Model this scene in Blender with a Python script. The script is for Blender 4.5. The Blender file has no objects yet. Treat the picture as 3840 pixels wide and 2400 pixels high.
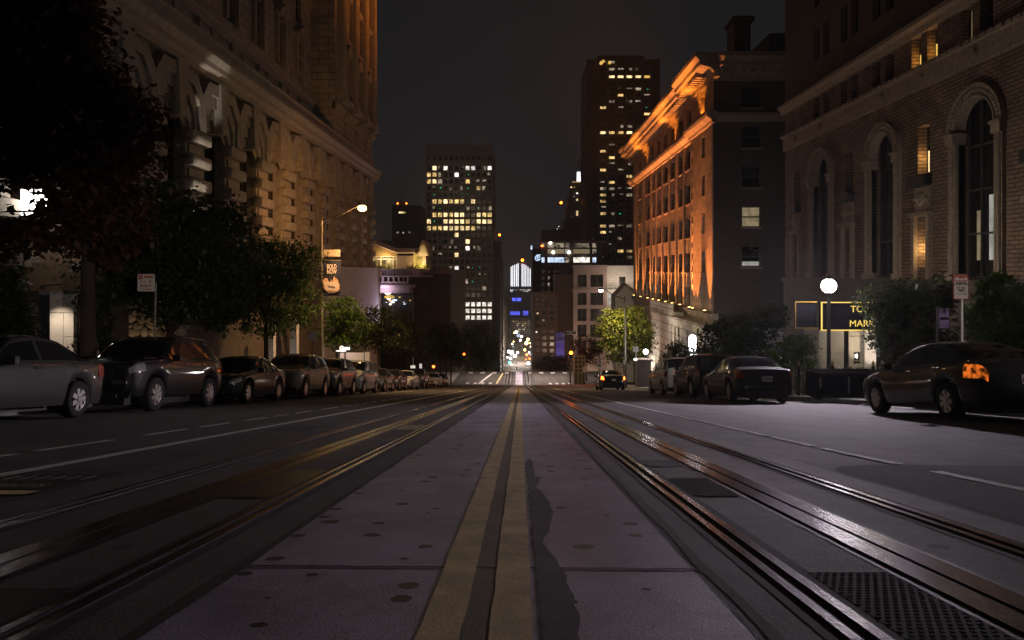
import bpy, bmesh, math, random
from mathutils import Vector, Matrix
random.seed(7)
R = math.radians
sc = bpy.context.scene
COL = sc.collection

# ------------------------------------------------------------------ camera
F, CX, CY, CAMZ = 2700.0, 1950.0, 1020.0, 0.70      # pinhole of the 3840 px wide photograph
cam = bpy.data.objects.new("camera", bpy.data.cameras.new("camera"))
COL.objects.link(cam)
cam.location = (0, 0, CAMZ)
cam.rotation_euler = (R(90), 0, 0)
cam.data.sensor_width = 36
cam.data.lens = 36 * F / 3840
cam.data.shift_x = (1920 - CX) / 3840
cam.data.shift_y = (CY - 1200) / 3840
cam.data.clip_start = 0.05
cam.data.clip_end = 6000
sc.camera = cam

# ------------------------------------------------------------------ night sky
world = bpy.data.worlds.new("World")
sc.world = world
world.use_nodes = True
nt = world.node_tree
bg = nt.nodes["Background"]
tc = nt.nodes.new("ShaderNodeTexCoord")
sx = nt.nodes.new("ShaderNodeSeparateXYZ")
rp = nt.nodes.new("ShaderNodeValToRGB")
nt.links.new(tc.outputs["Generated"], sx.inputs[0])
nt.links.new(sx.outputs["Z"], rp.inputs[0])
nt.links.new(rp.outputs[0], bg.inputs[0])
rp.color_ramp.elements[0].position = 0.0
rp.color_ramp.elements[0].color = (0.022, 0.0165, 0.0175, 1)
rp.color_ramp.elements[1].position = 0.42
rp.color_ramp.elements[1].color = (0.0098, 0.0100, 0.0112, 1)
e = rp.color_ramp.elements.new(0.10)
e.color = (0.0135, 0.0122, 0.0135, 1)
bg.inputs[1].default_value = 0.9

# ------------------------------------------------------------------ one dim, very soft sun (town glow)
sun = bpy.data.objects.new("sun", bpy.data.lights.new("sun", 'SUN'))
COL.objects.link(sun)
sun.data.energy = 0.02
sun.data.angle = R(60)
sun.data.color = (1.0, 0.87, 0.80)
sun.rotation_euler = (R(24), R(0), R(0))            # from high behind the camera

# ------------------------------------------------------------------ exposure
sc.view_settings.view_transform = 'Standard'
sc.view_settings.look = 'None'
sc.view_settings.exposure = 0
sc.view_settings.gamma = 1
cy = sc.cycles
cy.use_denoising = True
cy.max_bounces = 5
cy.diffuse_bounces = 2
cy.glossy_bounces = 3
cy.transmission_bounces = 3
cy.sample_clamp_indirect = 1.5
cy.sample_clamp_direct = 12
try:
    cy.use_light_tree = True
except Exception:
    pass

# ------------------------------------------------------------------ helpers: scene tree
def tag(o, label=None, cat=None, group=None, kind=None):
    if label: o["label"] = label
    if cat: o["category"] = cat
    if group: o["group"] = group
    if kind: o["kind"] = kind
    return o

def worigin(o):
    v = Vector((0, 0, 0))
    while o is not None:
        v += Vector(o.location)
        o = o.parent
    return v

def thing(name, label, cat, loc=(0, 0, 0), group=None, rot=None):
    o = bpy.data.objects.new(name, None)
    o.empty_display_size = 0.3
    COL.objects.link(o)
    o.location = loc
    if rot: o.rotation_euler = rot
    return tag(o, label, cat, group)

def obj(name, bm, mat, parent=None, smooth=False, local=False, angle=None):
    """link a bmesh as one object; world coordinates unless local"""
    me = bpy.data.meshes.new(name)
    if parent is not None and not local:
        off = worigin(parent)
        bmesh.ops.translate(bm, verts=bm.verts, vec=-off)
    bm.to_mesh(me)
    bm.free()
    if smooth:
        for p in me.polygons: p.use_smooth = True
    if isinstance(mat, (list, tuple)):
        for m in mat: me.materials.append(m)
    else:
        me.materials.append(mat)
    o = bpy.data.objects.new(name, me)
    COL.objects.link(o)
    if parent is not None: o.parent = parent
    if smooth and angle:
        md = me
        try:
            me.set_sharp_from_angle(angle=R(angle))
        except Exception:
            pass
    return o

def place(o, base):
    """give a one-mesh thing its origin at its base"""
    b = Vector(base)
    o.data.transform(Matrix.Translation(-b))
    o.location = b
    return o

def dup(src, loc=None, parent=None):
    c = src.copy()
    COL.objects.link(c)
    if parent is not None: c.parent = parent
    if loc is not None: c.location = loc
    return c

def copy_tree(o, parent=None):
    c = o.copy()
    COL.objects.link(c)
    if parent is not None: c.parent = parent
    for ch in list(o.children):
        copy_tree(ch, c)
    return c

# ------------------------------------------------------------------ helpers: shapes
def box(bm, x0, x1, y0, y1, z0, z1, bev=0):
    vs = [bm.verts.new((x, y, z)) for z in (z0, z1) for y in (y0, y1) for x in (x0, x1)]
    fs = [(0, 2, 3, 1), (4, 5, 7, 6), (0, 1, 5, 4), (2, 6, 7, 3), (0, 4, 6, 2), (1, 3, 7, 5)]
    ff = [bm.faces.new([vs[i] for i in f]) for f in fs]
    if bev:
        es = list({e for f in ff for e in f.edges})
        bmesh.ops.bevel(bm, geom=es, offset=bev, segments=2, affect='EDGES', profile=0.6)

def quad(bm, *pts):
    return bm.faces.new([bm.verts.new(p) for p in pts])

def cyl(bm, p0, p1, r0, r1=None, seg=10, caps=True):
    r1 = r0 if r1 is None else r1
    p0, p1 = Vector(p0), Vector(p1)
    d = (p1 - p0).normalized()
    a = d.orthogonal().normalized()
    b = d.cross(a)
    A, B = [], []
    for i in range(seg):
        t = 2 * math.pi * i / seg
        u = a * math.cos(t) + b * math.sin(t)
        A.append(bm.verts.new(p0 + u * r0)); B.append(bm.verts.new(p1 + u * r1))
    for i in range(seg):
        j = (i + 1) % seg
        bm.faces.new((A[i], A[j], B[j], B[i]))
    if caps:
        bm.faces.new(A[::-1]); bm.faces.new(B)

def tube(bm, pts, rads, seg=8):
    for i in range(len(pts) - 1):
        cyl(bm, pts[i], pts[i + 1], rads[i], rads[i + 1], seg)

def sphere(bm, c, r, seg=14, ring=9, sz=1.0):
    m = Matrix.Translation(c) @ Matrix.Diagonal((r, r, r * sz, 1))
    bmesh.ops.create_uvsphere(bm, u_segments=seg, v_segments=ring, radius=1, matrix=m)

def prism(bm, poly, axis, d0, d1):
    """extrude a 2-D outline; axis 'x': (y,z), 'y': (x,z), 'z': (x,y)"""
    def P(a, b, d):
        return (d, a, b) if axis == 'x' else (a, d, b) if axis == 'y' else (a, b, d)
    A = [bm.verts.new(P(a, b, d0)) for a, b in poly]
    B = [bm.verts.new(P(a, b, d1)) for a, b in poly]
    n = len(poly)
    for i in range(n):
        j = (i + 1) % n
        bm.faces.new((A[i], A[j], B[j], B[i]))
    bm.faces.new(A[::-1]); bm.faces.new(B)
    bmesh.ops.recalc_face_normals(bm, faces=bm.faces)

def lathe(bm, prof, c=(0, 0, 0), axis='z', seg=18):
    """prof: (radius, height) pairs"""
    rings = []
    for r, h in prof:
        ring = []
        for i in range(seg):
            t = 2 * math.pi * i / seg
            a, b = r * math.cos(t), r * math.sin(t)
            p = (c[0] + a, c[1] + b, c[2] + h) if axis == 'z' else (c[0] + h, c[1] + a, c[2] + b)
            ring.append(bm.verts.new(p))
        rings.append(ring)
    for A, B in zip(rings, rings[1:]):
        for i in range(seg):
            j = (i + 1) % seg
            bm.faces.new((A[i], A[j], B[j], B[i]))
    return rings

def wall(bm, O, U, N, u0, u1, z0, z1, holes=(), d=0.3):
    """flat wall with rectangular openings and their reveals. O origin, U along, N outward"""
    O, U, N = Vector(O), Vector(U), Vector(N)
    us = sorted({u0, u1} | {max(u0, min(u1, h[k])) for h in holes for k in (0, 1)})
    zs = sorted({z0, z1} | {max(z0, min(z1, h[k])) for h in holes for k in (2, 3)})
    Z = Vector((0, 0, 1))
    vd = {}
    def V(i, j):
        if (i, j) not in vd:
            vd[i, j] = bm.verts.new(O + U * us[i] + Z * zs[j])
        return vd[i, j]
    flip = U.cross(Z).dot(N) < 0
    for i in range(len(us) - 1):
        for j in range(len(zs) - 1):
            uc, zc = (us[i] + us[i + 1]) / 2, (zs[j] + zs[j + 1]) / 2
            if any(h[0] < uc < h[1] and h[2] < zc < h[3] for h in holes): continue
            f = [V(i, j), V(i + 1, j), V(i + 1, j + 1), V(i, j + 1)]
            bm.faces.new(f[::-1] if flip else f)
    for a, b, c, e2 in holes:
        q = [O + U * a + Z * c, O + U * b + Z * c, O + U * b + Z * e2, O + U * a + Z * e2]
        for k in range(4):
            p, r = q[k], q[(k + 1) % 4]
            f = [bm.verts.new(v) for v in (p, p - N * d, r - N * d, r)]
            bm.faces.new(f if not flip else f[::-1])

def ubox(bm, O, U, N, u0, u1, n0, n1, z0, z1):
    """box in the frame of a wall"""
    O, U, N = Vector(O), Vector(U), Vector(N)
    Z = Vector((0, 0, 1))
    vs = [bm.verts.new(O + U * u + N * n + Z * z) for z in (z0, z1) for n in (n0, n1) for u in (u0, u1)]
    fs = [(0, 2, 3, 1), (4, 5, 7, 6), (0, 1, 5, 4), (2, 6, 7, 3), (0, 4, 6, 2), (1, 3, 7, 5)]
    ff = [bm.faces.new([vs[i] for i in f]) for f in fs]
    bmesh.ops.recalc_face_normals(bm, faces=ff)

def P(px, py, Y):
    """point at distance Y that the photograph shows at pixel (px, py)"""
    return Vector(((px - CX) / F * Y, Y, CAMZ + (CY - py) / F * Y))
def PX(px, Y): return (px - CX) / F * Y
def PZ(py, Y): return CAMZ + (CY - py) / F * Y

# profile of the street: steep block, flat crossing, steep again, valley floor
GRADE = [(-60, 4.0), (-6, 0.9), (120, -18.12), (143, -19.05), (330, -57.0), (560, -70.5), (3000, -71.0)]
def gz(y):
    if y <= GRADE[0][0]: return GRADE[0][1]
    for (a, b), (c, d) in zip(GRADE, GRADE[1:]):
        if y <= c: return b + (d - b) * (y - a) / (c - a)
    return GRADE[-1][1]

def strip(bm, xa, xb, y0, y1, lift, n=1, wob=0.0, seed=0):
    """a sheet on the street between two lateral lines; xa, xb may be functions of y"""
    fa = xa if callable(xa) else (lambda y: xa)
    fb = xb if callable(xb) else (lambda y: xb)
    ys = {y0, y1} | {g[0] for g in GRADE if y0 < g[0] < y1}
    for k in range(1, n): ys.add(y0 + (y1 - y0) * k / n)
    rnd = random.Random(seed)
    prev = None
    for y in sorted(ys):
        a = bm.verts.new((fa(y) + rnd.uniform(-wob, wob), y, gz(y) + lift))
        b = bm.verts.new((fb(y) + rnd.uniform(-wob, wob), y, gz(y) + lift))
        if prev: bm.faces.new((prev[0], prev[1], b, a))
        prev = (a, b)

# ------------------------------------------------------------------ helpers: materials
def _new(name):
    m = bpy.data.materials.new(name)
    m.use_nodes = True
    return m, m.node_tree, m.node_tree.nodes["Principled BSDF"]

def mat(name, color, rough=0.7, metal=0.0, scale=6.0, amt=0.25, bump=0.0, bscale=None, coat=0.0, spec=None, stretch=None):
    m, t, b = _new(name)
    b.inputs["Roughness"].default_value = rough
    b.inputs["Metallic"].default_value = metal
    if coat:
        b.inputs["Coat Weight"].default_value = coat
        b.inputs["Coat Roughness"].default_value = 0.05
    if spec is not None: b.inputs["Specular IOR Level"].default_value = spec
    co = t.nodes.new("ShaderNodeTexCoord")
    src = co.outputs["Object"]
    if stretch:
        mp = t.nodes.new("ShaderNodeMapping"); mp.inputs["Scale"].default_value = stretch
        t.links.new(src, mp.inputs[0]); src = mp.outputs[0]
    n = t.nodes.new("ShaderNodeTexNoise")
    n.inputs["Scale"].default_value = scale
    n.inputs["Detail"].default_value = 5
    n.inputs["Roughness"].default_value = 0.65
    t.links.new(src, n.inputs["Vector"])
    r = t.nodes.new("ShaderNodeValToRGB")
    c = Vector(color[:3])
    r.color_ramp.elements[0].position = 0.3
    r.color_ramp.elements[1].position = 0.7
    r.color_ramp.elements[0].color = (*(c * (1 - amt)), 1)
    r.color_ramp.elements[1].color = (*(c * (1 + amt)), 1)
    t.links.new(n.outputs["Fac"], r.inputs[0])
    t.links.new(r.outputs[0], b.inputs["Base Color"])
    if bump:
        n2 = t.nodes.new("ShaderNodeTexNoise")
        n2.inputs["Scale"].default_value = bscale or scale * 4
        n2.inputs["Detail"].default_value = 4
        t.links.new(src, n2.inputs["Vector"])
        bp = t.nodes.new("ShaderNodeBump")
        bp.inputs["Strength"].default_value = bump
        bp.inputs["Distance"].default_value = 0.03
        t.links.new(n2.outputs["Fac"], bp.inputs["Height"])
        t.links.new(bp.outputs[0], b.inputs["Normal"])
    return m

def masonry(name, c1, c2, mortar, bw, bh, msize=0.02, rot=None, rough=0.85, bump=0.6, noise=0.3):
    """coursed stone or brick; coordinates run along Y for walls facing the street, along X for walls across it"""
    m, t, b = _new(name)
    b.inputs["Roughness"].default_value = rough
    co = t.nodes.new("ShaderNodeTexCoord")
    sp = t.nodes.new("ShaderNodeSeparateXYZ")
    t.links.new(co.outputs["Object"], sp.inputs[0])
    ad = t.nodes.new("ShaderNodeMath"); ad.operation = 'ADD'
    t.links.new(sp.outputs["X"], ad.inputs[0]); t.links.new(sp.outputs["Y"], ad.inputs[1])
    cb = t.nodes.new("ShaderNodeCombineXYZ")
    t.links.new(ad.outputs[0], cb.inputs["X"]); t.links.new(sp.outputs["Z"], cb.inputs["Y"])
    br = t.nodes.new("ShaderNodeTexBrick")
    t.links.new(cb.outputs[0], br.inputs["Vector"])
    br.inputs["Scale"].default_value = 1
    br.inputs["Brick Width"].default_value = bw
    br.inputs["Row Height"].default_value = bh
    br.inputs["Mortar Size"].default_value = msize
    br.inputs["Mortar Smooth"].default_value = 0.2
    br.inputs["Color1"].default_value = (*c1, 1)
    br.inputs["Color2"].default_value = (*c2, 1)
    br.inputs["Mortar"].default_value = (*mortar, 1)
    n = t.nodes.new("ShaderNodeTexNoise")
    n.inputs["Scale"].default_value = 0.9; n.inputs["Detail"].default_value = 6
    t.links.new(co.outputs["Object"], n.inputs["Vector"])
    mr = t.nodes.new("ShaderNodeMapRange")
    mr.inputs["From Min"].default_value = 0.3; mr.inputs["From Max"].default_value = 0.7
    mr.inputs["To Min"].default_value = 1 - noise; mr.inputs["To Max"].default_value = 1 + noise
    t.links.new(n.outputs["Fac"], mr.inputs["Value"])
    mx = t.nodes.new("ShaderNodeVectorMath"); mx.operation = 'SCALE'
    t.links.new(br.outputs["Color"], mx.inputs[0]); t.links.new(mr.outputs[0], mx.inputs["Scale"])
    t.links.new(mx.outputs[0], b.inputs["Base Color"])
    bp = t.nodes.new("ShaderNodeBump"); bp.inputs["Strength"].default_value = bump
    bp.inputs["Distance"].default_value = 0.04; bp.invert = True
    t.links.new(br.outputs["Fac"], bp.inputs["Height"])
    t.links.new(bp.outputs[0], b.inputs["Normal"])
    return m

def emis(name, color, strength, vary=0.0, nscale=1.2, contrast=0.0):
    """a thing that gives off light; contrast: rooms, blinds and furniture seen through a lit pane"""
    m, t, b = _new(name)
    b.inputs["Base Color"].default_value = (0.02, 0.02, 0.02, 1)
    b.inputs["Roughness"].default_value = 0.3
    b.inputs["Emission Color"].default_value = (*color, 1)
    b.inputs["Emission Strength"].default_value = strength
    last = None
    if vary:
        oi = t.nodes.new("ShaderNodeObjectInfo")
        mr = t.nodes.new("ShaderNodeMapRange")
        mr.inputs["To Min"].default_value = 1 - vary; mr.inputs["To Max"].default_value = 1 + vary
        t.links.new(oi.outputs["Random"], mr.inputs["Value"])
        last = mr.outputs[0]
    if contrast:
        co = t.nodes.new("ShaderNodeTexCoord")
        n = t.nodes.new("ShaderNodeTexNoise"); n.inputs["Scale"].default_value = nscale; n.inputs["Detail"].default_value = 2
        t.links.new(co.outputs["Object"], n.inputs["Vector"])
        m2 = t.nodes.new("ShaderNodeMapRange")
        m2.inputs["From Min"].default_value = 0.35; m2.inputs["From Max"].default_value = 0.62
        m2.inputs["To Min"].default_value = 1 - contrast; m2.inputs["To Max"].default_value = 1.0 + 0.4 * contrast
        t.links.new(n.outputs["Fac"], m2.inputs["Value"])
        if last is not None:
            mm = t.nodes.new("ShaderNodeMath"); mm.operation = 'MULTIPLY'
            t.links.new(last, mm.inputs[0]); t.links.new(m2.outputs[0], mm.inputs[1]); last = mm.outputs[0]
        else: last = m2.outputs[0]
    if last is not None:
        ms = t.nodes.new("ShaderNodeMath"); ms.operation = 'MULTIPLY'; ms.inputs[1].default_value = strength
        t.links.new(last, ms.inputs[0]); t.links.new(ms.outputs[0], b.inputs["Emission Strength"])
    return m

def leafmat(name, c1, c2, trans=0.25):
    m, t, b = _new(name)
    b.inputs["Roughness"].default_value = 0.55
    oi = t.nodes.new("ShaderNodeTexCoord")
    n = t.nodes.new("ShaderNodeTexNoise"); n.inputs["Scale"].default_value = 1.6; n.inputs["Detail"].default_value = 4
    t.links.new(oi.outputs["Object"], n.inputs["Vector"])
    r = t.nodes.new("ShaderNodeValToRGB")
    r.color_ramp.elements[0].position = 0.35; r.color_ramp.elements[1].position = 0.65
    r.color_ramp.elements[0].color = (*c1, 1); r.color_ramp.elements[1].color = (*c2, 1)
    t.links.new(n.outputs["Fac"], r.inputs[0]); t.links.new(r.outputs[0], b.inputs["Base Color"])
    tr = t.nodes.new("ShaderNodeBsdfTranslucent"); t.links.new(r.outputs[0], tr.inputs[0])
    mx = t.nodes.new("ShaderNodeMixShader"); mx.inputs[0].default_value = trans
    out = t.nodes["Material Output"]
    t.links.new(b.outputs[0], mx.inputs[1]); t.links.new(tr.outputs[0], mx.inputs[2]); t.links.new(mx.outputs[0], out.inputs[0])
    return m

def concrete(name, base, stain, spots=0.0, rough=0.6, fine=110.0):
    """cast concrete with gum spots, oil stains and fine aggregate"""
    m, t, b = _new(name)
    b.inputs["Roughness"].default_value = rough
    co = t.nodes.new("ShaderNodeTexCoord")
    n1 = t.nodes.new("ShaderNodeTexNoise"); n1.inputs["Scale"].default_value = 1.3; n1.inputs["Detail"].default_value = 7; n1.inputs["Roughness"].default_value = 0.7
    n2 = t.nodes.new("ShaderNodeTexNoise"); n2.inputs["Scale"].default_value = fine; n2.inputs["Detail"].default_value = 3
    for n in (n1, n2): t.links.new(co.outputs["Object"], n.inputs["Vector"])
    r1 = t.nodes.new("ShaderNodeValToRGB")
    c = Vector(base)
    r1.color_ramp.elements[0].position = 0.32; r1.color_ramp.elements[1].position = 0.68
    r1.color_ramp.elements[0].color = (*(c * 0.60), 1); r1.color_ramp.elements[1].color = (*(c * 1.32), 1)
    t.links.new(n1.outputs["Fac"], r1.inputs[0])
    r2 = t.nodes.new("ShaderNodeMapRange")
    r2.inputs["From Min"].default_value = 0.3; r2.inputs["From Max"].default_value = 0.7
    r2.inputs["To Min"].default_value = 0.72; r2.inputs["To Max"].default_value = 1.28
    t.links.new(n2.outputs["Fac"], r2.inputs["Value"])
    sc_ = t.nodes.new("ShaderNodeVectorMath"); sc_.operation = 'SCALE'
    t.links.new(r1.outputs[0], sc_.inputs[0]); t.links.new(r2.outputs[0], sc_.inputs["Scale"])
    col_out = sc_.outputs[0]
    mp = t.nodes.new("ShaderNodeMapping"); mp.inputs["Scale"].default_value = (1.5, 0.055, 1)   # tyre-polished bands along the street
    n3 = t.nodes.new("ShaderNodeTexNoise"); n3.inputs["Scale"].default_value = 1.0; n3.inputs["Detail"].default_value = 5
    t.links.new(co.outputs["Object"], mp.inputs[0]); t.links.new(mp.outputs[0], n3.inputs["Vector"])
    r3 = t.nodes.new("ShaderNodeMapRange"); r3.inputs["From Min"].default_value = 0.3; r3.inputs["From Max"].default_value = 0.7
    r3.inputs["To Min"].default_value = 0.72; r3.inputs["To Max"].default_value = 1.25
    t.links.new(n3.outputs["Fac"], r3.inputs["Value"])
    s3 = t.nodes.new("ShaderNodeVectorMath"); s3.operation = 'SCALE'
    t.links.new(col_out, s3.inputs[0]); t.links.new(r3.outputs[0], s3.inputs["Scale"]); col_out = s3.outputs[0]
    if spots:
        v = t.nodes.new("ShaderNodeTexVoronoi"); v.voronoi_dimensions = "2D"; v.inputs["Scale"].default_value = 3.3
        nw = t.nodes.new("ShaderNodeTexNoise"); nw.inputs["Scale"].default_value = 9
        t.links.new(co.outputs["Object"], nw.inputs["Vector"])
        va = t.nodes.new("ShaderNodeVectorMath"); va.operation = 'MULTIPLY_ADD'
        va.inputs[1].default_value = (0.05, 0.05, 0); t.links.new(nw.outputs["Color"], va.inputs[0])
        t.links.new(co.outputs["Object"], va.inputs[2])
        t.links.new(va.outputs[0], v.inputs["Vector"])
        sep = t.nodes.new("ShaderNodeSeparateColor"); t.links.new(v.outputs["Color"], sep.inputs[0])
        rad = t.nodes.new("ShaderNodeMapRange"); rad.inputs["From Min"].default_value = 1 - spots; rad.inputs["From Max"].default_value = 1
        rad.inputs["To Min"].default_value = 0.0; rad.inputs["To Max"].default_value = 0.155
        t.links.new(sep.outputs[0], rad.inputs["Value"])
        lt = t.nodes.new("ShaderNodeMath"); lt.operation = 'LESS_THAN'
        t.links.new(v.outputs["Distance"], lt.inputs[0]); t.links.new(rad.outputs[0], lt.inputs[1])
        mx = t.nodes.new("ShaderNodeMix"); mx.data_type = 'RGBA'
        t.links.new(lt.outputs[0], mx.inputs[0]); t.links.new(col_out, mx.inputs[6]); mx.inputs[7].default_value = (*stain, 1)
        col_out = mx.outputs[2]
    t.links.new(col_out, b.inputs["Base Color"])
    bp = t.nodes.new("ShaderNodeBump"); bp.inputs["Strength"].default_value = 0.35; bp.inputs["Distance"].default_value = 0.008
    t.links.new(n2.outputs["Fac"], bp.inputs["Height"]); t.links.new(bp.outputs[0], b.inputs["Normal"])
    return m

M = {}
M['asphalt'] = concrete('asphalt', (0.074, 0.067, 0.063), (0.02, 0.02, 0.02), 0.25, 0.9, 60)
M['tracklane'] = concrete('track concrete', (0.092, 0.082, 0.078), (0.03, 0.03, 0.03), 0.2, 0.85, 75)
M['slab'] = concrete('centre concrete', (0.37, 0.335, 0.45), (0.008, 0.008, 0.010), 0.8, 0.6, 130)
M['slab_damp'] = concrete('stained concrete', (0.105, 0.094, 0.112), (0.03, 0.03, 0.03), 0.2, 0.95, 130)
M['patch'] = concrete('new asphalt', (0.024, 0.023, 0.025), (0.012, 0.012, 0.012), 0.0, 1.0, 55)
M['walk'] = concrete('pavement concrete', (0.22, 0.205, 0.19), (0.05, 0.05, 0.05), 0.4, 0.7, 40)
M['kerb'] = concrete('kerb stone', (0.26, 0.25, 0.235), (0.07, 0.07, 0.07), 0.1, 0.7, 40)
M['seam'] = mat('joint dirt', (0.028, 0.024, 0.02), 0.9, amt=0.5, scale=30)
M['steel'] = mat('worn rail steel', (0.30, 0.27, 0.31), 0.2, 1.0, scale=8, amt=0.25, bump=0.1, bscale=40)
M['steeldark'] = mat('dark rail steel', (0.012, 0.011, 0.011), 0.9, 0.0, scale=12, amt=0.4)
M['yellow'] = mat('worn yellow paint', (0.80, 0.60, 0.30), 0.7, scale=5, amt=0.28, bump=0.15, bscale=80)
M['white'] = mat('worn white paint', (0.78, 0.73, 0.70), 0.6, scale=7, amt=0.3, bump=0.15, bscale=80)
M['ground'] = mat('city ground', (0.05, 0.047, 0.045), 0.9, scale=0.05, amt=0.4)
M['grey_stone'] = masonry('hotel granite', (0.33, 0.285, 0.235), (0.29, 0.25, 0.21), (0.10, 0.085, 0.07), 2.2, 0.72, 0.03, bump=0.8)
M['stone'] = mat('smooth hotel granite', (0.32, 0.275, 0.23), 0.85, scale=2.5, amt=0.22, bump=0.35, bscale=22)
M['white_stone'] = mat('pale plaster', (0.50, 0.46, 0.44), 0.85, scale=1.2, amt=0.14, bump=0.15, bscale=18)
M['darkglass'] = mat('dark glass', (0.010, 0.010, 0.012), 0.08, scale=0.6, amt=0.4)
M['deepglass'] = mat('unlit window', (0.012, 0.011, 0.011), 0.22, scale=0.6, amt=0.5)
M['frame'] = mat('dark window frame', (0.05, 0.042, 0.036), 0.6)
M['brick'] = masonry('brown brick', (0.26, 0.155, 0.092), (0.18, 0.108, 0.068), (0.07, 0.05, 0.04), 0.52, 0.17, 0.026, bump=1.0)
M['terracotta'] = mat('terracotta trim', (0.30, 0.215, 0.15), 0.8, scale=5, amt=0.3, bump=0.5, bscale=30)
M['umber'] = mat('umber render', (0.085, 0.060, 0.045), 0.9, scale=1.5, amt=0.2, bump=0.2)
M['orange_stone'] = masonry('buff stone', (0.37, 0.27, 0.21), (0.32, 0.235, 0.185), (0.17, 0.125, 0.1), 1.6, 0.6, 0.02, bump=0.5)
M['granite_white'] = masonry('white granite', (0.55, 0.52, 0.48), (0.50, 0.47, 0.44), (0.16, 0.14, 0.13), 6.0, 0.9, 0.05, bump=0.8)
M['tower_a'] = mat('brown tower cladding', (0.17, 0.13, 0.10), 0.75, scale=0.5, amt=0.12)
M['tower_b'] = mat('dark red granite', (0.03, 0.027, 0.026), 0.45, scale=0.4, amt=0.2)
M['far_stone'] = mat('far stone', (0.12, 0.10, 0.095), 0.85, scale=0.4, amt=0.25)
M['far_dark'] = mat('far dark wall', (0.045, 0.038, 0.036), 0.8, scale=0.4, amt=0.3)
M['apartment'] = mat('apartment render', (0.24, 0.155, 0.13), 0.85, scale=0.8, amt=0.15)
M['office_pale'] = mat('pale office panels', (0.30, 0.225, 0.215), 0.85, scale=0.5, amt=0.12)
M['bronze'] = mat('dark bronze', (0.06, 0.045, 0.03), 0.5, 0.5)
M['post'] = mat('painted steel post', (0.16, 0.14, 0.11), 0.5, 0.3, scale=4, amt=0.25)
M['galv'] = mat('galvanised steel', (0.42, 0.41, 0.40), 0.45, 0.8, scale=18, amt=0.25)
M['black'] = mat('black painted metal', (0.012, 0.012, 0.013), 0.45, scale=8)
M['sign_white'] = mat('sign white', (0.72, 0.68, 0.64), 0.5, scale=6, amt=0.08)
M['sign_red'] = mat('sign red', (0.55, 0.055, 0.03), 0.5, scale=6, amt=0.1)
M['sign_green'] = mat('sign green', (0.02, 0.05, 0.05), 0.5, scale=6, amt=0.1)
M['sign_dark'] = mat('matt dark sign face', (0.008, 0.008, 0.012), 0.95, spec=0.0)
M['ink'] = mat('sign ink', (0.02, 0.02, 0.025), 0.6)
M['navy'] = mat('banner cloth', (0.012, 0.013, 0.03), 0.8, scale=12)
M['banner_text'] = mat('banner lettering', (0.62, 0.50, 0.45), 0.8, scale=12, amt=0.1)
M['skin_print'] = mat('printed picture', (0.55, 0.33, 0.22), 0.8, scale=6, amt=0.5)
M['bark'] = mat('bark', (0.07, 0.052, 0.04), 0.95, scale=14, amt=0.45, bump=0.8)
M['rubber'] = mat('tyre rubber', (0.014, 0.014, 0.014), 0.85, scale=20)
M['alloy'] = mat('alloy wheel', (0.50, 0.50, 0.50), 0.32, 1.0, scale=10, amt=0.12)
M['chrome'] = mat('chrome', (0.62, 0.62, 0.62), 0.12, 1.0, amt=0.05)
M['trim'] = mat('black plastic trim', (0.012, 0.012, 0.012), 0.5)
M['carglass'] = mat('car glass', (0.008, 0.009, 0.010), 0.06, amt=0.2, coat=0.6)
M['lampglass'] = mat('headlamp glass', (0.45, 0.45, 0.46), 0.12, 0.6, scale=26, amt=0.55, bump=0.6, bscale=50, coat=1.0)
M['tailglass'] = mat('tail lamp glass', (0.34, 0.025, 0.012), 0.15, scale=22, amt=0.5, bump=0.4, bscale=50, coat=1.0)
M['plate'] = mat('number plate', (0.66, 0.62, 0.60), 0.5, amt=0.08)
M['plate_ink'] = mat('plate lettering', (0.03, 0.035, 0.07), 0.6)
M['tail_on'] = emis('lit tail lamp', (1.0, 0.13, 0.02), 9.0)
M['tail_soft'] = emis('amber tail lamp', (1.0, 0.20, 0.02), 0.65, contrast=0.95, nscale=11)
M['head_on'] = emis('lit headlamp', (1.0, 0.95, 0.92), 30.0)
M['leaf'] = leafmat('street tree leaf', (0.040, 0.085, 0.010), (0.10, 0.19, 0.016), 0.5)
M['leaf_red'] = leafmat('reddish leaf', (0.040, 0.036, 0.018), (0.125, 0.050, 0.024))
M['leaf_dark'] = leafmat('dark leaf', (0.028, 0.045, 0.018), (0.07, 0.092, 0.032))
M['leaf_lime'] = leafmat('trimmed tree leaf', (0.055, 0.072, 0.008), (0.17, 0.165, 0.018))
M['hedge'] = leafmat('hedge leaf', (0.020, 0.034, 0.012), (0.05, 0.07, 0.02))
# lit panes
M['w_warm'] = emis('warm lit pane', (1.0, 0.66, 0.24), 0.85, 0.45, 0.7, 0.75)
M['w_bright'] = emis('bright warm pane', (1.0, 0.74, 0.36), 1.5, 0.35, 0.6, 0.6)
M['w_dim'] = emis('dim pane', (1.0, 0.80, 0.58), 0.26, 0.6, 0.7, 0.95)
M['w_white'] = emis('bright white pane', (1.0, 0.90, 0.78), 1.35, 0.4, 0.6, 0.6)
M['w_blue'] = emis('bluish pane', (0.62, 0.75, 1.0), 1.3, 0.3, 0.6, 0.6)
M['w_green'] = emis('green exit light pane', (0.02, 0.85, 0.42), 0.42, 0.5, 0.9, 1.0)
M['w_gold'] = emis('gold lit pane', (1.0, 0.60, 0.12), 0.9, 0.2, 1.2, 0.3)
M['w_curtain'] = emis('curtained pane', (1.0, 0.78, 0.45), 0.20, 0.2, 2.0, 0.35)
M['w_grey'] = emis('grey lit pane', (0.86, 0.86, 0.76), 0.42, 0.15, 1.5, 0.35)
M['led'] = emis('white light tube', (0.95, 0.96, 1.0), 1.6)
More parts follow.
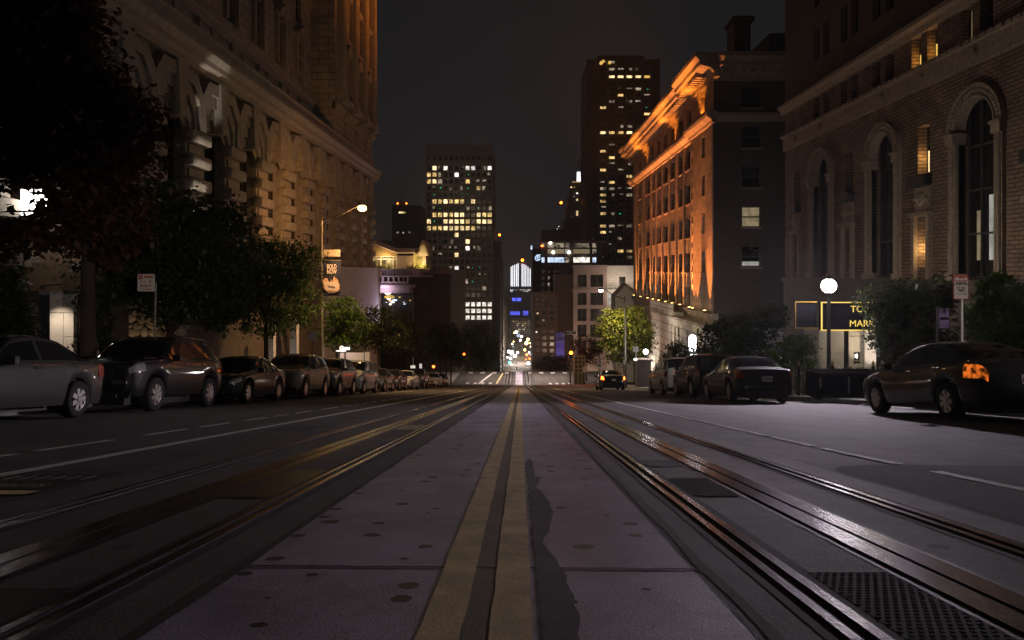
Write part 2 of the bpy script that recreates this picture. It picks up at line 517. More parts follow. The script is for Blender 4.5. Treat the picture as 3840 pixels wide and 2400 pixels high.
M['blue_led'] = emis('blue light', (0.10, 0.13, 1.0), 1.6, contrast=0.8, nscale=0.6)
M['violet_led'] = emis('violet light', (0.32, 0.22, 1.0), 0.9)
M['beacon'] = emis('red beacon', (1.0, 0.16, 0.01), 16.0)
M['sodium'] = emis('sodium lamp', (1.0, 0.62, 0.16), 90.0)
M['lamp_white'] = emis('white lamp', (1.0, 0.95, 0.86), 160.0)
M['lamp_cool'] = emis('cool white lamp', (0.93, 0.93, 1.0), 40.0)
M['lamp_small'] = emis('small lamp', (1.0, 0.88, 0.7), 14.0)
M['red_signal'] = emis('red signal lens', (1.0, 0.16, 0.008), 60.0)
M['green_signal'] = emis('green signal lens', (0.05, 0.9, 0.75), 8.0)
M['up_lamp'] = emis('orange flood lens', (1.0, 0.55, 0.15), 25.0)
M['gold_letter'] = emis('gold lit lettering', (1.0, 0.70, 0.13), 1.0)
M['white_letter'] = emis('white lit lettering', (1.0, 0.93, 0.88), 2.6)
M['orange_letter'] = emis('orange lit stroke', (1.0, 0.30, 0.05), 1.6)

def light(name, kind, loc, energy, color, target=None, size=0.15, spot=70, blend=0.5, parent=None, shape=None, size_y=None, spread=None):
    d = bpy.data.lights.new(name, kind)
    d.energy = energy; d.color = color
    if kind == 'SPOT':
        d.spot_size = R(spot); d.spot_blend = blend; d.shadow_soft_size = size
    elif kind == 'POINT': d.shadow_soft_size = size
    elif kind == 'AREA':
        d.size = size
        if spread: d.spread = R(spread)
        if size_y: d.shape = 'RECTANGLE'; d.size_y = size_y
    o = bpy.data.objects.new(name, d)
    COL.objects.link(o)
    o.location = loc
    if target is not None:
        o.rotation_euler = (Vector(target) - Vector(loc)).to_track_quat('-Z', 'Y').to_euler()
    if parent is not None:
        o.location = Vector(loc) - worigin(parent)
        o.parent = parent
    return o

def text(name, body, size, m, loc, parent=None, rot=(R(90), 0, 0), extrude=0.004, align='CENTER', sx=1.0, spacing=1.0, bold=0.0):
    c = bpy.data.curves.new(name, 'FONT')
    c.body = body; c.size = size; c.extrude = extrude; c.align_x = align; c.align_y = 'CENTER'
    c.space_line = spacing; c.offset = bold; c.resolution_u = 3
    t = bpy.data.objects.new(name, c)
    COL.objects.link(t)
    bpy.context.view_layer.update()
    me = bpy.data.meshes.new_from_object(t.evaluated_get(bpy.context.evaluated_depsgraph_get()))
    bpy.data.objects.remove(t)
    me.materials.clear(); me.materials.append(m)
    me.transform(Matrix.Diagonal((sx, 1, 1, 1)))
    o = bpy.data.objects.new(name, me)
    COL.objects.link(o)
    o.rotation_euler = rot
    o.location = loc
    if parent is not None:
        o.location = Vector(loc) - worigin(parent)
        o.parent = parent
    return o
# =================================================================== GROUND, STREET AND PAVEMENTS
LK, RK = -10.3, 9.75               # kerb lines of the steep block
WL, WR = -19.0, 19.0              # building lines

bm = bmesh.new()                  # one sheet to the horizon
ys = [-60, -6, 120, 143, 330, 560, 1200, 3000]
prev = None
for y in ys:
    r = [bm.verts.new((x, y, gz(y) - 0.012)) for x in (-1500, -300, -30, 30, 300, 1500)]
    if prev:
        for i in range(5): bm.faces.new((prev[i], prev[i + 1], r[i + 1], r[i]))
    prev = r
tag(obj('ground', bm, M['ground']), kind='structure')

bm = bmesh.new()
strip(bm, -10.3, 9.75, -40, 119.5, 0)
strip(bm, -120, 120, 119.5, 144, 0)           # crossing street
strip(bm, -9.5, 9.0, 144, 1500, 0)
tag(obj('road', bm, M['asphalt']), kind='structure')

def pavement(x0, x1, y0, y1, kerb_side):
    bm = bmesh.new()
    ys = sorted({y0, y1} | {g[0] for g in GRADE if y0 < g[0] < y1})
    prev = None
    kx = x0 if kerb_side < 0 else x1
    for y in ys:
        z = gz(y)
        xs = sorted((x0, x1))
        r = [bm.verts.new((xs[0], y, z - 0.3)), bm.verts.new((xs[0], y, z + 0.15)), bm.verts.new((xs[1], y, z + 0.15)), bm.verts.new((xs[1], y, z - 0.3))]
        if prev:
            for i in range(3): bm.faces.new((prev[i], prev[i + 1], r[i + 1], r[i]))
        else: bm.faces.new(r)
        prev = r
    bm.faces.new(prev[::-1])
    bmesh.ops.recalc_face_normals(bm, faces=bm.faces)
    o = tag(obj('pavement', bm, M['walk']), kind='structure')
    bm = bmesh.new()
    prev = None
    a, b = (kx, kx - 0.16 * kerb_side)
    for y in ys:
        z = gz(y)
        xs = sorted((a, b))
        r = [bm.verts.new((xs[0] + (0 if kerb_side > 0 else -0.003), y, z - 0.3)), bm.verts.new((xs[0] - 0.003, y, z + 0.154)), bm.verts.new((xs[1] + 0.003, y, z + 0.154)), bm.verts.new((xs[1] + 0.003, y, z - 0.3))]
        if prev:
            for i in range(3): bm.faces.new((prev[i], prev[i + 1], r[i + 1], r[i]))
        else: bm.faces.new(r)
        prev = r
    bm.faces.new(prev[::-1])
    bmesh.ops.recalc_face_normals(bm, faces=bm.faces)
    tag(obj('kerb', bm, M['kerb']), kind='structure')
pavement(-19, LK, -12, 118.5, 1)
pavement(RK, 19, -12, 118.5, -1)
pavement(-19, -9.5, 144.5, 330, 1)
pavement(9.0, 19, 144.5, 330, -1)
bm = bmesh.new()                               # driveway apron between the parked cars
quad(bm, (9.58, 17.6, gz(17.6) + .012), (9.58, 20.4, gz(20.4) + .012), (10.0, 20.4, gz(20.4) + .159), (10.0, 17.6, gz(17.6) + .159))
quad(bm, (10.0, 17.6, gz(17.6) + .159), (9.5, 20.4, gz(20.4) + .159), (19, 20.4, gz(20.4) + .159), (19, 17.6, gz(17.6) + .159))
tag(obj('driveway', bm, M['kerb']), kind='structure')

# ------------------------------------------------------------------ centre slab, joints
bm = bmesh.new()
strip(bm, -1.05, 0.69, -8, 143, 0.004, 60, 0.012, 3)
tag(obj('centre_slab', bm, M['slab']), kind='structure')
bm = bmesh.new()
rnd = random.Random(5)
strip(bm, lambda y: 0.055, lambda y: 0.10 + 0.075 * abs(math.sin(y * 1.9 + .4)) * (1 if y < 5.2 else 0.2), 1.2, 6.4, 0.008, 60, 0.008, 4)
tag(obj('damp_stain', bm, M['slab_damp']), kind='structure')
bm = bmesh.new()
strip(bm, lambda y: 0.67, lambda y: 0.715, -6, 118, 0.007, 240, 0.012, 8)
strip(bm, lambda y: -1.075, lambda y: -1.035, -6, 118, 0.007, 240, 0.012, 9)
strip(bm, 2.42, 2.445, -6, 60, 0.007, 120, 0.012, 10)
strip(bm, -2.99, -2.965, -6, 60, 0.007, 120, 0.012, 11)
for y in (2.72, 5.3, 8.0, 10.7, 13.4):
    w = 0.011 if y < 3 else 0.006
    pts = [(-1.05 + 1.74 * k / 24, y + rnd.uniform(-.004, .004) - 0.05 * k / 24) for k in range(25)]
    for (a, b), (c, d) in zip(pts, pts[1:]):
        quad(bm, (a, b - w, gz(b - w) + .0075), (c, d - w, gz(d - w) + .0075), (c, d + w, gz(d + w) + .0075), (a, b + w, gz(b + w) + .0075))
tag(obj('road_joint', bm, M['seam']), kind='structure')

# dark asphalt repairs
bm = bmesh.new()
pts = [(2.46, -4), (9.6, -4), (9.6, 5.62), (3.6, 5.98), (2.9, 6.02), (2.62, 5.9), (2.46, 5.65)]
bm.faces.new([bm.verts.new((x, y, gz(y) + .005)) for x, y in pts])
pts = [(-3.8, 4.5), (-2.98, 4.45), (-2.98, 5.5), (-3.3, 5.62), (-3.78, 5.6)]
bm.faces.new([bm.verts.new((x, y, gz(y) + .005)) for x, y in pts])
pts = [(-3.6, 10.2), (-2.98, 10.15), (-2.98, 11.2), (-3.6, 11.2)]
bm.faces.new([bm.verts.new((x, y, gz(y) + .005)) for x, y in pts])
tag(obj('asphalt_patch', bm, M['patch']), kind='structure')

# ------------------------------------------------------------------ cable car tracks (rails, cable slot, hatches)
M['hatchiron'] = mat('dull hatch iron', (.016, .015, .016), .95, 0.0, scale=20, amt=.3)
def track(c, label, hatches):
    t = thing('cable_car_track', label, 'track', (c, 0, gz(0)))
    b = bmesh.new(); strip(b, c - 0.86 if c > 0 else c - 1.02, c + 0.92 if c > 0 else c + .9, -8, 143, 0.004, 1)
    obj('track_bed', b, M['tracklane'], t)
    for s in (-1, 1):
        x = c + s * 0.558
        b = bmesh.new()
        strip(b, x - .060, x - .026, -8, 143, 0.016); strip(b, x + .018, x + .058, -8, 143, 0.016)
        for xx in (x - .060, x - .026, x + .018, x + .058):
            n = len(b.verts)
            ys2 = [-8, -6, 120, 143]
            pv = None
            for y in ys2:
                p, q = b.verts.new((xx, y, gz(y) + .016)), b.verts.new((xx, y, gz(y) - .03))
                if pv: b.faces.new((pv[0], pv[1], q, p))
                pv = (p, q)
        rl = obj('rail', b, M['steel'], t)
        b = bmesh.new(); strip(b, x - .026, x + .018, -8, 143, 0.006); strip(b, x - .115, x - .06, -8, 143, 0.007); strip(b, x + .058, x + .115, -8, 143, 0.007)
        g = obj('groove', b, M['steeldark'])
        g.data.transform(Matrix.Translation(-worigin(t))); g.parent = rl
    b = bmesh.new()
    strip(b, c - .118, c - .012, -8, 143, 0.015); strip(b, c + .012, c + .118, -8, 143, 0.015)
    sl = obj('slot_rail', b, M['steel'], t)
    b = bmesh.new(); strip(b, c - .012, c + .012, -8, 143, 0.006); strip(b, c - .155, c - .118, -8, 143, .007); strip(b, c + .118, c + .155, -8, 143, .007)
    g = obj('slot', b, M['black']); g.data.transform(Matrix.Translation(-worigin(t))); g.parent = sl
    for (side, y0, y1, m, bright) in hatches:
        xa, xb = sorted((c + side * 0.165, c + side * 0.455))
        b = bmesh.new(); strip(b, xa, xb, y0, y1, 0.009)
        if bright != 'flat':
            n = int((y1 - y0) / .03)
            for k in range(n):
                yy = y0 + (y1 - y0) * (k + .5) / n
                mm = 10
                for q in range(mm):
                    xx = xa + (xb - xa) * (q + .5 + (.25 if k % 2 else -.25)) / mm
                    box(b, xx - .007, xx + .007, yy - .004, yy + .004, gz(yy) + .008, gz(yy) + .0108)
        obj('hatch', b, M[m], t)
    return t
track(1.50, 'cable car track right of the yellow line, with shiny rails and dark hatches', [(-1, 1.55, 2.62, 'hatchiron', 'knob'), (-1, 4.35, 5.15, 'hatchiron', 'knob'), (-1, 5.85, 6.35, 'hatchiron', 'flat')])
track(-1.95, 'cable car track left of the yellow line beside the white lane line', [(1, 1.7, 2.42, 'black', 'flat'), (1, 4.3, 5.6, 'black', 'flat'), (1, 10.3, 11.3, 'galv', 'knob')])

# ------------------------------------------------------------------ painted markings
bm = bmesh.new(); strip(bm, -0.285, -0.163, -6, 119, 0.009, 700, 0.0035, 1)
o = obj('yellow_line', bm, M['yellow']); tag(o, kind='structure')
bm = bmesh.new(); strip(bm, -0.085, 0.035, -6, 119, 0.009, 700, 0.0035, 2)
o = obj('yellow_line', bm, M['yellow']); tag(o, kind='structure')
bm = bmesh.new(); strip(bm, lambda y: -.163, lambda y: -.085, -6, 119, 0.006, 100, .002, 5)
tag(obj('dark_gap_between_lines', bm, concrete('oily strip', (.20, .15, .095), (.02, .02, .02), .3, .8, 130)), kind='structure')
bm = bmesh.new(); strip(bm, -3.92, -3.78, -6, 118, 0.007, 500, 0.008, 3)
tag(obj('white_lane_line', bm, M['white']), kind='structure')
bm = bmesh.new()
rnd = random.Random(2)
y = 4.0
while y < 60:
    l = rnd.uniform(.5, 1.5); strip(bm, -4.87, -4.77, y, y + l, 0.007, 24, 0.014, int(y * 10)); y += l + rnd.uniform(.25, .9)
tag(obj('worn_lane_line', bm, M['white']), kind='structure')
bm = bmesh.new()
LX = lambda y: 3.13 + (0.13 * max(0, (7 - y)) / 3 if y < 7 else 0)
for a, b in ((-6, 1.6), (2.4, 4.2), (4.35, 5.55), (6.05, 7.45), (7.7, 9.0), (9.15, 45), (45.5, 118)):
    strip(bm, lambda y: LX(y) - .05, lambda y: LX(y) + .05, a, b, 0.0095, max(3, int((b - a) * 8)), 0.006, int(a * 3 + 50))
tag(obj('white_lane_line', bm, M['white']), kind='structure')

def bars(name, X0, X1, y0, y1, n, fill, skew=0.0):
    bm = bmesh.new()
    w = (X1 - X0) / n
    for k in range(n):
        a = X0 + k * w
        strip(bm, a, a + w * fill, y0, y1, 0.008)
    tag(obj(name, bm, M['white']), kind='structure')
bars('crosswalk', -9.2, -4.0, 121.2, 123.6, 4, .42)
bars('crosswalk', 4.9, 10.4, 120.8, 123.0, 5, .45)
bars('crosswalk', -10, 10.5, 138.8, 141.6, 9, .38)
bm = bmesh.new()
for k in range(11): strip(bm, -17.5 + .02 * k, -11.6, 122.2 + 1.75 * k, 123.0 + 1.75 * k, 0.008)
tag(obj('crosswalk', bm, M['white']), kind='structure')
bm = bmesh.new()
for (xa, ya, xb, yb, w) in ((-7.2, 121.5, -5.6, 139, .45),):
    quad(bm, (xa, ya, gz(ya) + .009), (xa + w, ya, gz(ya) + .009), (xb + w, yb, gz(yb) + .009), (xb, yb, gz(yb) + .009))
tag(obj('crossing_line', bm, M['white']), kind='structure')
bm = bmesh.new()
quad(bm, (-4.15, 121.5, gz(121.5) + .0095), (-3.85, 121.5, gz(121.5) + .0095), (-3.15, 140, gz(140) + .0095), (-3.45, 140, gz(140) + .0095))
tag(obj('yellow_line', bm, M['yellow']), kind='structure')
bm = bmesh.new()                                   # the crossing street's own rails
for y in (125.6, 131.5): strip(bm, -5.5, 3.4, y, y + .18, 0.021); strip(bm, -5.5, 3.4, y + .5, y + .6, 0.021)
tag(obj('cross_rail', bm, M['steeldark']), kind='structure')
for i, xx in enumerate((-3.06, -0.93, 0.58, 2.42)):
    bm = bmesh.new(); strip(bm, xx - .12, xx + .12, 119.6, 142.5, .0125)
    tag(obj('track_edge', bm, M['seam']), kind='structure')

# dark rectangle of road lettering, read by the oncoming lane
rt = thing('road_lettering', 'black painted panel on the road with white letters and a worn yellow edge', 'road marking', (-3.3, 5.2, gz(5.2)))
def sheet(name, m, x0, x1, y0, y1, lift, parent):
    b = bmesh.new(); strip(b, x0, x1, y0, y1, lift, 12, .006, 4); return obj(name, b, M[m], parent)
sheet('panel', 'black', -3.76, -3.04, 4.62, 5.35, .0085, rt)
sheet('yellow_edge', 'yellow', -3.6, -3.04, 4.42, 4.58, .0085, rt)
sl = math.atan(0.151)
text('lettering', 'LIGHTS', .20, M['white'], (-3.40, 4.78, gz(4.78) + .0095), rt, rot=(-sl, 0, 0), extrude=0.0, sx=.78)
b = bmesh.new()
rnd = random.Random(12)
for k in range(6):
    x = -3.66 + .11 * k; y = 5.08
    quad(b, (x, y, gz(y) + .0095), (x + .028, y, gz(y) + .0095), (x + .028, y + .19, gz(y + .19) + .0095), (x, y + .19, gz(y + .19) + .0095))
obj('worn_letters', b, M['white'], rt)

def manhole(x, y, r, label):
    b = bmesh.new()
    vs = [b.verts.new((x + r * math.cos(t), y + r * math.sin(t), gz(y + r * math.sin(t)) + .009)) for t in [2 * math.pi * k / 28 for k in range(28)]]
    b.faces.new(vs)
    for k in range(-4, 5):
        w = math.sqrt(max(0, r * r * .8 - (k * r / 5.2) ** 2))
        yy = y + k * r / 5.2
        box(b, x - w, x + w, yy - .008, yy + .008, gz(yy) + .008, gz(yy) + .016)
    o = obj('manhole_cover', b, M['steeldark']); place(o, (x, y, gz(y))); tag(o, label, 'manhole cover')
manhole(5.75, 6.55, .33, 'dark round manhole cover in the right lane beside the asphalt patch')

# =================================================================== VEHICLES
def curve(tab, s):
    """monotone cubic through (s, value) pairs"""
    n = len(tab)
    if s <= tab[0][0]: return tab[0][1]
    if s >= tab[-1][0]: return tab[-1][1]
    d = [(tab[i + 1][1] - tab[i][1]) / (tab[i + 1][0] - tab[i][0]) for i in range(n - 1)]
    m = [d[0]] + [0 if d[i - 1] * d[i] <= 0 else 2 * d[i - 1] * d[i] / (d[i - 1] + d[i]) for i in range(1, n - 1)] + [d[-1]]
    for i in range(n - 1):
        if s <= tab[i + 1][0]:
            h = tab[i + 1][0] - tab[i][0]; t = (s - tab[i][0]) / h
            return (tab[i][1] * (2 * t**3 - 3 * t**2 + 1) + h * m[i] * (t**3 - 2 * t**2 + t) + tab[i + 1][1] * (-2 * t**3 + 3 * t**2) + h * m[i + 1] * (t**3 - t**2))

HEADLAMP = 3400
KINDS = {
 'sedan': dict(L=4.75, wheel=.335, ax=(.98, 3.72), sill=.24,
   top=[(0, .56), (.07, .70), (.45, .82), (1.2, .95), (1.42, .985), (2.2, 1.39), (2.75, 1.455), (3.3, 1.42), (3.75, 1.27), (4.15, 1.075), (4.3, 1.045), (4.62, 1.02), (4.71, .92), (4.75, .80)],
   belt=[(0, .52), (.07, .64), (.45, .76), (1.25, .885), (2, .925), (3, .955), (4.2, .985), (4.6, .965), (4.71, .87), (4.75, .76)],
   wid=[(0, .60), (.12, .74), (.5, .85), (1.2, .895), (3.4, .90), (4.2, .875), (4.6, .80), (4.75, .68)],
   roof=[(0, .93), (1.3, .92), (1.5, .88), (2.2, .70), (3.4, .67), (4.05, .80), (4.25, .90), (4.75, .93)],
   side=[(1.62, 2.62), (2.70, 3.62), (3.66, 3.95)], ws=(1.47, 2.16), rw=(3.42, 4.08), head=(.06, .52), tail=(4.30, 4.725)),
 'suv': dict(L=4.7, wheel=.375, ax=(.92, 3.68), sill=.34,
   top=[(0, .80), (.06, 1.00), (.3, 1.09), (1.15, 1.17), (1.32, 1.20), (1.95, 1.63), (2.5, 1.73), (3.7, 1.70), (4.1, 1.62), (4.5, 1.18), (4.66, 1.08), (4.7, .95)],
   belt=[(0, .76), (.06, .94), (.3, 1.03), (1.2, 1.10), (2.2, 1.13), (3.4, 1.17), (4.3, 1.20), (4.55, 1.12), (4.66, 1.02), (4.7, .90)],
   wid=[(0, .70), (.1, .82), (.4, .90), (1.2, .935), (3.6, .935), (4.3, .90), (4.7, .80)],
   roof=[(0, .93), (1.25, .93), (1.4, .89), (2.0, .76), (3.7, .73), (4.3, .76), (4.6, .90), (4.7, .93)],
   side=[(1.55, 2.42), (2.50, 3.35), (3.43, 4.05)], ws=(1.36, 1.94), rw=(4.08, 4.46), head=(.04, .42), tail=(4.34, 4.67)),
 'van': dict(L=4.95, wheel=.345, ax=(.95, 3.95), sill=.26,
   top=[(0, .68), (.07, .84), (.35, .98), (.95, 1.13), (1.1, 1.18), (1.95, 1.66), (2.4, 1.76), (4.3, 1.76), (4.7, 1.66), (4.9, 1.15), (4.95, .95)],
   belt=[(0, .64), (.07, .78), (.35, .91), (1.0, 1.05), (2.0, 1.08), (3.5, 1.10), (4.7, 1.12), (4.9, 1.05), (4.95, .90)],
   wid=[(0, .68), (.12, .82), (.5, .92), (1.2, .965), (4.2, .965), (4.7, .93), (4.95, .84)],
   roof=[(0, .93), (1.0, .92), (1.2, .88), (2.0, .79), (4.4, .79), (4.8, .88), (4.95, .93)],
   side=[(1.45, 2.45), (2.54, 3.55), (3.65, 4.55)], ws=(1.16, 1.96), rw=(4.66, 4.86), head=(.05, .55), tail=(4.62, 4.93)),
}
WHEELS = {}
def wheel_meshes(r):
    if r in WHEELS: return WHEELS[r]
    bm = bmesh.new(); lathe(bm, [(r * .62, -.10), (r * .82, -.112), (r * .96, -.10), (r, -.06), (r, .06), (r * .96, .10), (r * .82, .112), (r * .62, .10)], axis='x', seg=28)
    ty = bpy.data.meshes.new('tyre'); bm.to_mesh(ty); bm.free(); ty.materials.append(M['rubber'])
    bm = bmesh.new(); lathe(bm, [(r * .64, .085), (r * .62, .10), (r * .58, .095), (r * .55, .06), (r * .30, .03), (.001, .03)], axis='x', seg=28)
    rim = None
    for k in range(7):
        a = 2 * math.pi * k / 7
        u, v = Vector((0, math.cos(a), math.sin(a))), Vector((0, -math.sin(a), math.cos(a)))
        pr = []
        for rr, w in ((r * .12, .035), (r * .57, .05)):
            pr.append([u * rr + v * w + Vector((.105, 0, 0)), u * rr - v * w + Vector((.105, 0, 0)), u * rr - v * w + Vector((.04, 0, 0)), u * rr + v * w + Vector((.04, 0, 0))])
        A = [bm.verts.new(p) for p in pr[0]]; B = [bm.verts.new(p) for p in pr[1]]
        for i in range(4): bm.faces.new((A[i], A[(i + 1) % 4], B[(i + 1) % 4], B[i]))
        bm.faces.new(B); bm.faces.new(A[::-1])
    cyl(bm, (.04, 0, 0), (.115, 0, 0), r * .17, r * .13, 14)
    bmesh.ops.recalc_face_normals(bm, faces=bm.faces)
    rim = bpy.data.meshes.new('rim'); bm.to_mesh(rim); bm.free(); rim.materials.append(M['alloy'])
    for me in (ty,):
        for p in me.polygons: p.use_smooth = True
    WHEELS[r] = (ty, rim)
    return WHEELS[r]

PAINTS = {}
def paint(name, color, rough=.3, metal=.3):
    if name not in PAINTS:
        PAINTS[name] = mat('car paint ' + name, color, .5, 0.0, scale=3, amt=.08, coat=1.0, spec=.2)
    return PAINTS[name]

def car(kind, label, cat, x, y, facing, pnt, plate=None, tail='tailglass', head='lampglass', scale=1.04, group=None, rails=False, detail=True, slope=None, name='parked_car', yaw=0.0):
    """facing +1: nose down the street (rear seen); -1: nose up the street towards the camera"""
    K = KINDS[kind]; L = K['L']; wr = K['wheel']
    sl = slope if slope is not None else math.atan((gz(y + 1) - gz(y - 1)) / 2)
    rot = (sl, 0, yaw) if facing > 0 else (-sl, 0, math.pi + yaw)
    root = thing(name, label, cat, (x, y, gz(y)), group, rot)
    root.scale = (scale,) * 3
    def zl(s):
        z = K['sill'] + (.10 if s < .12 or s > L - .12 else 0)
        for a in K['ax']:
            d = wr * 1.16
            if abs(s - a) < d: z = max(z, wr + math.sqrt(d * d - (s - a) ** 2))
        return z
    def ring(s):
        tp, bt, w, rf = curve(K['top'], s), curve(K['belt'], s), curve(K['wid'], s), curve(K['roof'], s)
        bt = min(bt, tp - .03); lo = min(zl(s), bt - .04)
        h = bt - lo
        gh = tp - bt
        wr_ = w * rf
        return [(w * .94, lo), (w * .985, lo + .22 * h), (w, lo + .52 * h), (w * .985, lo + .84 * h), (w * .955, bt), (w * .935, bt + min(.025, gh * .2)),
                (wr_ + (w * .935 - wr_) * .06, tp - min(.075, gh * .4)), (wr_ * .93, tp - min(.03, gh * .16)), (wr_ * .55, tp + .004), (0, tp + .014)]
    NV = 9.0
    def S(s, v):
        r = ring(s); v = max(0, min(NV - 1e-6, v)); i = int(v); t = v - i
        p1, p2 = r[i], r[min(i + 1, 9)]
        p0 = r[i - 1] if i > 0 else p1
        p3 = r[i + 2] if i < 8 else (-r[7][0] if i + 2 > 9 else 0, p2[1])
        if i == 8: p3 = (-r[8][0], r[8][1])
        if i in (4, 5, 6): q = (p1[0] + (p2[0] - p1[0]) * t, p1[1] + (p2[1] - p1[1]) * t)
        else:
            q = tuple(.5 * ((2 * b) + (c - a) * t + (2 * a - 5 * b + 4 * c - d) * t * t + (3 * b - a - 3 * c + d) * t**3) for a, b, c, d in zip(p0, p1, p2, p3))
        return Vector((q[0], L / 2 - s, q[1]))
    ss = set()
    n = 56
    for k in range(n + 1): ss.add(round(L * k / n, 4))
    for a in K['ax']:
        d = wr * 1.16
        for k in range(13): ss.add(round(a - d * math.cos(math.pi * k / 12) * .999, 4))
    for k in (.02, .04, .07, .1, L - .02, L - .05, L - .09): ss.add(round(k, 4))
    ss = sorted(ss)
    vv = [0, .5, 1, 1.5, 2, 2.5, 3, 3.5, 4, 4.5, 5, 5.5, 6, 6.5, 7, 7.5, 8, 8.5, 9]
    bm = bmesh.new()
    rows = []
    for s in ss:
        pr = [S(s, v) for v in vv]
        row = [bm.verts.new(p) for p in pr] + [bm.verts.new((-p.x, p.y, p.z)) for p in reversed(pr[:-1])]
        rows.append(row)
    for A, B in zip(rows, rows[1:]):
        for i in range(len(A) - 1): bm.faces.new((A[i], A[i + 1], B[i + 1], B[i]))
    bm.faces.new(rows[0]); bm.faces.new(rows[-1][::-1])
    bmesh.ops.recalc_face_normals(bm, faces=bm.faces)
    body = obj('body', bm, pnt, root, True, True, 38)
    b = bmesh.new(); box(b, -.62, .62, -L / 2 + .15, L / 2 - .15, .16, .55)
    obj('underbody', b, M['trim'], root, local=True)
    def patch(name, s0, s1, v0, v1, m, sides=(1, -1), off=.006, parent=root, ns=10, nv=5, full=False, sm=True):
        out = []
        for sd in sides:
            b = bmesh.new()
            vs_ = [v0 + (v1 - v0) * j / nv for j in range(nv + 1)]
            prev = None
            for i in range(ns + 1):
                s = s0 + (s1 - s0) * i / ns
                row = []
                for v in vs_:
                    p = S(s, v)
                    ds = S(min(L, s + .01), v) - S(max(0, s - .01), v); dv = S(s, min(v + .05, 8.999)) - S(s, v - .05)
                    nn = dv.cross(ds)
                    if nn.length > 1e-9: nn.normalize()
                    if nn.x < 0 and abs(nn.x) > abs(nn.z) or (nn.z < 0 and abs(nn.z) > abs(nn.x)): nn = -nn
                    row.append(p + nn * off)
                if full: row = row + [Vector((-p.x, p.y, p.z)) for p in reversed(row[:-1] if abs(v1 - 9) < 1e-6 else row)]
                row = [b.verts.new((p.x * sd, p.y, p.z)) for p in row]
                if prev:
                    for j in range(len(row) - 1): b.faces.new((prev[j], prev[j + 1], row[j + 1], row[j]))
                prev = row
            bmesh.ops.recalc_face_normals(b, faces=b.faces)
            out.append(obj(name, b, M[m] if isinstance(m, str) else m, parent, sm, True))
            if full: break
        return out
    for a, c in K['side']: patch('window', a, c, 5.12, 5.93, 'carglass')
    patch('windscreen', K['ws'][0], K['ws'][1], 6.3, 9, 'carglass', full=True)
    patch('rear_window', K['rw'][0], K['rw'][1], 6.3, 9, 'carglass', full=True)
    patch('headlight', K['head'][0], K['head'][1], 2.75, 4.6, head, off=.010)
    patch('tail_light', K['tail'][0], K['tail'][1], 2.5, 4.3, tail, off=.010)
    hz = curve(K['top'], .07)
    b = bmesh.new()
    box(b, -.42, .42, L / 2 - .02, L / 2 + .012, hz * .66, hz * .92, .01)
    for k in range(5): box(b, -.40, .40, L / 2 + .008, L / 2 + .022, hz * (.68 + .05 * k), hz * (.695 + .05 * k))
    obj('grille', b, M['trim'] if kind != 'van' else M['chrome'], root, local=True)
    b = bmesh.new(); box(b, -.55, .55, L / 2 - .03, L / 2 + .03, .30, .40, .02); obj('bumper_trim', b, M['trim'], root, local=True)
    b = bmesh.new(); box(b, -.60, .60, -L / 2 - .03, -L / 2 + .03, .34, .44, .02); obj('bumper_trim', b, M['trim'], root, local=True)
    for s in (1, -1):
        b = bmesh.new()
        px = K['ws'][0] + .28
        q = S(px, 5.0)
        bx = [s * (q.x + .02), s * (q.x + .21)]
        box(b, min(bx), max(bx), q.y - .05, q.y + .06, q.z - .02, q.z + .12, .03)
        obj('mirror', b, pnt, root, local=True)
    if detail:
        for s in (1, -1):
            for a, c in K['side'][:2]:
                q = S(c - .12, 3.4)
                b = bmesh.new(); bx = sorted((s * (q.x - .01), s * (q.x + .035))); box(b, bx[0], bx[1], q.y - .09, q.y + .09, q.z - .015, q.z + .015, .008)
                obj('door_handle', b, M['chrome'], root, local=True)
        for s in (1, -1):
            for a in (K['side'][0][0] - .18, K['side'][0][1] + .04, K['side'][1][1] - .05):
                b = bmesh.new()
                prev = None
                for j in range(14):
                    p = S(a, .4 + 4.3 * j / 13) + Vector((.003, 0, 0))
                    r0, r1 = b.verts.new((s * p.x, p.y - .004, p.z)), b.verts.new((s * p.x, p.y + .004, p.z))
                    if prev: b.faces.new((prev[0], prev[1], r1, r0))
                    prev = (r0, r1)
                obj('door_gap', b, M['black'], root, local=True)
    if rails:
        for s in (1, -1):
            b = bmesh.new(); q0, q1 = S(2.2, 7), S(3.9, 7)
            tube(b, [(s * q0.x, q0.y, q0.z), (s * q0.x, q0.y - .12, q0.z + .07), (s * q1.x, q1.y + .12, q1.z + .07), (s * q1.x, q1.y, q1.z)], [.018] * 4, 8)
            obj('roof_rail', b, M['chrome'], root, True, True)
    zt = curve(K['top'], L - .04)
    yb = -L / 2 - .012
    b = bmesh.new(); box(b, -.16, .16, yb - .012, yb + .012, zt * .70, zt * .70 + .16, .004)
    pl = obj('number_plate', b, M['plate'], root, local=True)
    if plate and facing > 0:
        t = text('plate_number', plate, .125, M['plate_ink'], (0, yb - .0135, zt * .70 + .075), sx=.62, extrude=.001, bold=.003)
        t.parent = pl
    b = bmesh.new(); box(b, -.16, .16, L / 2 + .02, L / 2 + .034, .40, .55, .004)
    fp = obj('number_plate', b, M['plate'], root, local=True)
    ty, rim = wheel_meshes(wr)
    for a in K['ax']:
        for s in (1, -1):
            w = curve(K['wid'], a)
            o = bpy.data.objects.new('wheel', None); COL.objects.link(o); o.parent = root
            o.location = (s * (w - .115), L / 2 - a, wr); o.rotation_euler = (0, 0, 0 if s > 0 else math.pi)
            for nm, me in (('tyre', ty), ('rim', rim)):
                c = bpy.data.objects.new(nm, me); COL.objects.link(c); c.parent = o
    return root

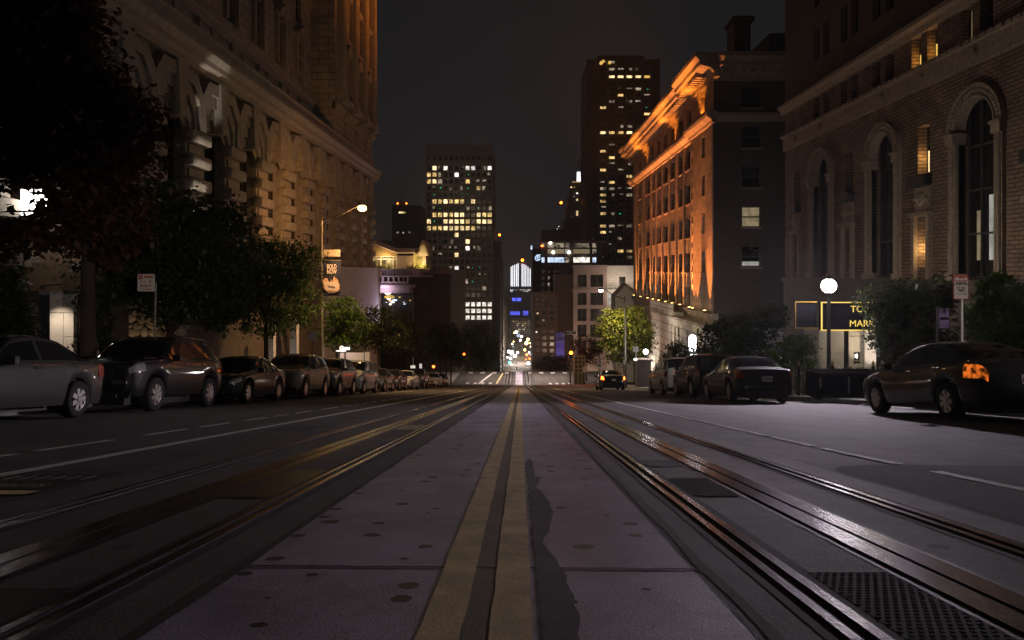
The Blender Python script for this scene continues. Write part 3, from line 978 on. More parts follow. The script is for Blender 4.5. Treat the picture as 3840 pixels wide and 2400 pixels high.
BLK = paint('black', (.006, .006, .008)); NAVY = paint('navy', (.010, .014, .028)); GREY = paint('grey', (.030, .030, .036), .28, .6)
SILV = paint('silver', (.42, .42, .44), .3, .6); GOLD = paint('gold', (.25, .20, .135), .3, .6); WHT = paint('white', (.62, .62, .60), .3, 0)
TAN = paint('dim silver', (.05, .05, .046), .32, .5); DRED = paint('dark maroon', (.05, .014, .014))
GL = 'cars parked along the left kerb'
GR = 'cars parked along the right kerb'
XL = -9.33
car('sedan', 'pale grey sedan nearest on the left, its front cut off by the photo edge', 'car', XL, 12.3, -1, TAN, group=GL)
car('suv', 'black sport utility car with roof rails parked behind the pale grey sedan', 'car', XL - .02, 18.05, -1, BLK, group=GL, rails=True)
car('sedan', 'dark blue sedan parked between the black sport utility car and the gold one', 'car', XL, 23.7, -1, NAVY, group=GL)
car('suv', 'gold sport utility car with a pale bonnet by the street lamp', 'car', XL, 29.6, -1, GOLD, group=GL)
car('suv', 'dark grey sport utility car with a bright glint on its windscreen pillar', 'car', XL, 34.9, -1, paint('charcoal', (.05, .05, .055), .3, .5), group=GL)
car('van', 'silver minivan parked behind the dark grey sport utility car', 'minivan', XL, 40.2, -1, SILV, group=GL)
car('sedan', 'small black sedan parked just behind the silver minivan', 'car', XL, 46.3, -1, BLK, group=GL)
car('sedan', 'dark maroon sedan parked just before the nearer white sedan', 'car', XL, 51.8, -1, DRED, group=GL)
car('sedan', 'white sedan nearer of the two white ones before the crossing', 'car', XL + .1, 57.6, -1, WHT, group=GL)
car('suv', 'dim silver sport utility car between the two white sedans near the crossing', 'car', XL, 64.5, -1, TAN, group=GL)
car('sedan', 'white sedan parked last but one before the crossing', 'car', XL + .1, 75.5, -1, WHT, group=GL)
car('sedan', 'dark sedan parked last on the left before the crossing', 'car', XL, 83, -1, NAVY, group=GL)

car('sedan', 'dark grey sedan with number plate 6KUA and amber tail lamp, nearest on the right', 'car', 8.58, 14.25, 1, GREY, plate='6KUA618', tail='tail_soft', group=GR, scale=.99, yaw=R(-1.0))
car('sedan', 'black sedan with number plate 7LXW661 parked before the driveway', 'car', 7.68, 24.7, 1, BLK, plate='7LXW661', group=GR)
car('suv', 'black sport utility car parked ahead of the black sedan on the right', 'car', 7.85, 30.4, 1, BLK, plate='', group=GR)
car('van', 'white van parked furthest down on the right kerb', 'van', 8.0, 37.2, 1, WHT, plate='', group=GR)
car('sedan', 'dark car driving down the right lane with red tail lamps lit', 'car', PX(2290, 55), 55.5, 1, BLK, plate='', tail='tail_on', name='moving_car')

pc = car('suv', 'unseen dark car added just behind the camera in the right lane, headlamps on', 'car', 5.6, -7.0, 1, BLK, plate='', head='head_on', tail='tail_on', name='moving_car')  # unseen car, added so its headlamps light the kerb signs
for sx_, aim in ((-.7, (-10.4, 20, .35)), (.7, (10.5, 17.2, .3))):
    light('headlamp_beam', 'SPOT', (5.6 + sx_, -4.3, gz(-4.3) + .85), HEADLAMP, (1, .84, .74), aim, .06, 17, .9)  # each beam is turned aside onto one kerb sign
# =================================================================== BUILDINGS
X1, Y1 = Vector((1, 0, 0)), Vector((0, 1, 0))

def pane_part(bm_pts, m, parent, name='window'):
    b = bmesh.new(); quad(b, *bm_pts); return obj(name, b, M[m], parent)

def window(parent, O, U, N, u0, u1, z0, z1, depth, m, bars=(1, 1), bar=.07, frame='frame', sill=False, name='window'):
    """a pane with its sash frame as a sub-part, set back in an opening"""
    O, U, N = Vector(O), Vector(U), Vector(N)
    b = bmesh.new(); ubox(b, O, U, N, u0, u1, -depth - .06, -depth, z0, z1)
    w = obj(name, b, M[m], parent)
    b = bmesh.new()
    for k in range(bars[0] + 1):
        u = u0 + (u1 - u0) * k / bars[0]
        ubox(b, O, U, N, max(u0, u - bar / 2), min(u1, u + bar / 2), -depth + .003, -depth + .07, z0, z1)
    for k in range(bars[1] + 1):
        z = z0 + (z1 - z0) * k / bars[1]
        ubox(b, O, U, N, u0, u1, -depth + .005, -depth + .065, max(z0, z - bar / 2), min(z1, z + bar / 2))
    f = obj('frame', b, M[frame]); f.data.transform(Matrix.Translation(-worigin(w))); f.parent = w
    return w

def course(bm, O, U, N, u0, u1, prof):
    """moulding: prof = outline of (out, z) swept along a wall"""
    O, U, N = Vector(O), Vector(U), Vector(N); Z = Vector((0, 0, 1))
    A = [bm.verts.new(O + U * u0 + N * n + Z * z) for n, z in prof]
    B = [bm.verts.new(O + U * u1 + N * n + Z * z) for n, z in prof]
    k = len(prof)
    ff = [bm.faces.new((A[i], A[(i + 1) % k], B[(i + 1) % k], B[i])) for i in range(k)]
    ff += [bm.faces.new(A[::-1]), bm.faces.new(B)]
    bmesh.ops.recalc_face_normals(bm, faces=ff)

# ------------------------------------------------------------------ left: granite hotel with a rusticated arcade
H = thing('hotel_building', 'long granite hotel with a rusticated arcade of banded columns, left of the street', 'building', (WL, 60, gz(60)))
HO, HN = Vector((WL, 0, 0)), X1
PITCH, Y0 = 5.45, 44.6
bays = [Y0 + PITCH * k for k in range(-5, 9)]           # window centres
HE, HS = 92.6, 14.0
bm = bmesh.new()
holes = [(y - 1.5, y + 1.5, 0.75, 8.6) for y in bays if y + 1.3 < HE and y - 1.3 > HS]
wall(bm, HO, Y1, HN, HS, HE, .2, 12.0, holes, .7)
obj('wall', bm, M['stone'], H)
bm = bmesh.new()                                        # podium below the arcade
wall(bm, HO + X1 * .9, Y1, HN, 66, HE + .6, -22, .2)
ubox(bm, HO, Y1, HN, 66, HE + .6, -1, .903, .2, .55)
ubox(bm, HO, X1, -Y1, -6, .9, -(HE + .6), -(HE + .3), -22, .2)
obj('podium', bm, M['white_stone'], H)
bm = bmesh.new(); wall(bm, HO + X1 * .85, Y1, HN, 34, 66, -22, .2); ubox(bm, HO, Y1, HN, 34, 66, -1, .853, .2, .5)
obj('terrace_wall', bm, M['umber'], H)
# window bays: chamfered heads in three steps, tapering keystone
def ring6(w, zt, c): return [(-w, None), (-w, zt - c), (-w + c * .8, zt), (w - c * .8, zt), (w, zt - c), (w, None)]
def bay_mesh():
    bm = bmesh.new()
    steps = [(2.70, 11.3, 1.0, .60), (2.32, 10.6, 1.05, .43), (1.98, 9.9, 1.0, .26), (1.68, 9.2, .9, .08), (1.45, 8.65, .75, None)]
    zb = 8.15
    for (w, zt, c, d), (w2, zt2, c2, _) in zip(steps, steps[1:]):
        o = [(a, zb if z is None else z) for a, z in ring6(w, zt, c)]
        i = [(a, zb if z is None else z) for a, z in ring6(w2 + .03, zt2 + .03, c2)]
        O = [bm.verts.new((d, a, z)) for a, z in o]; I = [bm.verts.new((d, a, z)) for a, z in i]
        IB = [bm.verts.new((0, a, z)) for a, z in i]; OB = [bm.verts.new((0, a, z)) for a, z in o]
        for k in range(5):
            bm.faces.new((O[k], O[k + 1], I[k + 1], I[k])); bm.faces.new((I[k], I[k + 1], IB[k + 1], IB[k])); bm.faces.new((O[k + 1], O[k], OB[k], OB[k + 1]))
        for s in (0, 5): bm.faces.new((O[s], I[s], IB[s], OB[s]))
    prism(bm, [(-.62, 11.45), (.62, 11.45), (.32, 8.5), (-.32, 8.5)], 'x', .0, .72)
    bmesh.ops.recalc_face_normals(bm, faces=bm.faces)
    return bm
def pier_mesh(lit=False):
    bm = bmesh.new()
    z = .6
    k = 0
    box(bm, -.05, .08, -1.2, 1.2, .55, 8.15)
    while z < 7.9:
        h = .80 if k % 2 == 0 else .55
        if k % 2 == 0: box(bm, -.3, .62, -1.32, 1.32, z, z + h - .04, .27)
        else: box(bm, 0, .22, -.95, .95, z, z + h - .06, .05)
        z += h; k += 1
    return bm
proto_b = proto_p = None
for k, y in enumerate(bays):
    if y - 1.3 < HS or y + 1.3 > HE: continue
    if proto_b is None:
        proto_b = obj('window_surround', bay_mesh(), M['stone'], H, local=True); o = proto_b
    else: o = dup(proto_b, parent=H)
    o.location = Vector((WL, y, 0)) - worigin(H)
    ww = window(H, HO, Y1, HN, y - 1.47, y + 1.47, .8, 8.6, .62, 'deepglass', (2, 4), .09)
for k, y in enumerate([bays[0] - PITCH / 2] + [b + PITCH / 2 for b in bays]):
    if y < HS + 1.6 or y > HE - .8: continue
    if proto_p is None:
        proto_p = obj('banded_column', pier_mesh(), M['stone'], H, True, True, 40); o = proto_p
    else: o = dup(proto_p, parent=H)
    o.location = Vector((WL, y, 0)) - worigin(H)
bm = bmesh.new()
course(bm, HO, Y1, HN, HS, HE + .9, [(-.2, 11.6), (.45, 11.6), (.5, 11.9), (.75, 12.1), (.8, 12.4), (1.05, 12.75), (1.05, 13.0), (-.2, 13.0)])
course(bm, HO, X1, Y1, -6, 0, [(-.2 + HE, 11.6), (.45 + HE, 11.6), (.5 + HE, 11.9), (.75 + HE, 12.1), (.8 + HE, 12.4), (1.05 + HE, 12.75), (1.05 + HE, 13.0), (-.2 + HE, 13.0)])
course(bm, HO, Y1, HN, HS, HE + .3, [(-2.4, 13.0), (.22, 13.0), (.22, 14.1), (.30, 14.15), (.30, 14.3), (-2.4, 14.3)])
obj('cornice', bm, M['stone'], H)
# upper wall set back, pavilion flush with the arcade
UY0, UY1 = 14.0, 73.8
UO = Vector((WL - 2.3, 0, 0))
hl, win = [], []
for y in bays:
    if y + 1 < UY1 - .5:
        hl.append((y + 2.3, y + 3.4, 14.5, 16.0))
for k in range(30):
    y = bays[0] - 8.05 + PITCH * k
    if UY0 + 2 < y and y + .8 < UY1 - .6:
        for z0, z1 in ((18.4, 22.2), (24.0, 27.4), (29.0, 32.2), (33.8, 37.0)): hl.append((y - .85, y + .85, z0, z1))
bm = bmesh.new()
wall(bm, UO, Y1, HN, UY0, UY1, 14.2, 42, hl, .45)
obj('upper_wall', bm, M['grey_stone'], H)
vis = [h for h in hl if h[2] < 30 and h[0] > 25]
for h in vis[:70]: window(H, UO, Y1, HN, *h, .4, 'deepglass', (2, 2), .07)
b = bmesh.new()
for h in [h for h in hl if h not in vis[:70]]: ubox(b, UO, Y1, HN, h[0], h[1], -.46, -.4, h[2], h[3])
tag(obj('upper_windows', b, M['deepglass'], H), kind='stuff')
bm = bmesh.new()
cor2 = [(-.2, 16.75), (.15, 16.75), (.2, 17.0), (.42, 17.2), (.42, 17.45), (.3, 17.6), (-.2, 17.6)]
course(bm, UO, Y1, HN, UY0, UY1 - .02, cor2)
course(bm, HO, Y1, HN, UY1, HE + .4, cor2)
course(bm, UO, Y1, HN, UY0, UY1 - .02, [(-.2, 28.2), (.3, 28.2), (.5, 28.6), (-.2, 28.6)])
obj('upper_cornice', bm, M['stone'], H)
for y in bays:                                          # brackets over the small windows
    if y + 3 > UY1: break
    bm = bmesh.new()
    ubox(bm, UO, Y1, HN, y + 2.6, y + 3.1, 0, .3, 16.0, 16.75)
    obj('bracket', bm, M['stone'], H)
    bm = bmesh.new(); ubox(bm, UO, Y1, HN, y - .5, y + .5, 0, .14, 14.35, 16.75); obj('pilaster_strip', bm, M['stone'], H)
# pediments over the tall windows
pd = None
for k in range(30):
    y = bays[0] - 8.05 + PITCH * k
    if y + .8 > UY1 - .6: break
    if k < 2: continue
    b = bmesh.new()
    ubox(b, UO, Y1, HN, y - 1.4, y + 1.4, 0, .6, 22.55, 22.8)
    prism(b, [(y - 1.5, 22.8), (y + 1.5, 22.8), (y, 23.7)], 'x', UO.x, UO.x + .65)
    ubox(b, UO, Y1, HN, y - 1.2, y - .88, 0, .3, 18.3, 22.55); ubox(b, UO, Y1, HN, y + .88, y + 1.2, 0, .3, 18.3, 22.55)
    ubox(b, UO, Y1, HN, y - .3, y + .3, 0, .62, 22.2, 23.2)
    obj('pediment', b, M['stone'], H)
bm = bmesh.new()
PO = HO
ph = []
for y in (78.2, 83.4, 88.6): ph += [(y - .6, y + .6, 14.6, 16.4), (y - .8, y + .8, 19.0, 23.2), (y - .8, y + .8, 25.2, 29.4), (y - .8, y + .8, 31.0, 35)]
wall(bm, PO, Y1, HN, UY1, HE, 14.2, 42, ph, .5)
wall(bm, Vector((0, UY1, 0)), X1, -Y1, WL - 6, WL, 14.2, 42)
wall(bm, Vector((0, HE, 0)), X1, Y1, WL - 40, WL, 0.2, 42)
wall(bm, Vector((0, HS, 0)), X1, -Y1, WL - 40, WL, -6, 42)
quad(bm, (WL - 40, HS, 42), (WL, HS, 42), (WL, HE, 42), (WL - 40, HE, 42))
obj('corner_pavilion', bm, M['grey_stone'], H)
for h in ph: window(H, PO, Y1, HN, *h, .45, 'deepglass', (2, 2), .08)
bm = bmesh.new()
for y in (75.4, 80.8, 86.0, 91.4): 
    ubox(bm, PO, Y1, HN, y - .55, y + .55, 0, .35, 17.6, 36)
    lathe(bm, [(.5, 18.6), (.44, 19), (.40, 28), (.36, 35)], (WL + .45, y, 0), seg=12)
    ubox(bm, PO, Y1, HN, y - .7, y + .7, 0, 1.0, 17.6, 18.6)
for y in (78.2, 83.4, 88.6):
    ubox(bm, PO, Y1, HN, y - 1.2, y + 1.2, 0, .85, 18.0, 18.35); ubox(bm, PO, Y1, HN, y - 1.1, y + 1.1, 0, .6, 23.4, 23.7)
    prism(bm, [(y - 1.2, 23.7), (y + 1.2, 23.7), (y, 24.6)], 'x', WL, WL + .65)
    ubox(bm, PO, Y1, HN, y - .34, y + .34, 0, .8, 16.3, 17.0)
    ubox(bm, PO, Y1, HN, y - 1.1, y + 1.1, 0, .55, 24.6, 25.0); ubox(bm, PO, Y1, HN, y - 1.1, y + 1.1, 0, .6, 29.5, 29.9)
obj('pilaster', bm, M['stone'], H)

# flood lamps of the hotel
def flood(label, loc, target, energy, color, spot=60, mm='lamp_small', sz=.12, size=.08):
    t = thing('flood_lamp', label, 'lamp', loc)
    d = (Vector(target) - Vector(loc)).normalized()
    b = bmesh.new(); cyl(b, Vector(loc) - d * .22, Vector(loc) + d * .02, sz * .8, sz, 12); cyl(b, Vector(loc) - Vector((0, 0, .3)), Vector(loc) - d * .1, .03, .03, 6)
    obj('housing', b, M['black'], t)
    b = bmesh.new(); cyl(b, Vector(loc) + d * .021, Vector(loc) + d * .03, sz * .85, sz * .85, 12)
    obj('lens', b, M[mm], t)
    light('lamp_beam', 'SPOT', Vector(loc) + d * .08, energy, color, target, size, spot, .6, t)
    return t
flood('small flood lamp lighting one banded hotel column behind the trees', (WL + 1.5, 40.2, .95), (WL + .45, 41.8, 7.0), 3300, (1, .90, .76), 22)
flood('small flood lamp lighting the far end of the pale hotel podium', (WL + 2.2, 93.5, -7.0), (WL + .9, 88, -2), 1900, (.86, .72, 1.0), 80)

# lit hotel window seen through the reddish tree, built as a lantern-like glowing box
lw = thing('lit_window_box', 'bright lit hotel window seen through the reddish tree, built as a glowing box', 'lantern', (WL + .75, 26.85, 3.3))
b = bmesh.new(); box(b, WL + .60, WL + 1.40, 26.55, 27.0, 2.80, 3.75); obj('glass', b, emis('lit window glow', (1, .95, .88), 9.0), lw)
b = bmesh.new(); box(b, WL + .52, WL + 1.48, 26.48, 27.07, 3.75, 3.85); prism(b, [(WL + .52, 3.85), (WL + 1.48, 3.85), (WL + 1.0, 4.2)], 'y', 26.48, 27.07); box(b, WL, WL + .60, 26.7, 26.85, 3.9, 4.0); box(b, WL + .56, WL + 1.44, 26.52, 27.03, 2.71, 2.80)
obj('housing', b, M['black'], lw)
light('lantern_light', 'POINT', (WL + 1.6, 26.8, 3.3), 45, (1, .92, .8), size=.2, parent=lw)

# ------------------------------------------------------------------ left: stone gateway, rubble wall
G = thing('stone_gateway', 'low stone gateway with a broad lintel and one pillar lit from above, far left', 'gateway', (-18, 28, gz(28)))
zg = gz(28)
bm = bmesh.new()
box(bm, PX(-400, 28), PX(420, 28), 28, 34, PZ(1090, 28), PZ(985, 28))
box(bm, PX(-400, 28), PX(330, 28), 28.5, 34, PZ(985, 28), PZ(905, 28))
obj('lintel', bm, mat('brown gateway stone', (.21, .14, .085), .85, scale=1.6, amt=.25, bump=.3), G)
bm = bmesh.new()
x0, x1 = PX(184, 28), PX(272, 28)
for (a, c, z0, z1) in ((x0, x1, PZ(1172, 28), PZ(1090, 28)), (x0, x0 + .52, zg, PZ(1172, 28) - .012), (x0 + .532, x1, PZ(1262, 28), PZ(1172, 28) - .012), (x0 + .532, x1, zg, PZ(1262, 28) - .012)):
    box(bm, a, c, 28.05, 29.0, z0, z1 - .004)
obj('pillar', bm, M['white_stone'], G)
bm = bmesh.new()
box(bm, x1 + .01, PX(420, 28), 28.3, 29.2, zg, PZ(1090, 28) - .01); box(bm, PX(-400, 28), PX(70, 28), 28.3, 29.2, zg, PZ(1090, 28) - .01)
box(bm, PX(60, 28), x0, 31.5, 32, zg, PZ(1090, 28) - .01)
obj('side_wall', bm, M['umber'], G)
b = bmesh.new(); cyl(b, ((x0 + x1) / 2, 27.0, PZ(1070, 28)), ((x0 + x1) / 2, 26.95, PZ(1078, 28)), .06, .07, 12); cyl(b, ((x0 + x1) / 2, 28, PZ(1066, 28)), ((x0 + x1) / 2, 26.95, PZ(1070, 28)), .02, .02, 8)
obj('downlight', b, M['black'], G)
light('pillar_light', 'SPOT', ((x0 + x1) / 2, 26.9, PZ(1075, 28)), 620, (1, .82, .60), ((x0 + x1) / 2, 28.1, zg + 1.6), .06, 70, .8, G)

RW = thing('rubble_wall', 'rubble stone wall of rounded boulders with a pale cap, behind the black car', 'wall', (PX(510, 30), 30, gz(30)))
rnd = random.Random(31)
xa, xb, za, zb_ = PX(398, 30), PX(660, 30), gz(30), PZ(1134, 30)
bm = bmesh.new(); box(bm, xa, xb, 30.15, 30.7, za, zb_)
obj('mortar', bm, M['seam'], RW)
stone_m = mat('boulder stone', (.30, .23, .165), .85, scale=2.2, amt=.55, bump=.8, bscale=14)
bm = bmesh.new()
z = za + .2
while z < zb_ - .1:
    x = xa + rnd.uniform(-.2, .1); hh = rnd.uniform(.22, .42)
    while x < xb:
        w = rnd.uniform(.22, .75)
        m = Matrix.Translation((x + w / 2, 30.15, z + hh / 2 + rnd.uniform(-.05, .05))) @ Matrix.Rotation(rnd.uniform(-.3, .3), 4, 'Y') @ Matrix.Diagonal((w * .53, rnd.uniform(.10, .22), hh * .55, 1))
        g = bmesh.ops.create_icosphere(bm, subdivisions=2, radius=1, matrix=m)
        for v in g['verts']: v.co += Vector((rnd.uniform(-.018, .018), rnd.uniform(-.02, .02), rnd.uniform(-.018, .018)))
        x += w * .98
    z += hh * .93
obj('boulder', bm, stone_m, RW, True)
bm = bmesh.new(); box(bm, xa - .1, PX(735, 30), 29.98, 30.75, zb_ + .002, zb_ + .05)
obj('cap', bm, M['white_stone'], RW)
flood('small flood lamp at the foot of the rubble stone wall', (PX(540, 30), 29.0, gz(29) + .9), (PX(530, 30), 30.2, za + 2.2), 34, (1, .68, .36), 95)
light('cap_light', 'SPOT', (PX(560, 30), 29.5, zb_ + .9), 14, (1, .8, .6), (PX(560, 30), 30.3, zb_), .1, 120, .5, RW)

# ------------------------------------------------------------------ left: terrace pavilion at the end of the hotel
T = thing('terrace_pavilion', 'terrace pavilion with a sweeping curved roof and glowing arched gable above a balustrade', 'building', (-17, 110, gz(110)))
def tx(px, Y=106): return PX(px, Y)
def tz(py, Y=106): return PZ(py, Y)
def cx(c): return 1380 + c * 380 / 1915        # crop pixels -> photo pixels
def cyy(c): return 880 + c * 300 / 1512
Yt = 106
def roofpt(c, r, Y=Yt): return P(cx(c), cyy(r), Y)
bm = bmesh.new()
top = [(110, 72), (300, 78), (540, 85), (800, 90), (980, 95)]
bot = [(100, 100), (300, 165), (420, 215), (540, 262), (960, 262)]
def lerp(a, t):
    n = len(a) - 1; i = min(n - 1, int(t * n)); u = t * n - i
    return (a[i][0] + (a[i + 1][0] - a[i][0]) * u, a[i][1] + (a[i + 1][1] - a[i][1]) * u)
prev = None
for i in range(21):
    t = i / 20
    a, c = lerp(top, t), lerp(bot, t)
    row = []
    for j in range(9):
        s = j / 8
        p = roofpt(a[0] + (c[0] - a[0]) * s, a[1] + (c[1] - a[1]) * s, Yt + 7.0 * math.cos(s * math.pi / 2) + .0)
        row.append(bm.verts.new((tx(cx(a[0] + (c[0] - a[0]) * s)), Yt + 6 * (1 - s) ** .6, tz(cyy(a[1] + (c[1] - a[1]) * s)))))
    if prev:
        for j in range(8): bm.faces.new((prev[j], prev[j + 1], row[j + 1], row[j]))
    prev = row
obj('roof', bm, mat('copper roof', (.20, .15, .10), .35, .5, scale=1.5, amt=.3), T, True)
bm = bmesh.new()
prev = None
for i in range(21):
    c = lerp(bot, i / 20)
    x, z = tx(cx(c[0])), tz(cyy(c[1]))
    row = [bm.verts.new((x, Yt - .25, z + .05)), bm.verts.new((x, Yt - .35, z - .55)), bm.verts.new((x, Yt + .4, z - .75)), bm.verts.new((x, Yt + .4, z))]
    if prev:
        for j in range(4): bm.faces.new((prev[j], prev[(j + 1) % 4], row[(j + 1) % 4], row[j]))
    prev = row
obj('eaves', bm, M['office_pale'], T)
bm = bmesh.new()
arch_o = [(925, 405), (960, 320), (985, 220), (1010, 140), (1045, 100), (1085, 130), (1115, 230), (1145, 340), (1160, 410)]
arch_i = [(925, 405), (965, 330), (985, 270), (1010, 205), (1045, 175), (1075, 210), (1100, 290), (1122, 360), (1135, 405)]
A = [(tx(cx(a)), tz(cyy(r))) for a, r in arch_o]; I = [(tx(cx(a)), tz(cyy(r))) for a, r in arch_i]
prism(bm, A + I[::-1], 'y', Yt - .5, Yt + 5)
obj('gable_arch', bm, M['orange_stone'], T)
bm = bmesh.new(); prism(bm, I, 'y', Yt + .25, Yt + .35)
obj('gable_panel', bm, M['white_stone'], T)
bm = bmesh.new()
box(bm, tx(cx(540)), tx(cx(835)), Yt + .3, Yt + 6, tz(cyy(640)), tz(cyy(395)))
box(bm, tx(cx(1030)), tx(cx(1090)), Yt + .3, Yt + 6, tz(cyy(640)), tz(cyy(405)))
obj('wall', bm, M['office_pale'], T)
bm = bmesh.new()
prism(bm, [(tx(cx(95)), tz(cyy(400))), (tx(cx(540)), tz(cyy(400))), (tx(cx(540)), tz(cyy(345))), (tx(cx(95)), tz(cyy(165)))], 'y', Yt + .35, Yt + .5)
obj('timber_gable', bm, mat('timber slats', (.42, .30, .14), .7, scale=3, amt=.5, stretch=(6, 1, .2)), T)
glow = emis('lit lounge', (1.0, .62, .20), .34, contrast=.9, nscale=.8)
bm = bmesh.new(); box(bm, tx(cx(95)), tx(cx(540)), Yt + 1.6, Yt + 1.7, tz(cyy(640)), tz(cyy(405))); obj('window', bm, glow, T)
bm = bmesh.new()
for c in (95, 235, 465, 535): box(bm, tx(cx(c)) - .06, tx(cx(c)) + .06, Yt + .35, Yt + .5, tz(cyy(640)), tz(cyy(405)))
box(bm, tx(cx(95)), tx(cx(540)), Yt + .33, Yt + .48, tz(cyy(470)), tz(cyy(455))); box(bm, tx(cx(95)), tx(cx(540)), Yt + .33, Yt + .48, tz(cyy(420)), tz(cyy(405)))
obj('window_frame', bm, M['sign_white'], T)
bm = bmesh.new(); box(bm, tx(cx(838)), tx(cx(1028)), Yt + 1.2, Yt + 1.3, tz(cyy(640)), tz(cyy(352)))
obj('window', bm, emis('lit doorway', (1.0, .62, .12), .75, contrast=.6, nscale=.7), T)
bm = bmesh.new()
box(bm, tx(cx(60)), tx(cx(1100)), Yt - 1.2, Yt + 8, tz(cyy(800)), tz(cyy(775)))
box(bm, tx(cx(60)), tx(cx(1100)), Yt - 1.2, Yt - .8, tz(cyy(662)), tz(cyy(645)))
for c in range(120, 1100, 52): box(bm, tx(cx(c)), tx(cx(c + 20)), Yt - 1.1, Yt - .9, tz(cyy(775)), tz(cyy(662)))
box(bm, tx(cx(860)), tx(cx(1025)), Yt - 1.14, Yt - .86, tz(cyy(775)), tz(cyy(662)))
obj('balustrade', bm, M['office_pale'], T)
bm = bmesh.new()
hs = [(tx(cx(c)), tx(cx(c + 72)), tz(cyy(885)), tz(cyy(800))) for c in (212, 318, 420, 515, 606, 685)]
wall(bm, Vector((0, Yt - .9, 0)), X1, -Y1, tx(cx(190)), tx(cx(785)), tz(cyy(945)), tz(cyy(795)), hs, .8)
box(bm, tx(cx(190)), tx(cx(860)), Yt - 1.3, Yt + 2, tz(cyy(1000)), tz(cyy(946)))
box(bm, tx(cx(190)), tx(cx(800)), Yt - .8, Yt + 2, tz(cyy(1100)), tz(cyy(1001)))
box(bm, tx(cx(130)), tx(cx(200)), Yt - 1.1, Yt + 2, tz(cyy(1500)), tz(cyy(640)))
obj('arcade_base', bm, M['office_pale'], T)
bm = bmesh.new(); box(bm, tx(cx(190)), tx(cx(790)), Yt - .02, Yt + .4, tz(cyy(890)), tz(cyy(796))); box(bm, tx(cx(150)), tx(cx(800)), Yt + 2.5, Yt + 3, gz(110), tz(cyy(1100)))
obj('dark_opening', bm, M['black'], T)
rnd = random.Random(3)
for (c, r, m, w) in ((360, 1215, 'lamp_cool', .55), (470, 1245, 'w_blue', .75), (390, 1260, 'orange_letter', .6), (430, 1285, 'white_letter', .6), (385, 1325, 'lamp_small', .35), (310, 1288, 'w_white', .35), (340, 1115, 'w_white', 1.0), (660, 1320, 'w_blue', .4), (645, 1285, 'w_white', .3), (370, 1185, 'w_gold', 1.6), (565, 1188, 'w_gold', .4), (768, 1250, 'w_gold', .3)):
    b = bmesh.new(); x, z = tx(cx(c)), tz(cyy(r)); sphere(b, (x, Yt + 1.5, z), w * .5, 8, 6, .35)
    obj('shop_light', b, M[m], T, True)
light('gable_light', 'POINT', (tx(cx(1020)), Yt - .8, tz(cyy(560))), 420, (1, .68, .25), size=.3, parent=T)
light('lounge_light', 'POINT', (tx(cx(320)), Yt - .3, tz(cyy(480))), 260, (1, .68, .3), size=.3, parent=T)
light('cove_light', 'AREA', (tx(cx(350)), Yt - 2.2, tz(cyy(1060))), 110, (.85, .72, 1.0), (tx(cx(350)), Yt - 1.3, tz(cyy(960))), 1.2, parent=T)
# planters on the terrace are added with the plants

# ------------------------------------------------------------------ brown blank block and far slabs
def slab(name, label, x0, x1, y0, y1, ztop, m, parts=None, cat='building', zb=None):
    zb = zb if zb is not None else gz((y0 + y1) / 2) - 4
    t = thing(name, label, cat, ((x0 + x1) / 2, y0, zb))
    b = bmesh.new(); box(b, x0, x1, y0, y1, zb, ztop)
    obj('wall', b, M[m], t)
    return t
BB = slab('apartment_block', 'brown windowless block below the terrace pavilion with a row of carved trim on top', PX(1535, 150), PX(1690, 150), 150, 190, PZ(1010, 150), 'umber')
bm = bmesh.new()
course(bm, Vector((0, 150, 0)), X1, -Y1, PX(1535, 150) - .3, PX(1690, 150) + .3, [(-.1, PZ(1028, 150)), (.3, PZ(1028, 150)), (.5, PZ(1012, 150)), (.5, PZ(1009, 150)), (-.1, PZ(1009, 150))])
for k in range(22): box(bm, PX(1602 + 3.4 * k, 150), PX(1604 + 3.4 * k, 150), 149.8, 150, PZ(1024, 150), PZ(1016, 150))
for k in range(5): box(bm, PX(1573 + 6.5 * k, 150), PX(1575.5 + 6.5 * k, 150), 149.9, 150.0, PZ(1125, 150), PZ(1075, 150))
obj('trim', bm, M['apartment'], BB)

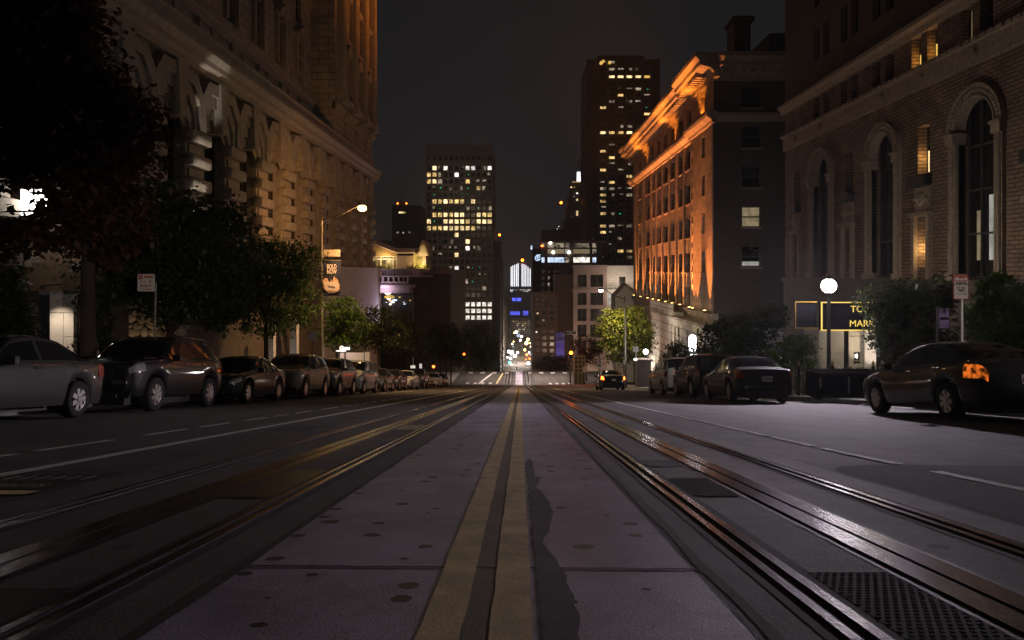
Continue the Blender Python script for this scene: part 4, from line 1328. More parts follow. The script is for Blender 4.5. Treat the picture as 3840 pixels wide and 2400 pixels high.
# ------------------------------------------------------------------ towers
CODE = {'y': 'w_warm', 'Y': 'w_bright', 'w': 'w_dim', 'W': 'w_white', 'g': 'w_green', 'b': 'w_blue', 'o': 'w_gold'}
def grid_tower(t, Y, x0, x1, ztop, zbot, pxs, pys, pw, ph, rows, wallm, depth=.35, glass='deepglass', maxparts=100):
    """front wall facing the camera with a grid of recessed windows at photo pixels pxs x pys"""
    holes = []
    k = Y / F
    lit, dark = [], []
    rw = random.Random(int(Y))
    for r, py in enumerate(pys):
        for c, px in enumerate(pxs):
            h = (PX(px, Y) - pw * k / 2, PX(px, Y) + pw * k / 2, PZ(py + ph / 2, Y), PZ(py - ph / 2, Y))
            if h[0] < x0 + .05 or h[1] > x1 - .05: continue
            holes.append(h)
            ch = rows[r][c] if r < len(rows) and c < len(rows[r]) else '.'
            (lit if ch in CODE else dark).append((h, ch))
    b = bmesh.new()
    wall(b, Vector((0, Y, 0)), X1, -Y1, x0, x1, zbot, ztop, holes, depth)
    obj('front_wall', b, M[wallm], t)
    O = Vector((0, Y, 0))
    for h, ch in lit[:maxparts]:
        b = bmesh.new(); a0, a1, c0, c1 = h
        if ch == 'g':
            u_ = rw.uniform(.15, .6); v_ = rw.uniform(.3, .6); a0, a1, c0, c1 = a0 + (a1 - a0) * u_, a0 + (a1 - a0) * (u_ + .32), c0 + (c1 - c0) * v_, c0 + (c1 - c0) * (v_ + .3)
        elif ch == 'w':
            if rw.random() < .6: c0 = c0 + (c1 - c0) * rw.uniform(.35, .6)
            if rw.random() < .4: a1 = a0 + (a1 - a0) * rw.uniform(.4, .8)
            elif rw.random() < .4: a0 = a1 - (a1 - a0) * rw.uniform(.4, .8)
        quad(b, (a0, Y + depth - .03, c0), (a1, Y + depth - .03, c0), (a1, Y + depth - .03, c1), (a0, Y + depth - .03, c1))
        o = obj('window', b, M[CODE[ch]], t)
        if ch in 'gw': dark.append((h, '.'))
    b = bmesh.new(); bl = bmesh.new(); n = 0
    for h, ch in dark: quad(b, (h[0], Y + depth, h[2]), (h[1], Y + depth, h[2]), (h[1], Y + depth, h[3]), (h[0], Y + depth, h[3]))
    tag(obj('dark_windows', b, M[glass], t), kind='stuff')
    rest = {}
    for h, ch in lit[maxparts:]:
        bb = rest.setdefault(CODE[ch], bmesh.new()); quad(bb, (h[0], Y + depth, h[2]), (h[1], Y + depth, h[2]), (h[1], Y + depth, h[3]), (h[0], Y + depth, h[3]))
    for mname, bb in rest.items(): tag(obj('more_lit_windows', bb, M[mname], t), kind='stuff')

YA = 430
ax0, ax1 = PX(1595, YA), PX(1846, YA)
TA = thing('office_tower', 'brown office tower with a square grid of lit windows and dark vents along its top', 'office tower', ((ax0 + ax1) / 2, YA, gz(YA)))
rowsA = ["............", ".YwW..wWW.wWw", "yyw..W.g...w", "yYw....y.ww.", ".wg.w.wg.yw.", ".g....gg.g..", ".yyYyyy.Y...", ".wg....w.g.w", ".yyYyYY..Yyy", "Yg.YYYYy.YYY", "yyyYYYYYyw..", ".....Y......", "..g.w..Y.G..", ".w.www.Www..", "..w..Y......", "............", "....wW.wgg..", "....yYg..ww.", "....w.wwg...", "....w.....w.", "......g.....", "....WWWWWWWW", "....WWWWWWWW", "....WWWWWWWW"]
pxsA = [1608.5 + 20.7 * k for k in range(12)]
pysA = [592] + [630 + 25.05 * k for k in range(20)] + [1141, 1166, 1191]
grid_tower(TA, YA, ax0, ax1, PZ(545, YA), gz(YA) - 4, pxsA, pysA, 14.5, 15.5, rowsA, 'tower_a', .8)
bm = bmesh.new()
for px in pxsA: ubox(bm, Vector((0, YA, 0)), X1, -Y1, PX(px, YA) - 1.25, PX(px, YA) + 1.25, -.82, -.4, PZ(612, YA), PZ(572, YA)) if False else None
wall(bm, Vector((ax1, 0, 0)), Y1, X1, YA, YA + 62, gz(YA) - 4, PZ(545, YA), [(YA + 3 + 5 * k, YA + 6.2 + 5 * k, PZ(1200 - 25 * r, YA), PZ(1200 - 25 * r, YA) + 2.5) for k in range(11) for r in range(23)], .5)
wall(bm, Vector((ax0, 0, 0)), Y1, -X1, YA, YA + 62, gz(YA) - 4, PZ(545, YA))
quad(bm, (ax0, YA, PZ(545, YA)), (ax1, YA, PZ(545, YA)), (ax1, YA + 62, PZ(545, YA)), (ax0, YA + 62, PZ(545, YA)))
obj('side_wall', bm, M['tower_a'], TA)
bm = bmesh.new()
for k in range(13): ubox(bm, Vector((0, YA, 0)), X1, -Y1, PX(1598.2 + 20.7 * k, YA) - .35, PX(1598.2 + 20.7 * k, YA) + .35, 0, .5, gz(YA) - 4, PZ(566, YA))
obj('mullion', bm, M['tower_a'], TA)
bm = bmesh.new(); box(bm, ax0 + .6, ax1 - .6, YA + 1.2, YA + 61, gz(YA), PZ(548, YA)); obj('core', bm, M['black'], TA)

# dark red bay-windowed tower on the right
YB = 400
bx0, bx1 = PX(2200, YB), PX(2475, YB)
TB = thing('office_tower', 'tallest dark tower with scattered lit windows and a bright gold row near its top', 'office tower', ((bx0 + bx1) / 2, YB, gz(YB)))
rnd = random.Random(44)
pxsB = [2204, 2262, 2294, 2327, 2360, 2393, 2427]
pysB = [200 + .529 * v for v in (62, 112, 165, 210)] + [200 + .529 * (252 + 44.2 * k) for k in range(28)]
rb = [".ww....", "..wwww.", "..YYYYo", "......."]
dens = {4: 'oywgwww', 3: '.......'}
for k in range(28):
    if k in (5, 6, 8, 9, 10, 11): p = .12
    elif k in (7,): p = .95
    elif k in (12, 15, 16, 17): p = .75
    elif k in (18,): p = .3
    else: p = .38
    s = ''
    for c in range(7):
        q = rnd.random()
        s += ('.' if q > p else rnd.choice('wwwyywg' if k != 7 else 'yyY') if c > 0 else ('.' if rnd.random() < .7 else 'w'))
    rb.append(s)
grid_tower(TB, YB, bx0, bx1, PZ(222, YB), gz(YB) - 4, pxsB, pysB, 22, 10, rb, 'tower_b', .6)
bm = bmesh.new()
for px in (2228, 2278, 2311, 2344, 2377, 2410, 2445):
    prism(bm, [(PX(px, YB) - .9, YB), (PX(px, YB), YB - 1.0), (PX(px, YB) + .9, YB)], 'z', gz(YB), PZ(225, YB))
obj('bay_rib', bm, M['tower_b'], TB)
bm = bmesh.new(); box(bm, bx0 + .5, bx1 - .5, YB + 1, YB + 45, gz(YB), PZ(226, YB)); box(bm, bx0 + 6, bx1 - 8, YB + 4, YB + 30, PZ(226, YB), PZ(200, YB)); obj('core', bm, M['black'], TB)
for (px, py) in ((2254, 237), (2262, 230), (2286, 235)):
    b = bmesh.new(); sphere(b, P(px, py, YB - .8), .9, 8, 6); obj('roof_lamp', b, M['w_gold'], TB, True)

# stepped old tower with a lit cap and mast
YS = 520
TS = thing('old_tower', 'stepped old tower with a glowing white cap, mast and flag between the two office towers', 'tower', (PX(2165, YS), YS, gz(YS)))
bm = bmesh.new()
for (a, c, z0, z1, dp) in ((2118, 2200, gz(YS), PZ(820, YS), 22), (2128, 2196, PZ(820, YS), PZ(735, YS), 18), (2142, 2192, PZ(735, YS), PZ(686, YS), 14), (2066, 2118, gz(YS), PZ(860, YS), 18), (2030, 2066, gz(YS), PZ(863, YS), 15)):
    box(bm, PX(a, YS), PX(c, YS), YS - dp / 4, YS + dp, z0, z1)
for k in range(12): box(bm, PX(2122 + 6.4 * k, YS), PX(2124.5 + 6.4 * k, YS), YS - 5.9, YS - 5.5, gz(YS), PZ(830, YS))
obj('shaft', bm, M['far_stone'], TS)
bm = bmesh.new(); cyl(bm, P(2170, 683, YS - 2), P(2170, 645, YS - 2), 1.5, 1.3, 10); obj('lit_cap', bm, M['led'], TS)
bm = bmesh.new(); cyl(bm, P(2170, 645, YS - 2), P(2169, 612, YS - 2), .55, .4, 8); cyl(bm, P(2169, 612, YS - 2), P(2168, 590, YS - 2), .15, .12, 6)
obj('mast', bm, M['far_stone'], TS)
bm = bmesh.new(); box(bm, PX(2162, YS), PX(2169, YS), YS - 2.1, YS - 2, PZ(600, YS), PZ(590, YS)); obj('flag', bm, M['sign_white'], TS)
bm = bmesh.new(); box(bm, PX(2144, YS), PX(2190, YS), YS - 5.6, YS - 3.6, PZ(686.5, YS), PZ(684, YS)); obj('ledge_light', bm, M['w_warm'], TS)
for (px, py, w, h, m) in ((2162, 728, 6, 6, 'w_white'), (2162, 752, 6, 7, 'w_bright'), (2162, 802, 6, 18, 'w_bright'), (2140, 706, 6, 5, 'w_warm'), (2152, 705, 4, 4, 'w_warm'), (2182, 789, 5, 4, 'w_bright'), (2190, 789, 5, 4, 'w_bright'), (2180, 815, 5, 4, 'w_warm'), (2190, 815, 4, 4, 'w_warm'), (2140, 815, 4, 4, 'w_dim'), (2088, 860, 3, 3, 'w_white'), (2094, 851, 3, 3, 'w_white'), (2150, 740, 4, 4, 'w_dim')):
    b = bmesh.new(); box(b, PX(px - w / 2, YS), PX(px + w / 2, YS), YS - 6.2, YS - 6.0, PZ(py + h / 2, YS), PZ(py - h / 2, YS)); obj('window', b, M[m], TS)
b = bmesh.new(); sphere(b, P(2104, 760, YS - 3), .9, 8, 6); obj('beacon', b, M['beacon'], TS, True)

# office block with the lit top floors and the blue round emblem
YO = 300
OB = thing('office_block', 'banded office block with bright white top floors and a blue round emblem', 'office building', (PX(2150, YO), YO, gz(YO)))
ox0, ox1 = PX(1996, YO), PX(2262, YO)
bm = bmesh.new()
holes = []
oz = lambda py: PZ(py, YO)
bands = [(912, 928), (934, 951), (965, 984)] + [(1012 + 24.5 * k, 1024 + 24.5 * k) for k in range(13)]
cols = [(2031, 2042), (2054, 2116), (2119, 2135), (2150, 2212), (2222, 2236)]
for a, c in bands:
    for l, r in cols: holes.append((PX(l, YO), PX(r, YO), oz(c), oz(a)))
wall(bm, Vector((0, YO, 0)), X1, -Y1, PX(2028, YO), ox1, gz(YO) - 5, oz(906), holes, .5)
obj('front_wall', bm, M['far_stone'], OB)
bm = bmesh.new()
box(bm, PX(2020, YO), ox1 + 1, YO - 2.2, YO + 14, oz(908), oz(904))
obj('roof', bm, M['office_pale'], OB)
bm = bmesh.new(); box(bm, ox0, PX(2028, YO), YO - .4, YO + 30, gz(YO) - 5, oz(932)); box(bm, PX(2062, YO), PX(2074, YO), YO - .8, YO, gz(YO), oz(1000)); box(bm, PX(2028, YO), ox1, YO + .6, YO + 30, gz(YO), oz(908))
obj('dark_flank', bm, M['far_dark'], OB)
rnd = random.Random(9)
for i, (a, c) in enumerate(bands):
    for j, (l, r) in enumerate(cols):
        m = 'deepglass'
        if i == 0: m = ('w_dim', 'w_dim', 'w_dim', 'w_dim', 'w_dim')[j]
        if i == 1: m = ('deepglass', 'w_curtain', 'w_grey', 'w_curtain', 'w_dim')[j]
        if i == 2: m = ('w_blue', 'w_blue', 'w_dim', 'w_white', 'w_blue')[j]
        if i > 2 and j in (1, 2) and rnd.random() < .22: m = 'w_dim'
        b = bmesh.new(); box(b, PX(l, YO), PX(r, YO), YO + .45, YO + .55, oz(c), oz(a)); obj('window', b, M[m], OB)
for px, py, w, h, m in ((2092, 1049, 14, 11, 'w_bright'), (2070, 1098, 22, 10, 'w_warm'), (2112, 1052, 7, 8, 'w_curtain')):
    b = bmesh.new(); box(b, PX(px - w / 2, YO), PX(px + w / 2, YO), YO + .32, YO + .4, oz(py + h / 2), oz(py - h / 2)); obj('window', b, M[m], OB)
for px, py in ((2064, 910), (2186, 972), (2134, 946), (2075, 946)):
    b = bmesh.new(); sphere(b, P(px, py, YO - .2), .6, 8, 6); obj('ceiling_lamp', b, M['lamp_small'], OB, True)
b = bmesh.new(); box(b, PX(2028, YO), PX(2038, YO), YO - .7, YO - .5, oz(925), oz(920)); obj('exit_light', b, M['tail_on'], OB)
def emblem():
    b = bmesh.new(); c = P(2016, 968, YO - .5); r = 1.15
    for k in range(28):
        t0, t1 = math.pi * (.22 + 1.62 * k / 28), math.pi * (.22 + 1.62 * (k + 1) / 28)
        q = [(c.x + rr * math.cos(t), c.z + rr * math.sin(t)) for rr, t in ((r, t0), (r, t1), (r * .78, t1), (r * .78, t0))]
        prism(b, q, 'y', c.y - .1, c.y)
    for z0, xe in ((1.2, 1.3), (.25, 1.15), (-.55, 1.2)): box(b, c.x - .35, c.x + xe, c.y - .11, c.y - .01, c.z + z0, c.z + z0 + .26)
    box(b, c.x - .35, c.x - .08, c.y - .115, c.y - .005, c.z - .5, c.z + 1.4)
    return b
obj('emblem', emblem(), emis('blue emblem', (.55, .72, 1.0), 1.6), OB)
b = bmesh.new(); box(b, PX(1991, YO), PX(1996, YO), YO + 3, YO + 3.5, oz(934), oz(920)); obj('roof_sign', b, M['w_blue'], OB)

# far building crowned with upright light tubes
YL = 1000
LB = thing('far_tower', 'far tower crowned with upright white light tubes at the end of the street', 'tower', (PX(1955, YL), YL, gz(YL)))
lz = lambda py: PZ(py, YL)
bm = bmesh.new(); box(bm, PX(1908, YL), PX(1998, YL), YL, YL + 30, gz(YL), lz(1082)); box(bm, PX(1912, YL), PX(1993, YL), YL + 2, YL + 20, lz(1082), lz(1010)); box(bm, PX(1935, YL), PX(1975, YL), YL + 3, YL + 14, lz(1010), lz(985))
obj('wall', bm, mat('far violet stone', (.10, .085, .11), .85, scale=.3, amt=.3), LB)
for k, (px, top) in enumerate(((1917, 1000), (1923, 996), (1930, 993), (1937, 991), (1943, 988), (1958, 989), (1965, 991), (1972, 995), (1980, 1000), (1988, 1007))):
    b = bmesh.new(); cyl(b, (PX(px, YL), YL + 1.2, lz(1074)), (PX(px, YL), YL + 1.2, lz(top)), .62, .62, 8); obj('light_tube', b, M['led'], LB)
b = bmesh.new(); sphere(b, P(1959, 976, YL), 2.0, 10, 8); obj('beacon', b, M['beacon'], LB, True)
rnd = random.Random(77)
for (a, c, t_, u) in ((1921, 1935, 1117, 1129), (1937, 1954, 1117, 1129)):
    b = bmesh.new(); box(b, PX(a, YL), PX(c, YL), YL - .6, YL - .3, lz(u), lz(t_)); obj('blue_sign', b, M['blue_led'], LB)
for k in range(9):
    a = 1913 + 4.2 * k
    b = bmesh.new(); box(b, PX(a, YL), PX(a + 2.6, YL), YL - .6, YL - .3, lz(1181), lz(1168)); obj('blue_bar', b, M['blue_led'], LB)
for k in range(4):
    a = 1962 + 5 * k
    b = bmesh.new(); box(b, PX(a, YL), PX(a + 3, YL), YL - .6, YL - .3, lz(1182), lz(1166)); obj('blue_bar', b, M['blue_led'], LB)
for py in (1086, 1091):
    for k in range(18):
        if rnd.random() < .6:
            a = 1909 + 4.8 * k
            b = bmesh.new(); box(b, PX(a, YL), PX(a + 3, YL), YL - .5, YL - .3, lz(py + 3), lz(py - 1)); obj('window', b, M[rnd.choice(['w_white', 'w_dim', 'w_blue'])], LB)

YM = 780
MB_ = thing('far_office', 'low far office block with small rows of lit windows closing the street', 'office building', (PX(1950, YM), YM, gz(YM)))
bm = bmesh.new(); box(bm, PX(1912, YM), PX(1990, YM), YM, YM + 20, gz(YM), PZ(1196, YM)); obj('wall', bm, M['far_stone'], MB_)
n = 0
for r in range(6):
    for k in range(15):
        if rnd.random() < (.75 if r == 1 else .42) and n < 60:
            a, py = 1914 + 5 * k, 1203 + 7.6 * r
            b = bmesh.new(); box(b, PX(a, YM), PX(a + 2.6, YM), YM - .3, YM - .1, PZ(py + 3.6, YM), PZ(py, YM)); obj('window', b, M[rnd.choice(['w_dim', 'w_warm', 'w_white', 'w_dim'])], MB_); n += 1

# buildings lining the lower street
rnd = random.Random(15)
def lining(label, side, y0, y1, X, depth, top, m, n_lit, px=None):
    zb = gz(y1) - 4
    x0, x1 = (X - depth, X) if side < 0 else (X, X + depth)
    t = thing('street_building', label, 'building', (X, y0, zb))
    zt = PZ(top, y0)
    NN = X1 if side < 0 else -X1
    hs = []
    nz = int((zt - zb) / 3.6); ny = int((y1 - y0) / 6)
    for r in range(nz - 1):
        for k in range(ny): hs.append((y0 + 2 + 6 * k, y0 + 4.8 + 6 * k, zb + 2 + 3.6 * r, zb + 4.3 + 3.6 * r))
    b = bmesh.new()
    wall(b, Vector((X, 0, 0)), Y1, NN, y0, y1, zb, zt, hs, .35)
    fh = []
    for r in range(nz - 1):
        for k in range(int(depth / 4.5)): fh.append((x0 + 1 + 4.5 * k, x0 + 3.2 + 4.5 * k, zb + 2 + 3.6 * r, zb + 4.3 + 3.6 * r))
    wall(b, Vector((0, y0, 0)), X1, -Y1, x0, x1, zb, zt, fh, .35)
    quad(b, (x0, y0, zt), (x1, y0, zt), (x1, y1, zt), (x0, y1, zt))
    box(b, x0 - .4, x1 + .4, y0 - .5, y1, zt - .9, zt + .3)
    obj('wall', b, M[m], t)
    b = bmesh.new()
    xx = X + (-.36 if side < 0 else .36)
    box(b, min(x0, x1) + .4, max(x0, x1) - .36, y0 + .36, y1 - .3, zb, zt - 1)
    obj('glazing', b, M['deepglass'], t)
    allh = [('s', h) for h in hs] + [('f', h) for h in fh]
    for w, h in rnd.sample(allh, min(n_lit, len(allh))):
        b = bmesh.new()
        if w == 's': quad(b, *[(X + (-.33 if side < 0 else .33), yy, zz) for yy, zz in ((h[0], h[2]), (h[1], h[2]), (h[1], h[3]), (h[0], h[3]))])
        else: quad(b, *[(a, y0 + .33, zz) for a, zz in ((h[0], h[2]), (h[1], h[2]), (h[1], h[3]), (h[0], h[3]))])
        obj('window', b, M[rnd.choice(['w_dim', 'w_dim', 'w_warm', 'w_white'])], t)
    return t
lining('dark slender building just right of the brown office tower', -1, 433, 472, -12.0, 4.2, 905, 'far_dark', 4)
lining('dark stepped building behind the slender one on the left of the lower street', -1, 500, 556, -12.5, 14, 995, 'far_stone', 26)
lining('low dark building far down the left side of the lower street', -1, 562, 770, -12.5, 16, 1150, 'far_dark', 30)
lining('tall dim building along the right side of the lower street', 1, 330, 520, 12.5, 18, 1010, 'apartment', 24)
lining('low dim building far down the right side of the lower street', 1, 525, 770, 12.5, 16, 1120, 'far_stone', 30)
sp = thing('church_spire', 'thin dark spire with a red beacon right of the brown office tower', 'spire', (PX(1872, 480), 480, gz(480)))
bm = bmesh.new(); cyl(bm, (PX(1873, 480), 480, PZ(1000, 480)), (PX(1873, 480), 480, PZ(884, 480)), 2.6, .25, 8); box(bm, PX(1873, 480) - 2.4, PX(1873, 480) + 2.4, 478, 482.6, gz(480), PZ(999, 480))
obj('spire', bm, M['far_dark'], sp)
b = bmesh.new(); sphere(b, P(1873, 881, 480), .75, 8, 6); obj('beacon', b, M['beacon'], sp, True)
fa = thing('far_block', 'distant dark block left of the brown office tower, warm windows near its top', 'building', (PX(1520, 600), 600, gz(600)))
bm = bmesh.new(); box(bm, PX(1470, 600), PX(1575, 600), 600, 640, gz(600), PZ(770, 600)); box(bm, PX(1490, 600), PX(1510, 600), 604, 620, PZ(770, 600), PZ(755, 600)); cyl(bm, P(1507, 755, 605), P(1507, 735, 605), .3, .2, 6)
obj('wall', bm, M['far_dark'], fa)
for px, py, w, m in ((1503, 797, 14, 'w_bright'), (1516, 797, 8, 'w_warm'), (1492, 872, 8, 'w_dim'), (1535, 870, 6, 'w_dim'), (1512, 873, 6, 'w_dim')):
    b = bmesh.new(); box(b, PX(px - w / 2, 600), PX(px + w / 2, 600), 599.6, 599.8, PZ(py + 3, 600), PZ(py - 3, 600)); obj('window', b, M[m], fa)
for px in (1491, 1524):
    b = bmesh.new(); sphere(b, P(px, 763, 600), .6, 8, 6); obj('beacon', b, M['beacon'], fa, True)

# ------------------------------------------------------------------ pale office block beyond the crossing, right
YW = 205
WB = thing('office_block', 'pale concrete office block with large square dark windows beyond the crossing', 'office building', (PX(2230, YW), YW, gz(YW)))
wz = lambda py: PZ(py, YW)
wx = lambda px: PX(px, YW)
bm = bmesh.new()
holes = []
for py in (1030, 1098, 1158, 1218, 1278):
    holes += [(wx(2214), wx(2262), wz(py + 46), wz(py)), (wx(2166), wx(2200), wz(py + 46), wz(py))]
wall(bm, Vector((0, YW, 0)), X1, -Y1, wx(2150), wx(2276), gz(YW) - 6, wz(1000), holes, 1.0)
box(bm, wx(2146), wx(2278), YW - .6, YW, wz(1004), wz(994)); box(bm, wx(2146), wx(2278), YW - .5, YW, wz(1092), wz(1082))
obj('wall', bm, M['office_pale'], WB)
for h in holes: window(WB, Vector((0, YW, 0)), X1, -Y1, *h, .8, 'deepglass', (2, 1), .14)
bm = bmesh.new()
wall(bm, Vector((0, YW, 0)), X1, -Y1, wx(2276), wx(2420), gz(YW) - 6, wz(996), [(wx(2322), wx(2346), wz(1075), wz(1038)), (wx(2281), wx(2306), wz(1145), wz(1098))], 1.0)
box(bm, wx(2276), wx(2420), YW + 1.1, YW + 14, gz(YW), wz(998))
obj('corner_wall', bm, M['white_stone'], WB)
window(WB, Vector((0, YW, 0)), X1, -Y1, wx(2322), wx(2346), wz(1075), wz(1038), .8, 'deepglass', (2, 1), .14)
window(WB, Vector((0, YW, 0)), X1, -Y1, wx(2281), wx(2306), wz(1145), wz(1098), .8, 'w_grey', (2, 2), .14)
bm = bmesh.new()
for k in range(9): box(bm, wx(2284 + 10 * k) - .06, wx(2284 + 10 * k) + .06, YW - 1.6, YW - 1.5, wz(1082), wz(1070))
box(bm, wx(2282), wx(2366), YW - 1.65, YW - 1.45, wz(1070.5), wz(1069)); box(bm, wx(2282), wx(2366), YW - 1.7, YW - .02, wz(1084), wz(1082))
obj('balcony_rail', bm, M['frame'], WB)
light('corner_light', 'AREA', (wx(2320), YW - 7, wz(1085)), 750, (1, .82, .62), (wx(2320), YW, wz(1040)), 3.0, parent=WB)

AB = thing('apartment_building', 'reddish apartment building with stacked bay windows right of the lower street', 'apartment building', (PX(2100, 230), 230, gz(230)))
az = lambda py: PZ(py, 230); axx = lambda px: PX(px, 230)
bm = bmesh.new(); hs = []
for r in range(11):
    for l in (2006, 2034, 2062): hs.append((axx(l), axx(l + 16), az(1130 + 24 * r), az(1116 + 24 * r)))
wall(bm, Vector((0, 230, 0)), X1, -Y1, axx(2000), axx(2090), gz(230) - 6, az(1098), hs, .4)
for r in range(11): box(bm, axx(2000), axx(2030), 229.2, 230, az(1136 + 24 * r), az(1131 + 24 * r))
box(bm, axx(2000), axx(2090), 230.5, 250, gz(230), az(1100))
obj('wall', bm, M['apartment'], AB)
for h in hs:
    b = bmesh.new(); ubox(b, Vector((0, 230, 0)), X1, -Y1, h[0], h[1], -.45, -.38, h[2], h[3]); obj('window', b, M['deepglass'], AB)
for px, py, m in ((2012, 1245, 'w_white'), (2016, 1175, 'w_bright'), (2038, 1200, 'w_dim')):
    b = bmesh.new(); box(b, axx(px - 3), axx(px + 3), 229.8, 229.9, az(py + 3), az(py - 3)); obj('window', b, M[m], AB)
bm = bmesh.new()
for k in range(8): box(bm, axx(2092 + 9 * k), axx(2096 + 9 * k), 240, 241, gz(230), az(1050 + (k % 3) * 8))
box(bm, axx(2090), axx(2165), 241, 258, gz(230), az(1030))
obj('rear_wing', bm, M['apartment'], AB)

VP = thing('lit_portal', 'small classical portal lit violet beyond the crossing', 'portal', (PX(2095, 170), 170, gz(170)))
vx = lambda px: PX(px, 170); vz = lambda py: PZ(py, 170)
bm = bmesh.new(); box(bm, vx(2085), vx(2098), 170, 171, gz(170), vz(1278)); box(bm, vx(2084), vx(2117), 169.9, 172, vz(1272), vz(1252)); box(bm, vx(2078), vx(2117), 169.6, 172, vz(1252), vz(1247)); box(bm, vx(2083), vx(2117), 169.7, 172, vz(1278), vz(1272)); box(bm, vx(2098), vx(2117), 171, 172, gz(170), vz(1278))
obj('stone', bm, M['white_stone'], VP)
light('violet_light', 'SPOT', (vx(2092), 165.5, gz(170) + 1.2), 1300, (.25, .18, 1.0), (vx(2098), 170, vz(1270)), .3, 70, .6, VP)
H.location.z += 0.7
# ------------------------------------------------------------------ right: flood-lit hotel
OH = thing('hotel_building', 'buff stone building flooded with orange light under a deep bracketed cornice', 'building', (WR, 95, gz(95)))
OO, ON = Vector((WR, 0, 0)), -X1
oy0, oy1 = 69.0, 120.5
colsO = [(114, 1.0), (106.6, 1.9), (102, 1.0), (97.9, 1.5), (93.6, 1.5), (89.2, 1.45), (85.2, 1.05), (80.4, 2.15)]
tops = [14.4, 10.55, 6.7, 2.85, -1.0]
hs = [(y - w, y + w, t - 2.15, t) for y, w in colsO for t in tops]
hs += [(y - 1.0, y + 1.0, 16.5, 18.7) for y in (114, 108.5, 103.4, 98.6, 94, 89.5, 85, 80.8)]
hc = [(72.3, 73.6, t - 2.15, t) for t in tops + [18.5]]
bm = bmesh.new()
wall(bm, OO, Y1, ON, 78, oy1, -6.5, 21.0, hs, .45)
wall(bm, OO + ON * .45, Y1, ON, oy0, 78, -6.5, 21.0, hc, .6)
wall(bm, Vector((0, 78, 0)), X1, Y1, WR - .45, WR, -6.5, 21)
obj('street_wall', bm, M['orange_stone'], OH)
fh = []
for a, c in ((326, 403), (472, 553), (623, 702), (775, 850), (923, 1000)): fh.append((PX(2783, oy0), PX(2853, oy0), PZ(c, oy0), PZ(a, oy0)))
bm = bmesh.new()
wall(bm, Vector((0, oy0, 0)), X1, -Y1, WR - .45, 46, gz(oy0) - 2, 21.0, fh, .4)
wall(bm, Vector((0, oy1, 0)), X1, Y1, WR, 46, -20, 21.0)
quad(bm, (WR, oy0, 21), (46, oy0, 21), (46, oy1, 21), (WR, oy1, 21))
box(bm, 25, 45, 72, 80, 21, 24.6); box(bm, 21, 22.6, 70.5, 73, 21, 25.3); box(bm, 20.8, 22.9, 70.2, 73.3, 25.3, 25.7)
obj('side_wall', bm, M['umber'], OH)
for i, h in enumerate(hs):
    m = 'deepglass'
    if (round(h[1] + h[0]) // 2, h[3]) in (): m = 'w_dim'
    w = window(OH, OO, Y1, ON, *h, .40, m, (3 if h[1] - h[0] > 3 else 2 if h[1] - h[0] > 2 else 1, 2), .12)
for i, h in enumerate(hc): window(OH, OO + ON * .45, Y1, ON, *h, .5, 'w_curtain' if i in (2, 4) else 'deepglass', (1, 2), .1)
for i, h in enumerate(fh):
    if i == 3: window(OH, Vector((0, oy0, 0)), X1, -Y1, *h, .35, 'w_curtain', (1, 2), .12)
    elif i == 4:
        window(OH, Vector((0, oy0, 0)), X1, -Y1, *h, .35, 'deepglass', (1, 2), .12)
        b = bmesh.new(); ubox(b, Vector((0, oy0, 0)), X1, -Y1, h[0] + .1, h[1] - .1, -.34, -.30, h[2] + .1, h[2] + .5); obj('lit_sash', b, M['w_grey'], OH)
    else: window(OH, Vector((0, oy0, 0)), X1, -Y1, *h, .35, 'deepglass', (1, 2), .12)
bm = bmesh.new()                                          # lintels and sills of the side windows
for h in fh:
    ubox(bm, Vector((0, oy0, 0)), X1, -Y1, h[0] - .12, h[1] + .12, .0, .12, h[2] - .2, h[2] - .03)
obj('sill', bm, M['terracotta'], OH)
corn = [(-.2, 19.0), (.3, 19.0), (.35, 19.5), (.6, 19.8), (1.7, 20.1), (1.75, 20.5), (2.1, 20.9), (2.1, 21.3), (-.2, 21.3)]
bm = bmesh.new()
course(bm, OO, Y1, ON, 78.4, 118, corn)
course(bm, OO + ON * .45, Y1, ON, oy0 - 1.6, 78.4, [(a, z + .03) for a, z in corn])
course(bm, OO + ON * .35, Y1, ON, 118, oy1 + 1.0, [(a, z + .03) for a, z in corn])
for k in range(62):
    y = 70 + .82 * k
    off = .45 if y < 78.4 else 0
    ubox(bm, OO, Y1, ON, y - .17, y + .17, .3 + off, 1.5 + off, 19.55, 20.06)
obj('cornice', bm, M['orange_stone'], OH)
bm = bmesh.new()
course(bm, Vector((0, oy0, 0)), X1, -Y1, WR - .45, 46, [(-.1, 19.0), (.3, 19.0), (.35, 19.5), (.6, 19.8), (1.55, 20.1), (1.6, 20.5), (1.9, 20.9), (1.9, 21.28), (-.1, 21.28)])
for k in range(14): ubox(bm, Vector((0, oy0, 0)), X1, -Y1, WR + .3 + .85 * k, WR + .65 + .85 * k, .3, 1.3, 19.5, 20.05)
course(bm, Vector((0, oy0, 0)), X1, -Y1, WR - .45, 46, [(-.1, 15.1), (.2, 15.1), (.45, 15.6), (.45, 15.9), (-.1, 15.9)])
obj('side_cornice', bm, M['terracotta'], OH)
c2 = [(-.2, 14.95), (.25, 14.95), (.3, 15.2), (.75, 15.55), (.8, 15.85), (.76, 16.1), (-.2, 16.1)]
bm = bmesh.new()
course(bm, OO, Y1, ON, 78.4, 117.5, c2)
course(bm, OO + ON * .45, Y1, ON, oy0 - .5, 78.4, c2); course(bm, OO + ON * .3, Y1, ON, 117.5, oy1 + .5, c2)
ubox(bm, OO, Y1, ON, 78, oy1, 0, .35, -3.9, -3.3); ubox(bm, OO, Y1, ON, oy0 - .1, 78, 0, .8, -3.9, -3.3)
